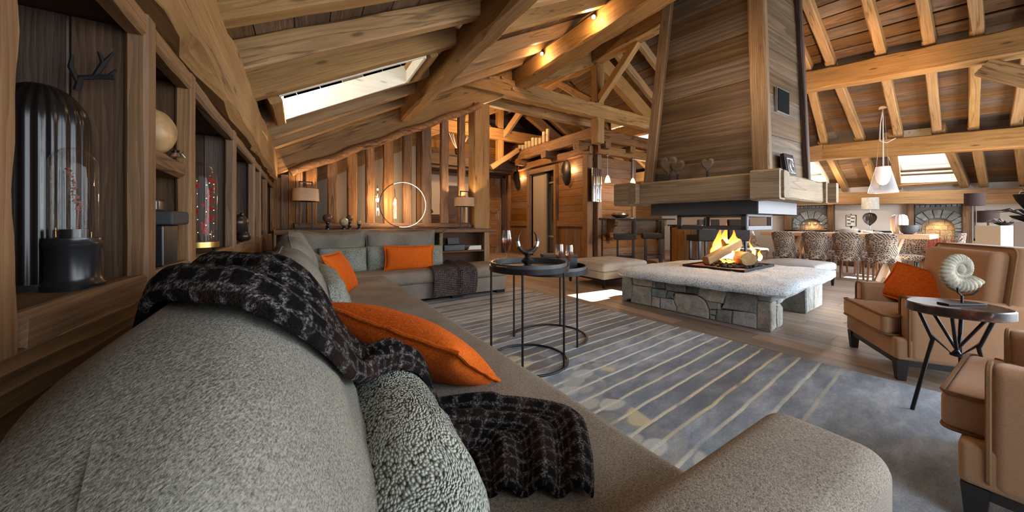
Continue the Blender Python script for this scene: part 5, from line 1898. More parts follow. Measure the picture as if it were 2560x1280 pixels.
def heart(loc, s_, label, rz, stem=0.16):
    t = T('wooden_heart', label, 'ornament', loc, rz, 'wooden hearts on the mantel')
    poly = []
    for i in range(40):
        a = 2 * pi * i / 40
        x = 16 * sin(a) ** 3
        y = 13 * cos(a) - 5 * cos(2 * a) - 2 * cos(3 * a) - cos(4 * a)
        poly.append((x / 32 * s_, (y + 17) / 32 * s_ * 1.25))
    poly = ccw(poly)
    g = G()
    n_ = len(poly)
    vs = []
    for (dd, k) in ((0.0, 1), (0.02, 1.0)):
        vs += [(u, -dd + 0.004 * noise.noise((u * 30, v * 30, dd)), stem + v) for u, v in poly]
    vs += [(u * 0.8, -0.032, stem + (v - s_ * 0.6) * 0.8 + s_ * 0.6) for u, v in poly]
    fs = [tuple(range(n_)), tuple(reversed([2 * n_ + i for i in range(n_)]))]
    for b_ in (0, 1):
        fs += [(b_ * n_ + i, (b_ + 1) * n_ + i, (b_ + 1) * n_ + (i + 1) % n_, b_ * n_ + (i + 1) % n_) for i in range(n_)]
    g.add(vs, fs)
    g.obj('heart', MT['drift'], t, smooth=False)
    G().tube([(0, -0.012, 0), (0, -0.012, stem + 0.05)], 0.011, 8).obj('stem', MT['blackm'], t)
    G().rbox(0, -0.012, 0.006, 0.09, 0.06, 0.012, 0.002, n=1).obj('foot', MT['blackm'], t, smooth=False)


fr_ = atan2((B4[0] - B4[1]).y, (B4[0] - B4[1]).x) + pi
heart((3.70, 2.36, 1.53), 0.20, 'tall split wooden heart, left of the pair on the mantel', fr_ + 0.05, 0.08)
heart((3.69, 2.24, 1.53), 0.15, 'smaller wooden heart overlapping the tall one', fr_, 0.075)
heart((3.74, 1.93, 1.53), 0.125, 'single wooden heart standing apart nearer the hood corner', fr_, 0.08)
pf = T('picture_frame', 'small black frame with a silver letter, leaning on the hood', 'picture frame', (4.43, 1.425, 1.535), atan2(vd.y, vd.x))
K = Matrix.Rotation(-0.14, 4, 'X')


def tilt(g):
    return g.xf(K)


tilt(G().rbox(0, 0, 0.13, 0.24, 0.035, 0.26, 0.003, n=1)).obj('frame', MT['black'], pf, smooth=False)
tilt(G().box(-0.09, -0.022, 0.04, 0.09, -0.0185, 0.22)).obj('backing_sheet', plain('frame_sheet', (0.045, 0.035, 0.03), 0.4), pf, smooth=False)
g = G()
pts = [(0.055 * cos(a) + 0.01, -0.024, 0.135 + 0.065 * sin(a)) for a in [0.6 + i / 24 * 4.9 for i in range(25)]]
g.tube(pts, 0.0055, 6)
g.tube([(0.03, -0.024, 0.155), (0.052, -0.024, 0.118), (0.03, -0.024, 0.10)], 0.005, 6)
g.tube([(-0.085, -0.024, 0.205), (0.06, -0.024, 0.205)], 0.004, 6)
g.tube([(-0.04, -0.024, 0.052), (0.08, -0.024, 0.052)], 0.004, 6)
tilt(g).obj('letter', MT['silver'], pf)

# ================================================================== THINGS IN THE NICHES
ZS = 0.922


def dome(loc, r, h, label, base, glassy='glass', foot=0.0, cat='cloche', name='glass_dome', rib=None):
    t = T(name, label, cat, loc)
    return t


t = T('glass_dome', 'slim glass dome on a tall black base with a pink coral sprig inside', 'glass dome', (-0.385, 1.02, ZS - 0.002))
G().lathe([(0, 0), (0.040, 0), (0.041, 0.010), (0.037, 0.017), (0.035, 0.024), (0.0345, 0.078), (0.037, 0.083), (0.038, 0.090), (0.034, 0.097), (0.034, 0.101), (0, 0.101)], seg=40).obj('base', MT['black'], t, angle=35)
pr_ = [(0.0325, 0.101), (0.0325, 0.24)] + [(0.0325 * cos(a), 0.24 + 0.040 * sin(a)) for a in [i / 10 * pi / 2 for i in range(1, 10)]] + [(0.0, 0.28)]
G().lathe(pr_, seg=40).obj('dome', MT['domeglass'], t, angle=60)
G().lathe([(0, 0.101), (0.018, 0.101), (0.018, 0.118), (0.0, 0.118)], seg=20).obj('inner_stand', MT['black'], t)
g = G().tube([(0.004, 0, 0.118), (0.006, 0, 0.165)], 0.0012, 5)
for k in range(70):
    s_ = random.random()
    c = (0.008 - 0.016 * s_ + random.uniform(-.004, .004), random.uniform(-.004, .004), 0.155 + 0.085 * s_)
    g.sph(c, random.uniform(0.0011, 0.0022), 5, 4)
g.obj('coral_sprig', plain('pink_coral', (0.20, 0.07, 0.05), 0.9, spec=0.1), t, smooth=False)

t = T('ribbed_cloche', 'large black ribbed glass cloche behind the slim glass dome', 'glass dome', (-0.452, 1.085, ZS - 0.002))
pr_ = [(0.062, 0.0), (0.062, 0.33)] + [(0.062 * cos(a), 0.33 + 0.085 * sin(a)) for a in [i / 12 * pi / 2 for i in range(1, 12)]] + [(0.001, 0.415)]
MT['smoke'] = plain('smoked_glass', (0.008, 0.006, 0.005), 0.22, spec=0.4)
G().lathe(pr_, seg=144, rib=lambda a: 1 + 0.025 * sin(24 * a)).obj('shell', MT['smoke'], t, angle=70)
G().lathe([(0, 0), (0.066, 0), (0.066, 0.012), (0, 0.012)], seg=32).obj('base', MT['black'], t)

MT['matt'] = plain('matt_black', (0.012, 0.010, 0.009), 0.8, spec=0.2)
t = T('antler_hook', 'small dark antler hook on the niche divider above the domes', 'hook', (-0.405, 1.168, 1.40))
g = G().tube([(-0.03, -0.006, -0.05), (-0.022, -0.010, -0.02), (0.005, -0.012, -0.012), (0.03, -0.012, -0.008)], 0.006, 6)
g.tube([(-0.026, -0.010, -0.03), (-0.036, -0.012, 0.0), (-0.034, -0.010, 0.028)], [0.005, 0.005, 0.003], 6)
g.tube([(0.0, -0.012, -0.012), (0.014, -0.014, 0.02), (0.006, -0.012, 0.045)], [0.005, 0.006, 0.003], 6)
g.tube([(0.014, -0.014, 0.02), (0.03, -0.014, 0.05)], [0.005, 0.002], 6)
g.tube([(0.02, -0.012, -0.01), (0.034, -0.014, 0.01)], [0.005, 0.002], 6)
g.obj('hook', MT['matt'], t)

t = T('gourd_ornament', 'round brown leather-like gourd with a glass stopper on the short niche shelf', 'ornament', (-0.392, 1.445, 1.2605))
G().sph((0, 0, 0.070), (0.056, 0.056, 0.070), 32, 18, fn=lambda p: 1 + 0.02 * noise.noise((p[0] * 2, p[1] * 2, p[2] * 2))).obj('body', stone_mat('gourd_skin', [(0.34, 0.20, 0.09), (0.34, 0.20, 0.09)], scale=9, spk=20, bmp=0.1, rough=0.4), t)
G().lathe([(0, 0), (0.02, 0), (0.012, 0.012), (0.016, 0.02), (0, 0.026)], c=(0.052, 0.02, 0.0), seg=14).obj('glass_stopper', MT['chrome'], t)
t = T('charred_box', 'black charred wooden box with a jutting lid under the gourd shelf', 'box', (-0.40, 1.45, ZS - 0.002))
G().rbox(0, 0, 0.062, 0.10, 0.13, 0.124, 0.005, n=2).obj('body', MT['black'], t, smooth=False)
G().rbox(0.01, 0, 0.145, 0.13, 0.155, 0.042, 0.008, n=2, fn=lambda p, u, v, w: (p.x + 0.004 * noise.noise((p.x * 50, p.y * 50, 1)), p.y, p.z + 0.006 * noise.noise((p.y * 40, 2, p.x * 40)))).obj('lid', plain('slate', (0.022, 0.022, 0.024), 0.7), t, smooth=False)
G().rbox(-0.01, 0.02, 0.185, 0.07, 0.08, 0.04, 0.008, n=2).obj('lid_block', MT['black'], t, smooth=False)

t = T('butterfly_dome', 'clear glass dome with red butterflies and a string of tiny lights on brass feet', 'glass dome', (-0.40, 2.02, ZS - 0.002))
R0 = 0.066
G().lathe([(0, 0.022), (R0 + 0.006, 0.022), (R0 + 0.006, 0.046), (0, 0.046)], seg=40).obj('base', MT['brass'], t, angle=35)
for k in range(3):
    a = k * 2.1 + 0.3
    G().lathe([(0.003, 0), (0.006, 0.004), (0.009, 0.02), (0.0, 0.023)], c=(R0 * 0.8 * cos(a), R0 * 0.8 * sin(a), 0), seg=10).obj('foot', MT['black'], t)
pr_ = [(R0, 0.046), (R0, 0.33)] + [(R0 * cos(a), 0.33 + 0.075 * sin(a)) for a in [i / 10 * pi / 2 for i in range(1, 10)]] + [(0.0, 0.405)]
G().lathe(pr_, seg=40).obj('dome', MT['domeglass'], t, angle=60)
MT['red'] = plain('red_wing', (0.26, 0.010, 0.006), 0.7, spec=0.1)


def butterfly(parent, c, s_, ry, mat, name='butterfly', plane='cam'):
    g = G()
    for q in (-1, 1):
        up_w = [(0, 0.05), (0.30, 0.55), (0.75, 0.72), (0.95, 0.45), (0.75, 0.10), (0.1, -0.02)]
        lo_w = [(0.05, 0.0), (0.65, -0.02), (0.80, -0.35), (0.50, -0.62), (0.2, -0.45), (0.02, -0.15)]
        for w_ in (up_w, lo_w):
            p = ccw([(x * q, y) for x, y in w_])
            g.prism(p, lambda u, v, d: (u * s_, -d + abs(u) * s_ * -0.35, v * s_), 0, 0.0012)
    g.tube([(0, 0, -0.3 * s_), (0, 0, 0.3 * s_)], 0.05 * s_, 5)
    o = g.obj(name, mat, parent, smooth=False)
    o.location = c
    o.rotation_euler = (0, ry, 0.6)
    return o


for k in range(15):
    a = random.uniform(-0.9, 2.6)
    r_ = random.uniform(0.02, 0.05)
    butterfly(t, (r_ * cos(a), r_ * sin(a) - 0.01, 0.09 + 0.245 * (k / 14)), random.uniform(0.011, 0.016), random.uniform(-0.7, 0.7), MT['red'])
for k in range(3):
    G().tube([(0.02 * cos(k * 2), 0.02 * sin(k * 2), 0.046), (0.024 * cos(k * 2), 0.024 * sin(k * 2), 0.32)], 0.0008, 5).obj('wire', MT['brass'], t)
MT['fairy'] = plain('fairy_light', (1, 0.7, 0.3), 0.4, emit=7, ecol=(1, 0.6, 0.2))
g = G()
for k in range(34):
    a = k * 0.9
    z = 0.07 + 0.29 * k / 34
    g.sph((0.052 * cos(a), 0.052 * sin(a), z), 0.0014, 5, 4)
o = g.obj('fairy_lights', MT['fairy'], t, smooth=False)
o['kind'] = 'stuff'

t = T('hippo_figure', 'dark carved hippo head ornament in the fourth niche', 'ornament', (-0.385, 3.02, ZS - 0.002))
G().sph((0, 0, 0.125), (0.055, 0.075, 0.072), 20, 12, fn=lambda p: 1 + 0.06 * sin(p[2] * 5)).obj('head', plain('dark_bronze', (0.035, 0.022, 0.018), 0.3, 0.3), t)
G().sph((0.02, 0.035, 0.035), (0.045, 0.045, 0.04), 16, 10).obj('muzzle', plain('dark_bronze', (0.035, 0.022, 0.018), 0.3, 0.3), t)
for q in (-1, 1):
    G().sph((-0.02 * q, 0.0 + 0.03 * q, 0.19), (0.012, 0.012, 0.016), 8, 6).obj('ear', MT['black'], t)
for yy, h_, lb in ((4.10, 0.16, 'small clear bottle dome in the sixth niche'), (4.22, 0.20, 'taller clear bottle dome beside the small one')):
    t = T('bottle_dome', lb, 'glass dome', (-0.38, yy, ZS - 0.002))
    G().lathe([(0.035, 0.012), (0.035, h_ * 0.75)] + [(0.035 * cos(a), h_ * 0.75 + h_ * 0.25 * sin(a)) for a in (0.4, 0.8, 1.2)] + [(0, h_)], seg=20).obj('dome', MT['glass'], t, angle=60)
    G().lathe([(0, 0), (0.038, 0), (0.038, 0.012), (0, 0.012)], seg=20).obj('base', MT['brass'], t)
t = T('dark_carving', 'dark carved figure in the last niche by the corner', 'ornament', (-0.40, 4.85, ZS - 0.002))
G().lathe([(0, 0), (0.05, 0), (0.05, 0.02), (0.02, 0.05), (0.045, 0.16), (0.03, 0.26), (0.045, 0.33), (0.0, 0.42)], seg=16).obj('figure', MT['black'], t)

# ================================================================== ON THE CONSOLE
ZC = 0.966
MT['linen'] = shade_mat('linen_shade', (0.60, 0.46, 0.33), 0.30, 160)


def console_lamp(loc, label, r, watts, sh=0.165):
    t = T('table_lamp', label, 'lamp', loc, 0, 'linen table lamps on the console')
    z0, z1 = 0.375, 0.375 + sh
    G().lathe([(r, z0), (r * 0.97, z1), (r * 0.955, z1), (r * 0.985, z0), (r, z0)], seg=48).obj('lamp_shade', MT['linen'], t, angle=60)
    G().rbox(0, 0, 0.007, 0.36, 0.13, 0.014, 0.003, n=1).obj('base', MT['blackm'], t, smooth=False)
    for q in (-1, 1):
        G().rbox(q * 0.072, 0, 0.32, 0.018, 0.018, 0.64, 0.002, n=1).obj('pole', MT['blackm'], t, smooth=False)
    G().rbox(0, 0, 0.632, 0.16, 0.018, 0.018, 0.002, n=1).obj('top_bar', MT['blackm'], t, smooth=False)
    G().sph((0, 0, z0 + 0.07), 0.022, 12, 8).obj('bulb', MT['bulb2'], t)
    light('lamp_light', 'POINT', (loc[0], loc[1], loc[2] + z0 + 0.03), watts, WARM2, size=0.03)
    return t


console_lamp((0.03, 5.20, ZC), 'square-framed table lamp with linen shade by the niche wall corner', 0.155, 22)
console_lamp((2.325, 5.22, ZC - 0.008), 'square-framed table lamp with linen shade over the open cupboard', 0.172, 30, 0.15)
c_ = G().tube([(2.15, 5.18, 0.962), (2.05, 5.13, 0.975), (1.97, 5.08, 0.968), (1.92, 5.02, 0.955), (1.85, 5.005, 0.88), (1.80, 5.0, 0.80)], 0.0055, 6).obj('lamp_cord', MT['black'])
tag(c_, 'black cord of the right console lamp drooping over the console edge', 'cord')
MT['marble1'] = stone_mat('brown_marble', [(0.11, 0.06, 0.04), (0.11, 0.06, 0.04)], scale=18, spk=40, bmp=0.05, rough=0.2)
MT['marble2'] = stone_mat('cream_marble', [(0.36, 0.29, 0.18), (0.36, 0.29, 0.18)], scale=22, spk=50, bmp=0.05, rough=0.25)


def globe(loc, r, zc_, label, mat):
    t = T('stone_globe', label, 'ornament', loc, 0, 'stone globes on turned stands')
    k = zc_ - r
    G().lathe([(0, 0), (0.034, 0), (0.034, 0.012), (0.016, 0.022), (0.022, k * 0.3), (0.026, k * 0.45), (0.012, k * 0.6), (0.018, k * 0.75), (0.026, k * 0.92), (0.022, k + 0.01), (0, k + 0.012)], seg=20).obj('stand', MT['black'], t)
    G().sph((0, 0, zc_), r, 24, 16).obj('globe', mat, t)


globe((0.28, 5.12, ZC), 0.060, 0.155, 'brown stone globe on the tallest black stand by the left lamp', MT['marble1'])
globe((0.475, 5.12, ZC), 0.058, 0.105, 'large cream veined stone globe second from the left lamp', MT['marble2'])
globe((0.555, 5.20, ZC), 0.044, 0.155, 'dark stone globe behind the cream veined one', MT['marble1'])
globe((0.67, 5.12, ZC), 0.032, 0.095, 'smallest pale stone globe, nearest the ring lamp', MT['marble2'])
rl = T('ring_lamp', 'large upright hoop lamp edged with tiny lights on the console', 'lamp', (1.29, 5.14, ZC))
RC = 0.345
cz = 0.012 + RC + 0.006
pts = [(RC * cos(a), 0, cz + RC * sin(a)) for a in [2 * pi * i / 72 for i in range(72)]]
G().tube(pts, 0.0065, 8, closed=True).obj('hoop', MT['blackm'], rl)
G().rbox(0, 0, 0.005, 0.36, 0.06, 0.010, 0.002, n=1).obj('base', MT['blackm'], rl, smooth=False)
g = G()
for i in range(76):
    a = -1.75 + i / 75 * 3.75
    g.sph(((RC - 0.006) * cos(a), -0.006, cz + (RC - 0.006) * sin(a)), 0.0045, 6, 4)
o = g.obj('light_beads', plain('led_bead', (1, 0.85, 0.6), 0.4, emit=7, ecol=(1, 0.76, 0.48)), rl, smooth=False)
o['kind'] = 'stuff'
light('ring_light', 'AREA', (1.33, 5.10, ZC + 0.36), 5, WARM2, size=0.5, target=(1.33, 5.5, 1.3))
for k, (xx, yy, zz, lb) in enumerate(((0.955, 5.34, 1.40, 'hanging glass cylinder lamp glowing at the left edge of the ring lamp'), (1.21, 5.34, 1.36, 'hanging glass cylinder lamp seen through the ring lamp'))):
    t = T('glass_pendant', lb, 'lamp', (xx, yy, zz), 0, 'glass cylinder lamps on the screen')
    G().lathe([(0.042, -0.24), (0.042, 0.05), (0.03, 0.09), (0.008, 0.10), (0.0, 0.10)], seg=20).obj('cylinder', MT['glass'], t, angle=60)
    G().sph((0, 0, 0.0), (0.016, 0.016, 0.03), 10, 8).obj('bulb', MT['bulb'] if k == 0 else MT['bulb2'], t)
    if k == 0:
        G().sph((0, 0, -0.14), (0.012, 0.012, 0.02), 10, 8).obj('bulb', MT['bulb'], t)
        G().sph((0, 0, 0.16), (0.012, 0.012, 0.014), 10, 8).obj('bulb', MT['bulb'], t)
    G().tube([(0, 0, 0.10), (0, 0.02, 0.20), (0, 0.05, 0.23)], 0.004, 6).obj('hook', MT['blackm'], t)
    light('pendant_light', 'POINT', (xx, yy - 0.06, zz), 4.5 if k == 0 else 2, WARM, size=0.03)
# in the cupboard of the console
bk_ = [(0.235, 0.19, 0.016), (0.225, 0.185, 0.014), (0.23, 0.19, 0.018), (0.22, 0.18, 0.014)]
z = 0.6035
for k, (w_, d_, h_) in enumerate(bk_):
    t = T('book', ('white paperback at the bottom of the stack in the console cupboard', 'white paperback second from the bottom of the cupboard stack', 'white paperback third from the bottom of the cupboard stack', 'white paperback on top of the stack in the console cupboard')[k], 'book', (2.47 + 0.008 * (k % 2), 5.20, z), 0.05 * (k - 1.5), 'white books in the console cupboard')
    G().box(-w_ / 2, -d_ / 2, 0, w_ / 2, d_ / 2, h_).obj('cover', MT['paper'], t, smooth=False)
    z += h_ + 0.001
t = T('media_box', 'flat black media box in the console cupboard left of the books', 'box', (2.10, 5.21, 0.6035))
G().rbox(0, 0, 0.045, 0.36, 0.22, 0.09, 0.004, n=1).obj('body', MT['black'], t, smooth=False)
t = T('photo_stand', 'small black card leaning on the media box in the console cupboard', 'frame', (2.13, 5.22, 0.695), 0.0)
G().rbox(0, 0, 0.06, 0.20, 0.01, 0.11, 0.002, n=1).xf(Matrix.Rotation(-0.3, 4, 'X')).obj('card', MT['steel'], t, smooth=False)

# ================================================================== TRACK LIGHT on the second purlin
tr_ = T('track_light', 'thin black cable track with two glowing spots along the high timber', 'track light', (0, 0, 0))
pts = [(3.405, y_, 3.965 + 0.006 * sin(y_ * 3)) for y_ in [0.6 + 0.3 * i for i in range(17)]]
G().tube(pts, 0.007, 6).obj('rail', MT['black'], tr_)
for yy in (3.26, 4.42):
    s_ = G().lathe([(0, 0), (0.028, 0), (0.032, 0.03), (0.018, 0.075), (0.0, 0.08)], seg=16).xf(Matrix.Translation((3.36, yy, 3.87)) @ Matrix.Rotation(0.5, 4, 'Y')).obj('spot', MT['blackm'], tr_)
    G().sph((3.352, yy - 0.02, 3.862), 0.026, 12, 8).obj('bulb', MT['bulb'], s_)
    G().tube([(3.40, yy, 3.965), (3.38, yy, 3.93)], 0.005, 6).obj('arm', MT['blackm'], s_)
    light('spot_light', 'POINT', (3.28, yy - 0.05, 3.80), 8, WARM, size=0.04)

# ================================================================== DOORS of the hall
d1 = S('door_1')
YD = 10.2
for i in range(5):
    beam('stile', (5.0 + 0.2 * i, YD, 0.0), (5.0 + 0.2 * i, YD, 2.62), 0.05, 0.196, MT['cabin'], d1, up=(1, 0, 0), ch=0.006)
for z0, z1 in ((0.2, 1.25), (1.4, 2.4)):
    for xx in (5.45,):
        g = G()
        x0, x1 = xx - 0.02, xx + 0.42
        r_ = 0.11
        p = [(x0 + r_, z0), (x1 - r_, z0), (x1 - r_ * .7, z0 + r_ * .6), (x1, z0 + r_), (x1, z1 - r_), (x1 - r_ * .7, z1 - r_ * .6), (x1 - r_, z1), (x0 + r_, z1), (x0 + r_ * .7, z1 - r_ * .6), (x0, z1 - r_), (x0, z0 + r_), (x0 + r_ * .7, z0 + r_ * .6)]
        g.prism(ccw(p), lambda u, v, d: (u, YD - 0.02 - d, v), 0.0, 0.035, 0.02)
        g.obj('raised_panel', MT['cabin'], d1, smooth=False)
for xx in (5.28, 6.02):
    beam('jamb', (xx, YD - 0.04, 0.0), (xx, YD - 0.04, 2.72), 0.08, 0.12, MT['darkwood'], d1, up=(1, 0, 0), ch=0.006)
beam('lintel', (5.2, YD - 0.04, 2.70), (6.1, YD - 0.04, 2.70), 0.08, 0.12, MT['darkwood'], d1, ch=0.006)
d2 = S('door_2')
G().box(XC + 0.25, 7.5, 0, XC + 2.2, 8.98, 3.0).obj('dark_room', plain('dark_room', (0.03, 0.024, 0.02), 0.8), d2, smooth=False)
G().box(XC + 0.09, 8.22, 0, XC + 0.13, 8.86, 2.60).obj('sliding_leaf', MT['taupe'], d2, smooth=False)
G().box(XC + 0.07, 8.12, 0, XC + 0.13, 8.24, 2.66).obj('sliding_stile', plain('pale_alu', (0.40, 0.36, 0.30), 0.4, 0.4), d2, smooth=False)
G().box(XC + 0.07, 8.12, 2.60, XC + 0.12, 8.9, 2.68).obj('sliding_head', plain('pale_alu', (0.40, 0.36, 0.30), 0.4, 0.4), d2, smooth=False)
for zz in (2.28, 0.62):
    G().box(XC + 0.18, 7.62, zz, XC + 0.22, 8.2, zz + 0.05).obj('glass_rail', plain('pale_alu', (0.40, 0.36, 0.30), 0.4, 0.4), d2, smooth=False)
g = G()
g.add([(XC + 0.12, 7.62, 0.02), (XC + 0.12, 8.2, 0.02), (XC + 0.12, 8.2, 2.6), (XC + 0.12, 7.62, 2.6)], [(0, 1, 2, 3)])
g.obj('glass_pane', MT['glass'], d2, smooth=False)

# wall lamps of the cabin: folded dark shields with a gilt inside
MT['gilt'] = plain('gilt', (0.75, 0.60, 0.38), 0.3, 0.8)


def sconce(y, z, label, sg):
    t = T('wall_lamp', label, 'wall lamp', (XC - 0.02, y, z), 0, 'folded shield wall lamps')
    n_, m_ = 22, 10
    for nm, mt_, off in (('shield', plain('shield_bronze', (0.035, 0.03, 0.026), 0.35, 0.5), 0.0), ('gilt_lining', MT['gilt'], 0.006)):
        vs, fs = [], []
        for i in range(n_ + 1):
            v_ = -1 + 2 * i / n_
            hw = 0.20 * (max(0, 1 - v_ * v_)) ** 0.55 + 0.002
            for j in range(m_ + 1):
                u = -1 + 2 * j / m_
                fold = 0.10 * max(0, -v_) * (u * sg) ** 2 + 0.06 * u * sg * v_
                vs.append((-0.10 - 0.05 * (1 - u * u) * (1 - v_ * v_) + fold * 0.9 + off - 0.05 * v_ * sg * u, u * hw + 0.02 * v_ * sg, v_ * 0.36))
        for i in range(n_):
            for j in range(m_):
                a = i * (m_ + 1) + j
                fs.append((a, a + 1, a + m_ + 2, a + m_ + 1))
        g = G()
        g.add(vs, fs)
        g.obj(nm, mt_, t)
    G().tube([(0.0, 0, 0), (-0.11, 0, 0)], 0.012, 8).obj('bracket', MT['blackm'], t)
    light('sconce_light', 'POINT', (XC - 0.075, y - 0.16, z + 0.06), 7, WARM, size=0.03)


sconce(9.55, 2.56, 'oval dark shield wall lamp left of the glazed door', 1)
sconce(7.02, 2.46, 'folded dark shield wall lamp right of the glazed door', -1)
t = T('chrome_tubes', 'upright bundle of polished chrome tubes on the cabin corner', 'wall ornament', (6.36, 6.05, 1.60))
for k in range(4):
    h_ = 0.86
    G().lathe([(0, 0), (0.045, 0), (0.045, h_ - 0.01 * k), (0.0, h_ - 0.01 * k)], c=(-0.115 + 0.077 * k, -0.01 * (k % 2), 0.0), seg=24).obj('tube', MT['chrome'], t, angle=40)
G().sph((0.05, -0.05, 0.05), (0.04, 0.012, 0.03), 10, 6).obj('bird_badge', MT['brass'], t)
for xx, lb, ew in ((6.63, 'small glowing bell pendant over the bar, next to the chrome tubes', 10), (7.62, 'small glowing bell pendant over the bar, next to the chimney hood', 7)):
    t = T('bar_pendant', lb, 'pendant lamp', (xx, 5.92, 2.10), 0, 'bell pendants over the bar')
    G().lathe([(0.075, 0), (0.07, 0.03), (0.055, 0.10), (0.03, 0.16), (0.012, 0.18), (0.0, 0.18)], seg=20).obj('shade', plain('glow_shade', (1, .6, .3), 0.5, emit=5.0, ecol=(1, 0.50, 0.16)), t)
    G().sph((0, 0, 0.03), 0.03, 10, 8).obj('bulb', MT['bulb'], t)
    G().tube([(0, 0, 0.18), (0, 0, 0.72)], 0.005, 6).obj('cord', MT['silver'], t)
    G().lathe([(0, 0.69), (0.05, 0.69), (0.04, 0.725), (0, 0.725)], seg=16).obj('ceiling_rose', MT['silver'], t)
    light('bar_light', 'POINT', (xx, 5.92, 2.10), ew, (1, 0.45, 0.12), size=0.03)
# candles on the cabin loft
ct = T('candle_tray', 'long clear glass tray holding the candles on the cabin roof beam', 'tray', (6.02, 8.45, 3.395))
G().box(-0.12, -0.95, 0, 0.12, 0.95, 0.012).obj('base', MT['glass'], ct, smooth=False)
G().box(-0.12, -0.95, 0.012, -0.11, 0.95, 0.22).obj('side', MT['glass'], ct, smooth=False)
MT['wax'] = plain('candle_wax', (0.62, 0.50, 0.36), 0.6)
hs_ = [0.14, 0.20, 0.17, 0.24, 0.22, 0.28, 0.24, 0.20, 0.34, 0.38]
cl_ = ['shortest pale candle at the far end of the row on the cabin roof', 'second pale candle from the far end of the cabin roof row', 'third pale candle from the far end of the cabin roof row', 'fourth pale candle from the far end of the cabin roof row', 'fifth pale candle from the far end of the cabin roof row', 'sixth pale candle from the far end, mid height, on the cabin roof', 'fourth pale candle from the near end of the cabin roof row', 'third pale candle from the near end of the cabin roof row', 'tall pale candle second from the near end of the cabin roof row', 'tallest pale candle at the near end of the cabin roof row']
for k in range(10):
    o = G().lathe([(0, 0), (0.062, 0), (0.063, hs_[k] - 0.005), (0.055, hs_[k]), (0.0, hs_[k] - 0.01)], seg=18).obj('candle', MT['wax'], smooth=True)
    o.location = (6.03, 9.28 - 0.185 * k, 3.408)
    tag(o, cl_[k], 'candle', 'candles on the cabin roof')
t = T('dried_branches', 'bundle of pale dried branches on the mezzanine behind the posts', 'branches', (3.95, 9.30, 3.12))
G().lathe([(0, 0), (0.10, 0), (0.12, 0.16), (0.0, 0.16)], seg=14).obj('pot', MT['darkwood'], t)
for k in range(16):
    a = random.uniform(0, 6.28)
    d_ = random.uniform(0.15, 0.5)
    G().tube([(0.03 * cos(a), 0.03 * sin(a), 0.1), (d_ * 0.5 * cos(a), 0.1 * sin(a), 0.3), (d_ * cos(a), 0.16 * sin(a), 0.5 + random.random() * .2)], [0.012, 0.009, 0.004], 5).obj('branch', MT['paper'], t)

# ================================================================== BAR
bar = T('bar_counter', 'timber bar with a thin black stone top and carved brackets', 'bar', (0, 0, 0))
G().rbox(7.85, 5.93, 1.165, 2.75, 0.50, 0.035, 0.004, n=1).obj('counter_top', MT['black'], bar, smooth=False)
z = 0.0
while z < 1.13:
    h = min(random.uniform(0.16, 0.24), 1.145 - z)
    beam('plank', (6.58, 6.05, z + h / 2), (9.0, 6.05, z + h / 2), 0.04, h - 0.004, MT['cabin'], bar, ch=0.004)
    z += h
for xx in (6.78, 8.86):
    g = G()
    p = [(0, 0), (0, -0.52), (0.07, -0.54), (0.12, -0.46), (0.10, -0.34), (0.15, -0.20), (0.26, -0.14), (0.28, 0.0)]
    g.prism(ccw(p), lambda u, v, d: (xx - 0.06 + d, 6.03 - u, 1.145 + v), 0, 0.12)
    g.obj('bracket', MT['post'], bar, smooth=False)
beam('end_post', (8.92, 5.95, 0), (8.92, 5.95, 1.145), 0.2, 0.10, MT['post'], bar, up=(1, 0, 0), n=6, hew=0.006)
t = T('metal_bowl', 'shallow dark metal bowl on the bar top', 'bowl', (7.02, 5.85, 1.183))
G().lathe([(0, 0), (0.10, 0.004), (0.19, 0.04), (0.225, 0.085), (0.205, 0.12), (0.16, 0.135), (0.155, 0.128), (0.20, 0.085), (0.16, 0.05), (0.0, 0.03)], seg=36).obj('bowl', plain('pewter', (0.24, 0.21, 0.18), 0.3, 0.9), t)
isl = T('kitchen_island', 'old timber kitchen island with a dark top behind the fire', 'kitchen island', (8.55, 4.75, 0))
for k in range(5):
    beam('plank', (-0.36 + 0.15 * k, -0.3, 0), (-0.36 + 0.15 * k, -0.3, 0.98), 0.04, 0.146, MT['cabin'], isl, up=(1, 0, 0), ch=0.004)
for k in range(4):
    beam('plank', (-0.42, -0.24 + 0.17 * k, 0), (-0.42, -0.24 + 0.17 * k, 0.98), 0.164, 0.04, MT['cabin'], isl, up=(1, 0, 0), ch=0.004)
G().box(-0.40, -0.28, 0, 0.34, 0.42, 0.975).obj('carcass', MT['darkwood'], isl, smooth=False)
G().box(-0.46, -0.36, 0.98, 0.42, 0.46, 1.01).obj('worktop', MT['black'], isl, smooth=False)


def stool(loc, rz, label):
    t = T('bar_stool', label, 'bar stool', loc, rz, 'dark leather bar stools')
    G().rbox(0, 0.03, 0.725, 0.46, 0.48, 0.14, 0.025, n=2).obj('seat', MT['charcoal'], t)
    G().rbox(0, -0.20, 0.90, 0.46, 0.09, 0.46, 0.025, n=2).obj('backrest', MT['charcoal'], t)
    for a in (-1, 1):
        for b in (-1, 1):
            G().box(a * 0.175 - 0.02, b * 0.18 - 0.02, 0, a * 0.175 + 0.02, b * 0.18 + 0.02, 0.66).obj('leg', MT['black'], t, smooth=False)
    g = G()
    for a in (-1, 1):
        g.box(a * 0.175 - 0.012, -0.17, 0.22, a * 0.175 + 0.012, 0.17, 0.25)
        g.box(-0.17, a * 0.18 - 0.012, 0.22, 0.17, a * 0.18 + 0.012, 0.25)
    g.obj('footrest', MT['black'], t, smooth=False)
    return t


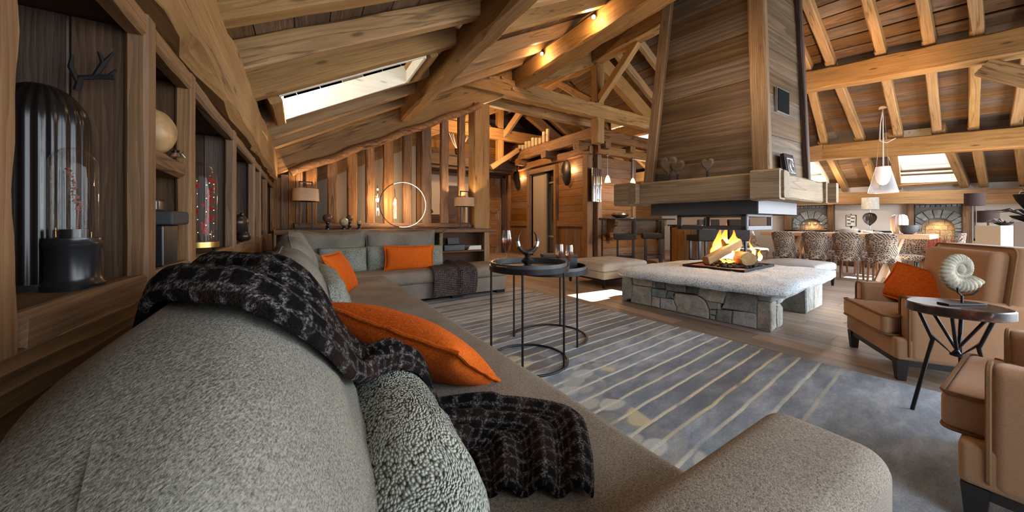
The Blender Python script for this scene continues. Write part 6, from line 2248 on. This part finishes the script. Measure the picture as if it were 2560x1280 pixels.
stool((6.62, 5.36, 0), 0.72, 'dark leather bar stool nearer the chrome tubes')
stool((7.62, 5.30, 0), 0.72, 'dark leather bar stool at the hood end of the bar')
stool((7.50, 3.98, 0), -0.55, 'dark leather bar stool behind the flames, nearer the island')
stool((8.02, 3.62, 0), -0.55, 'dark leather bar stool behind the flames, nearer the dining table')

# ================================================================== DINING
dt = T('dining_table', 'long pale oak dining table with a thick top on trestle legs', 'table', (9.08, 2.13, 0))
G().rbox(0, 0, 0.822, 0.98, 2.36, 0.075, 0.006, n=1).obj('table_top', MT['table'], dt, smooth=False)
for yy in (-0.7, 0.65):
    for q in (-1, 1):
        beam('leg', (q * 0.30, yy - 0.12, 0.0), (q * 0.18, yy + 0.10, 0.785), 0.07, 0.07, MT['table'], dt)
        beam('leg', (q * 0.30, yy + 0.14, 0.0), (q * 0.18, yy - 0.08, 0.785), 0.07, 0.07, MT['table'], dt)
    beam('crossbar', (-0.2, yy, 0.745), (0.2, yy, 0.745), 0.07, 0.06, MT['table'], dt)


def leopard():
    m, t, b = nt('patterned_velvet')
    tc = N(t, 'ShaderNodeTexCoord')
    v = tc.outputs['Object']
    wv = nz(t, v, 6, 2)
    vo = N(t, 'ShaderNodeTexVoronoi', feature='DISTANCE_TO_EDGE')
    vo.inputs['Scale'].default_value = 30
    t.links.new(vmap(t, v, (1, 1, 1.25)), vo.inputs['Vector'])
    sp = ramp(t, mth(t, 'ADD', vo.outputs['Distance'], mth(t, 'MULTIPLY', mth(t, 'SUBTRACT', wv, 0.5), 0.25)), [(0.08, 0.0), (0.14, 1.0)])
    wa = N(t, 'ShaderNodeTexWave', wave_type='BANDS', bands_direction='DIAGONAL')
    wa.inputs['Scale'].default_value = 13
    wa.inputs['Distortion'].default_value = 5
    wa.inputs['Detail'].default_value = 1
    wa.inputs['Detail Scale'].default_value = 0.6
    t.links.new(v, wa.inputs['Vector'])
    zb = ramp(t, wa.outputs['Fac'], [(0.45, 0.0), (0.6, 1.0)])
    pick = ramp(t, nz(t, v, 4.2, 1), [(0.52, 0.0), (0.56, 1.0)])
    f = mth(t, 'ADD', mth(t, 'MULTIPLY', sp, mth(t, 'SUBTRACT', 1.0, pick)), mth(t, 'MULTIPLY', zb, pick))
    col = mixc(t, f, (0.36, 0.27, 0.195), (0.030, 0.018, 0.013))
    t.links.new(col, b.inputs['Base Color'])
    b.inputs['Roughness'].default_value = 0.8
    b.inputs['Sheen Weight'].default_value = 0.2
    return m


MT['leopard'] = leopard()


def dining_chair(loc, rz, label):
    """faces local +y; back outer face at y=0"""
    t = T('dining_chair', label, 'chair', loc, rz, 'patterned dining chairs round the table')
    n_, m_ = 16, 12
    vs, fs = [], []
    for side in (0, 1):
        for i in range(n_ + 1):
            u = -1 + 2 * i / n_
            for j in range(m_ + 1):
                z = 0.36 + 0.52 * j / m_
                tt = j / m_
                hw = (0.175 + 0.012 * tt)
                wrap = 0.16 * (1 - tt) ** 1.2 + 0.03
                y = 0.03 + wrap * abs(u) ** 3.0 + (0.055 if side else 0.0) * (1 - 0.4 * abs(u) ** 4) - 0.035 * tt
                ztop = z - (0.03 * abs(u) ** 4 * tt)
                vs.append((u * hw, y, ztop))
    o_ = (n_ + 1) * (m_ + 1)
    st_ = m_ + 1
    for i in range(n_):
        for j in range(m_):
            a = i * st_ + j
            fs.append((a, a + st_, a + st_ + 1, a + 1))
            fs.append((o_ + a, o_ + a + 1, o_ + a + st_ + 1, o_ + a + st_))
    bd = [(i, 0) for i in range(n_ + 1)] + [(n_, j) for j in range(1, m_ + 1)] + [(i, m_) for i in range(n_ - 1, -1, -1)] + [(0, j) for j in range(m_ - 1, 0, -1)]
    ids = [i * st_ + j for i, j in bd]
    for k in range(len(ids)):
        a, b = ids[k], ids[(k + 1) % len(ids)]
        fs.append((b, a, o_ + a, o_ + b))
    g = G()
    g.add(vs, fs)
    g.obj('backrest', MT['leopard'], t, angle=50)
    G().rbox(0, 0.235, 0.405, 0.36, 0.38, 0.10, 0.035, n=3, puff=0.012, m=4).obj('seat', MT['leopard'], t)
    for a in (-1, 1):
        for yy, dy in ((0.07, -0.03), (0.39, 0.01)):
            x = a * 0.145
            g = G()
            g.add([(x - .018, yy - .018, 0.37), (x + .018, yy - .018, 0.37), (x + .018, yy + .018, 0.37), (x - .018, yy + .018, 0.37),
                   (x - .013 + .01 * a, yy - .013 + dy, 0), (x + .013 + .01 * a, yy - .013 + dy, 0), (x + .013 + .01 * a, yy + .013 + dy, 0), (x - .013 + .01 * a, yy + .013 + dy, 0)],
                  [(0, 1, 2, 3), (7, 6, 5, 4), (0, 4, 5, 1), (1, 5, 6, 2), (2, 6, 7, 3), (3, 7, 4, 0)])
            g.obj('leg', wood_leg, t, smooth=False)
    return t


wood_leg = wood('walnut_leg', (0.10, 0.05, 0.03), (0.20, 0.11, 0.07), (0.30, 0.18, 0.12), knots=0.0, var=0.1)
ch0 = dining_chair((8.34, 1.455, 0), -pi / 2, 'patterned dining chair nearest the bowl, back to the hearth')
for (x, y, rz, lb) in ((8.34, 1.885, -pi / 2, 'patterned dining chair second from the bowl, back to the hearth'),
                       (8.34, 2.335, -pi / 2, 'patterned dining chair third from the bowl, half hidden by the grey ottoman'),
                       (8.34, 2.835, -pi / 2, 'patterned dining chair fourth from the bowl, behind the grey ottoman'),
                       (8.72, 3.86, pi - 0.5, 'patterned dining chair seen sideways at the table end by the fire'),
                       (9.25, 3.86, pi - 0.2, 'patterned dining chair behind the sideways one at the table end'),
                       (9.90, 1.30, pi / 2, 'patterned dining chair across the table, showing right of the front row'),
                       (9.90, 1.85, pi / 2, 'patterned dining chair across the table, between first and second front chairs'),
                       (9.90, 2.35, pi / 2, 'patterned dining chair across the table, between second and third front chairs'),
                       (9.90, 2.90, pi / 2, 'patterned dining chair across the table, farthest from the bowl'),
                       (9.55, 0.67, 0.15, 'patterned dining chair behind the tan armchair at the table end')):
    dup(ch0, (x, y, 0), rz, lb)
# on the table
TZ = 0.861
t = T('ribbed_vase', 'tall pale pink ribbed glass vase on the dining table', 'vase', (9.16, 1.36, TZ))
G().lathe([(0, 0), (0.075, 0), (0.10, 0.06), (0.108, 0.16), (0.108, 0.25), (0.092, 0.32), (0.06, 0.345), (0.052, 0.34), (0.08, 0.31), (0.09, 0.2), (0.0, 0.03)], seg=84, rib=lambda a: 1 + 0.035 * sin(14 * a)).obj('vase', plain('blush_glass', (0.55, 0.46, 0.43), 0.35), t, angle=60)
t = T('dark_bowl', 'wide dark grey bowl on the end of the dining table', 'bowl', (8.83, 1.205, TZ))
G().lathe([(0, 0), (0.05, 0), (0.085, 0.03), (0.115, 0.09), (0.128, 0.155), (0.120, 0.155), (0.105, 0.09), (0.0, 0.03)], seg=36).obj('bowl', plain('dark_bowl', (0.055, 0.055, 0.06), 0.45), t, angle=60)
z = TZ
pl = ['bottom plate of the stack on the dining table', 'second plate from the bottom of the dining table stack', 'third plate from the bottom of the dining table stack', 'fourth plate from the bottom of the dining table stack', 'fifth plate from the bottom of the dining table stack', 'top plate of the stack on the dining table']
for k in range(6):
    o = G().lathe([(0, 0), (0.09, 0), (0.142, 0.012), (0.140, 0.015), (0.09, 0.005), (0, 0.004)], seg=36).obj('plate', MT['white'])
    o.location = (9.12, 2.02, z + 0.0005)
    z += 0.0135
    tag(o, pl[k], 'plate', 'plates stacked on the dining table')
z = TZ
for k in range(3):
    o = G().lathe([(0, 0), (0.05, 0), (0.085, 0.014), (0.083, 0.017), (0.05, 0.005), (0, 0.004)], seg=30).obj('small_plate', MT['white'])
    o.location = (9.15, 1.77, z + 0.0005)
    z += 0.0155
    tag(o, ('lowest small plate beside the large plate stack', 'middle small plate beside the large plate stack', 'top small plate beside the large plate stack')[k], 'plate', 'small plates on the dining table')

# sideboard, lamp, butterflies and glasses
sb = T('sideboard', 'low dark sideboard along the dining wall behind the table', 'sideboard', (11.48, 2.74, 0))
G().rbox(0, 0, 0.44, 0.42, 2.0, 0.80, 0.006, n=1).obj('body', MT['darkwood'], sb, smooth=False)
G().rbox(-0.01, 0, 0.856, 0.46, 2.04, 0.03, 0.004, n=1).obj('top', MT['black'], sb, smooth=False)
for k in range(4):
    G().rbox(-0.216, -0.74 + 0.495 * k, 0.44, 0.014, 0.47, 0.74, 0.003, n=1).obj('door', MT['darkwood'], sb, smooth=False)
SZ = 0.873
t = T('leaf_lamp', 'table lamp with a bronze leaf stem and a pale silver drum shade', 'lamp', (11.42, 2.15, SZ))
G().lathe([(0.150, 0.50), (0.142, 0.785), (0.134, 0.785), (0.142, 0.50), (0.150, 0.50)], seg=40).obj('lamp_shade', shade_mat('silver_shade', (0.60, 0.58, 0.50), 0.15, 30), t)
G().tube([(0, 0, 0), (0, 0, 0.52)], 0.008, 8).obj('stem', MT['silver'], t)
G().rbox(0, 0, 0.008, 0.12, 0.12, 0.016, 0.003, n=1).obj('base', MT['blackm'], t, smooth=False)
lf = G()
vs, fs = [], []
n_, m_ = 14, 10
for i in range(n_ + 1):
    v_ = i / n_
    hw = 0.118 * (sin(pi * v_ ** 0.75)) ** 0.6 + 0.001
    for j in range(m_ + 1):
        u = -1 + 2 * j / m_
        vs.append((-0.014 - 0.012 * abs(sin(u * 9 + v_ * 2)) - 0.03 * u * u, u * hw, 0.40 - 0.30 * v_ + 0.03 * abs(u)))
for i in range(n_):
    for j in range(m_):
        a = i * (m_ + 1) + j
        fs.append((a, a + 1, a + m_ + 2, a + m_ + 1))
k0 = len(vs)
vs2 = [(p[0] + 0.012, p[1], p[2]) for p in vs]
lf.add(vs + vs2, fs + [tuple(i + k0 for i in reversed(f)) for f in fs])
lf.obj('leaf', plain('bronze_leaf', (0.055, 0.042, 0.036), 0.35, 0.5), t)
light('leaf_lamp_light', 'POINT', (11.42, 2.15, SZ + 0.60), 3, WARM2, size=0.04)
t = T('butterfly_display', 'small black stand frame with five mounted dark butterflies', 'frame', (11.40, 2.47, SZ))
for (a, b, c, d_) in ((-0.095, -0.085, 0.10, 0.38), (0.085, 0.095, 0.10, 0.38)):
    G().box(-0.012, a, c, 0.012, b, d_).obj('frame_side', MT['black'], t, smooth=False)
for (c, d_) in ((0.10, 0.11), (0.37, 0.38)):
    G().box(-0.012, -0.095, c, 0.012, 0.095, d_).obj('frame_rail', MT['black'], t, smooth=False)
G().box(0.006, -0.086, 0.11, 0.009, 0.086, 0.37).obj('backing_sheet', MT['paper'], t, smooth=False)
G().lathe([(0, 0), (0.05, 0), (0.05, 0.008), (0.012, 0.03), (0.012, 0.07), (0.03, 0.10), (0, 0.10)], seg=16).obj('stand', MT['black'], t)
G().sph((0, 0, 0.395), (0.010, 0.010, 0.018), 8, 6).obj('finial', MT['black'], t)
for k, (a, b) in enumerate(((0.035, 0.33), (-0.035, 0.30), (0.040, 0.255), (-0.03, 0.215), (0.032, 0.165))):
    o = butterfly(t, (-0.004, a, b), 0.034, 0, plain('dark_wing', (0.05, 0.025, 0.012), 0.7))
    o.rotation_euler = (0, 0, -pi / 2)
gl0 = None
gp = [(11.36, 3.02), (11.50, 3.06), (11.38, 3.14), (11.52, 3.18), (11.36, 3.26), (11.50, 3.30), (11.40, 3.38), (11.52, 3.43), (11.38, 3.50), (11.48, 3.56)]
for k, (x, y) in enumerate(gp):
    if k == 0:
        gl0 = T('crystal_glass', 'stemmed crystal glass in the cluster on the sideboard before the arched niche', 'glass', (x, y, SZ), 0, 'crystal glasses on the sideboard')
        G().lathe([(0, 0), (0.032, 0), (0.032, 0.003), (0.005, 0.008), (0.004, 0.08), (0.012, 0.09), (0.034, 0.13), (0.034, 0.19), (0.030, 0.20), (0.031, 0.13), (0.0, 0.095)], seg=16).obj('goblet', MT['glass'], gl0, angle=60)
    else:
        dup(gl0, (x, y, SZ))

# pendant over the table (two)


def haze_glass():
    m, t_, b = nt('ribbed_clear_plastic')
    out = t_.nodes['Material Output']
    b.inputs['Base Color'].default_value = (0.72, 0.74, 0.76, 1)
    b.inputs['Roughness'].default_value = 0.25
    tr = N(t_, 'ShaderNodeBsdfTransparent')
    lw = N(t_, 'ShaderNodeLayerWeight')
    lw.inputs[0].default_value = 0.4
    mx = N(t_, 'ShaderNodeMixShader')
    t_.links.new(mth(t_, 'MULTIPLY_ADD', lw.outputs['Facing'], 0.45, 0.14), mx.inputs[0])
    t_.links.new(tr.outputs[0], mx.inputs[1])
    t_.links.new(b.outputs[0], mx.inputs[2])
    t_.links.new(mx.outputs[0], out.inputs[0])
    return m


MT['haze'] = haze_glass()


def pendant(loc, label, zc_):
    t = T('dining_pendant', label, 'pendant lamp', loc, 0, 'clear cone pendants over the table')
    G().lathe([(0.20, 0), (0.205, 0.004), (0.095, 0.50), (0.09, 0.50)], seg=88, rib=lambda a: 1 + 0.012 * sin(44 * a)).obj('outer_cone', MT['haze'], t, angle=60)
    G().lathe([(0.0, 0.145), (0.045, 0.16), (0.08, 0.215), (0.10, 0.30), (0.105, 0.40), (0.098, 0.50), (0.0, 0.505)], seg=32).obj('inner_shade', plain('opal_shade', (0.72, 0.58, 0.53), 0.5, emit=0.25, ecol=(1, 0.85, 0.78)), t)
    for k in range(3):
        a = k * 2.1
        G().tube([(0.09 * cos(a), 0.09 * sin(a), 0.50), (0.02 * cos(a), 0.02 * sin(a), zc_)], 0.0022, 5).obj('suspension_wire', MT['silver'], t)
    G().tube([(0, 0, 0.50), (0, 0, zc_)], 0.005, 6).obj('cord', MT['paper'], t)
    G().tube([(0.0, 0, zc_), (-0.02, 0.03, zc_ - 0.3), (0.0, 0.04, zc_ - 0.62), (0.06, -0.04, zc_ - 0.66), (0.14, -0.14, zc_ - 0.58)], 0.005, 6).obj('spare_cord', MT['paper'], t)
    G().lathe([(0, zc_ - 0.01), (0.06, zc_ - 0.01), (0.06, zc_ + 0.03), (0, zc_ + 0.03)], seg=20).obj('ceiling_rose', MT['white'], t)


pendant((9.40, 1.60, 1.63), 'clear cone pendant with a pale pink inner shade hanging over the table', 1.62)
pendant((9.40, 3.02, 1.63), 'clear cone pendant half hidden behind the chimney hood', 1.60)

# stone niches of the dining wall
MT['wallstone'] = stone_mat('wall_stone', [(0.13, 0.145, 0.145), (0.25, 0.245, 0.22), (0.17, 0.185, 0.185), (0.30, 0.285, 0.25)], scale=10, spk=60, bmp=1.2)
MT['nichestone'] = stone_mat('niche_stone', [(0.40, 0.27, 0.13), (0.46, 0.33, 0.18), (0.34, 0.24, 0.13)], scale=10, spk=50, bmp=1.2)


def stone_niche(y0, y1, ca, ra, zspr, zbot, ztop, wattage):
    org = Vector((12.0, 0, 0))
    u = Vector((0, 1, 0))
    nrm = Vector((-1, 0, 0))
    polys = []
    # voussoirs
    nv = 9
    for k in range(nv):
        a0, a1 = pi * k / nv + 0.015, pi * (k + 1) / nv - 0.015
        r1 = ra + random.uniform(0.19, 0.24)
        p = [(ca + r_ * cos(a), zspr + r_ * sin(a)) for r_, a in ((ra, a0), (r1, a0), (r1, a1), (ra, a1))]
        p = [(min(max(q[0], y0 + 0.004), y1 - 0.004), min(q[1], ztop - 0.004)) for q in p]
        if abs(p[1][0] - p[2][0]) + abs(p[1][1] - p[2][1]) > 0.02:
            polys.append(p)
    # jambs, spandrels, apron
    for (a, b) in ((y0, ca - ra), (ca + ra, y1)):
        z = zbot
        while z < zspr - 0.02:
            h = min(random.uniform(0.10, 0.18), zspr - z)
            polys.append([(a + 0.004, z + 0.004), (b - 0.004, z + 0.004 + random.uniform(0, .008)), (b - 0.004, z + h - 0.004), (a + 0.004, z + h - 0.004)])
            z += h
    z = 0.0
    while z < zbot - 0.01:
        h = min(random.uniform(0.11, 0.16), zbot - z)
        y = y0
        while y < y1 - 0.02:
            w_ = min(random.uniform(0.12, 0.26), y1 - y)
            polys.append([(y + 0.004, z + 0.004), (y + w_ - 0.004, z + 0.004), (y + w_ - 0.004 - random.uniform(0, .01), z + h - 0.004), (y + 0.004, z + h - 0.006)])
            y += w_
        z += h
    for k in range(9):
        w_ = (y1 - y0) / 9
        polys.append([(y0 + w_ * k + 0.004, ztop - 0.055), (y0 + w_ * (k + 1) - 0.004, ztop - 0.06), (y0 + w_ * (k + 1) - 0.004, ztop), (y0 + w_ * k + 0.004, ztop)])
    stones_on(wr, polys, org, u, nrm, MT['wallstone'], d0=-0.05, proud=0.02, inset=0.012)
    # spandrel fill
    g = G()
    pts = [(ca + ra * cos(pi * k / 12), zspr + ra * sin(pi * k / 12)) for k in range(13)]
    poly = [(y1, zbot), (y1, ztop), (y0, ztop), (y0, zbot), (ca - ra, zbot)] + pts[::-1] + [(ca + ra, zbot)]
    vs = [(12.03, p[0], p[1]) for p in poly] + [(12.115, p[0], p[1]) for p in poly]
    n_ = len(poly)
    g.add(vs, [tuple(range(n_)), tuple(reversed(range(n_, 2 * n_)))] + [(i, n_ + i, n_ + (i + 1) % n_, (i + 1) % n_) for i in range(n_)])
    g.obj('mortar_bed', plain('mortar', (0.13, 0.125, 0.115), 0.95), wr, smooth=False)
    # back of the niche
    polys = []
    z = zbot
    while z < zspr + ra:
        h = random.uniform(0.09, 0.14)
        y = ca - ra + random.uniform(-0.1, 0)
        while y < ca + ra:
            w_ = random.uniform(0.12, 0.24)
            polys.append([(max(y, ca - ra) + 0.003, z + 0.003), (min(y + w_, ca + ra) - 0.003, z + 0.003), (min(y + w_, ca + ra) - 0.003, z + h - 0.003), (max(y, ca - ra) + 0.003, z + h - 0.004)])
            y += w_
        z += h
    polys = [p for p in polys if p[1][0] - p[0][0] > 0.03]
    stones_on(wr, polys, Vector((12.11, 0, 0)), u, nrm, MT['nichestone'], d0=-0.008, proud=0.014, inset=0.006)
    light('niche_light', 'SPOT', (11.96, ca, zspr + ra - 0.06), wattage, WARM, size=0.02, target=(12.12, ca, zbot), spot=150, blend=1.0)


stone_niche(0.885, 1.545, 1.22, 0.235, 0.93, 0.30, 1.47, 4.5)
stone_niche(3.05, 3.82, 3.40, 0.27, 0.90, 0.30, 1.53, 5)
t = T('red_coral', 'branching dark red coral standing in the lit arched niche', 'coral', (11.93, 1.22, 0.31))
MT['coral'] = plain('red_coral', (0.33, 0.035, 0.015), 0.6)
for k in range(13):
    a = -0.19 + 0.38 * k / 12
    h_ = random.uniform(0.28, 0.5)
    q = random.uniform(-0.05, 0.05)
    g = G().tube([(0, a * 0.5, 0), (0, a * 0.9, h_ * 0.4), (-0.01, a + q * 0.5, h_ * 0.7), (0, a + q, h_)], [0.014, 0.011, 0.009, 0.004], 6)
    for s_ in (-1, 1):
        g.tube([(0, a * 0.9, h_ * 0.45), (-0.01, a * 0.9 + s_ * 0.04, h_ * 0.65), (0, a * 0.9 + s_ * 0.05, h_ * 0.85)], [0.008, 0.006, 0.003], 5)
    g.obj('branch', MT['coral'], t)

# double floor lamp and pedestals on the right
t = T('double_floor_lamp', 'brass and black floor lamp with two dark drum shades', 'floor lamp', (9.5, 0.52, 0))
for (yy, zt, rs, z0, z1) in ((0.06, 1.56, 0.110, 1.345, 1.55), (-0.068, 1.26, 0.108, 1.06, 1.255)):
    G().rbox(0, yy, 0.40, 0.022, 0.022, 0.80, 0.002, n=1).obj('pole', MT['brass'], t, smooth=False)
    G().rbox(0, yy, (0.8 + z0) / 2, 0.022, 0.022, z0 - 0.8 + 0.1, 0.002, n=1).obj('pole', MT['darkwood'], t, smooth=False)
    G().lathe([(rs, z0), (rs, z1), (rs - 0.005, z1), (rs - 0.005, z0), (rs, z0)], c=(0, yy, 0), seg=40).obj('lamp_shade', plain('brown_shade', (0.035, 0.022, 0.02), 0.85, spec=0.1), t, angle=40)
    light('floor_lamp_light', 'POINT', (9.5, 0.52 + yy, (z0 + z1) / 2 + 0.02), 9, WARM, size=0.03)
G().rbox(0, -0.004, 0.80, 0.018, 0.13, 0.02, 0.002, n=1).obj('crossbar', MT['blackm'], t, smooth=False)
G().rbox(0, 0, 0.012, 0.26, 0.30, 0.024, 0.003, n=1).obj('base', MT['blackm'], t, smooth=False)
PA = T('pedestal', 'white lacquered plinth with a spiky dark plant behind the tan armchair', 'plinth', (7.32, 0.30, 0), 0, 'plinths by the right edge')
g = G()
g.prism(ccw([(-0.22, -0.05), (-0.07, 0.14), (0.23, 0.065), (0.08, -0.125)]), lambda a, b, d: (a, b, d), 0, 1.02)
g.obj('column', MT['cream'], PA, smooth=False)
PB = T('pedestal', 'tall taupe plinth at the picture edge carrying the big black bowl', 'plinth', (4.86, -0.04, 0), 0, 'plinths by the right edge')
G().rbox(0, 0, 0.53, 0.32, 0.30, 1.06, 0.004, n=1).obj('column', MT['taupe'], PB, smooth=False)
MT['blade'] = plain('dark_leaf', (0.045, 0.020, 0.018), 0.35)


def spiky(loc, label, s_, n_, name='spiky_plant', cat='plant'):
    t = T(name, label, cat, loc)
    G().lathe([(0, 0), (0.05 * s_, 0), (0.13 * s_, 0.05 * s_), (0.125 * s_, 0.055 * s_), (0, 0.03 * s_)], seg=20, sx=1.0, sy=1.0).obj('bowl', MT['matt'], t)
    for k in range(n_):
        a = 2 * pi * k / n_ + random.uniform(-.2, .2)
        L = s_ * random.uniform(0.16, 0.30)
        up_ = random.uniform(0.0, 0.10) * s_
        pts = [(0.02 * cos(a), 0.02 * sin(a), 0.045 * s_), (L * .5 * cos(a), L * .5 * sin(a), 0.05 * s_ + up_), (L * cos(a), L * sin(a), 0.03 * s_ + up_ * 0.4)]
        G().tube(pts, [0.014 * s_, 0.012 * s_, 0.002], 6, flat=0.4).obj('leaf', MT['blade'], t)


spiky((7.43, 0.24, 1.021), 'low spiky dark red air plant in a black dish on the white plinth', 0.62, 17)
t = T('leaf_dish', 'low black dish with long dark pointed leaves on the taupe plinth', 'dish', (4.80, 0.02, 1.061))
G().lathe([(0, 0), (0.05, 0), (0.10, 0.03), (0.115, 0.05), (0.108, 0.05), (0.07, 0.03), (0, 0.02)], seg=30).obj('dish', MT['matt'], t)
for k in range(7):
    a = 0.9 + 0.42 * k
    L = 0.26 - 0.02 * (k % 3)
    G().tube([(0.02, 0.02, 0.04), (L * .5 * cos(a), L * .5 * sin(a), 0.085 + 0.01 * (k % 3)), (L * cos(a), L * sin(a), 0.075 + 0.02 * (k % 2))], [0.010, 0.013, 0.002], 6, flat=0.4).obj('leaf', MT['blade'], t)
t = T('boat_bowl', 'pointed black bowl holding two striped balls above the leaf dish', 'bowl', (4.80, 0.02, 1.112))
G().lathe([(0, 0), (0.035, 0), (0.03, 0.02), (0.055, 0.06), (0.085, 0.12), (0.098, 0.165), (0.092, 0.165), (0.07, 0.11), (0, 0.05)], seg=30).obj('bowl', MT['matt'], t)


def zebra():
    m, t_, b = nt('striped_ceramic')
    tc = N(t_, 'ShaderNodeTexCoord')
    wa = N(t_, 'ShaderNodeTexWave', wave_type='BANDS', bands_direction='Z')
    wa.inputs['Scale'].default_value = 14
    wa.inputs['Distortion'].default_value = 4
    wa.inputs['Detail'].default_value = 0
    t_.links.new(tc.outputs['Object'], wa.inputs['Vector'])
    t_.links.new(ramp(t_, wa.outputs['Fac'], [(0.52, (0.02, 0.02, 0.02)), (0.6, (0.6, 0.58, 0.53))]), b.inputs['Base Color'])
    b.inputs['Roughness'].default_value = 0.3
    return m


MT['zebra'] = zebra()
o = G().sph((0, 0, 0.06), (0.070, 0.070, 0.065), 24, 14).obj('striped_gourd', MT['zebra'])
o.location = (4.80, 0.02, 1.215)
tag(o, 'larger black and white striped ball in the black boat bowl', 'ornament', 'striped balls in the bowl')
o = G().sph((0, 0, 0.04), (0.045, 0.045, 0.042), 20, 12).obj('striped_gourd', MT['zebra'])
o.location = (4.80, 0.025, 1.335)
o.rotation_euler = (0.9, 0.2, 0)
tag(o, 'smaller black and white striped ball on top of the larger one', 'ornament', 'striped balls in the bowl')
# framed dark picture in the hall
t = T('dark_picture', 'large dark framed picture on the hall wall behind the posts', 'picture', (4.15, 10.24, 1.15))
G().box(-0.32, 0.0, 0, 0.32, 0.03, 1.1).obj('canvas', MT['darkwood'], t, smooth=False)
for (a, b, c, d_) in ((-0.35, -0.31, -0.03, 1.13), (0.31, 0.35, -0.03, 1.13), (-0.35, 0.35, -0.03, 0.01), (-0.35, 0.35, 1.09, 1.13)):
    G().box(a, -0.02, c, b, 0.03, d_).obj('frame', MT['black'], t, smooth=False)

# warm lamps without fixtures, added to brighten the timbers, roof, kitchen and bar
light('uplight_hall', 'POINT', (4.4, 8.0, 3.3), 110, WARM, size=0.06)
light('uplight_hall', 'POINT', (2.4, 7.6, 3.0), 36, WARM, size=0.06)
light('uplight_dining', 'SPOT', (6.5, 1.05, 2.2), 140, WARM, size=0.05, target=(8.3, 2.2, 3.7), spot=95, blend=0.8)
light('uplight_dining', 'POINT', (10.9, 2.6, 1.95), 14, WARM2, size=0.06)
light('fill_kitchen', 'POINT', (9.2, 6.8, 2.3), 34, WARM2, size=0.06)
light('fill_bar', 'SPOT', (7.2, 4.2, 3.0), 150, WARM2, size=0.06, target=(7.6, 6.0, 0.5), spot=75, blend=0.9)  # added to lift the dark bar front, no fitting hangs here
light('fill_roof', 'POINT', (3.3, 1.6, 2.55), 14, WARM2, size=0.08)
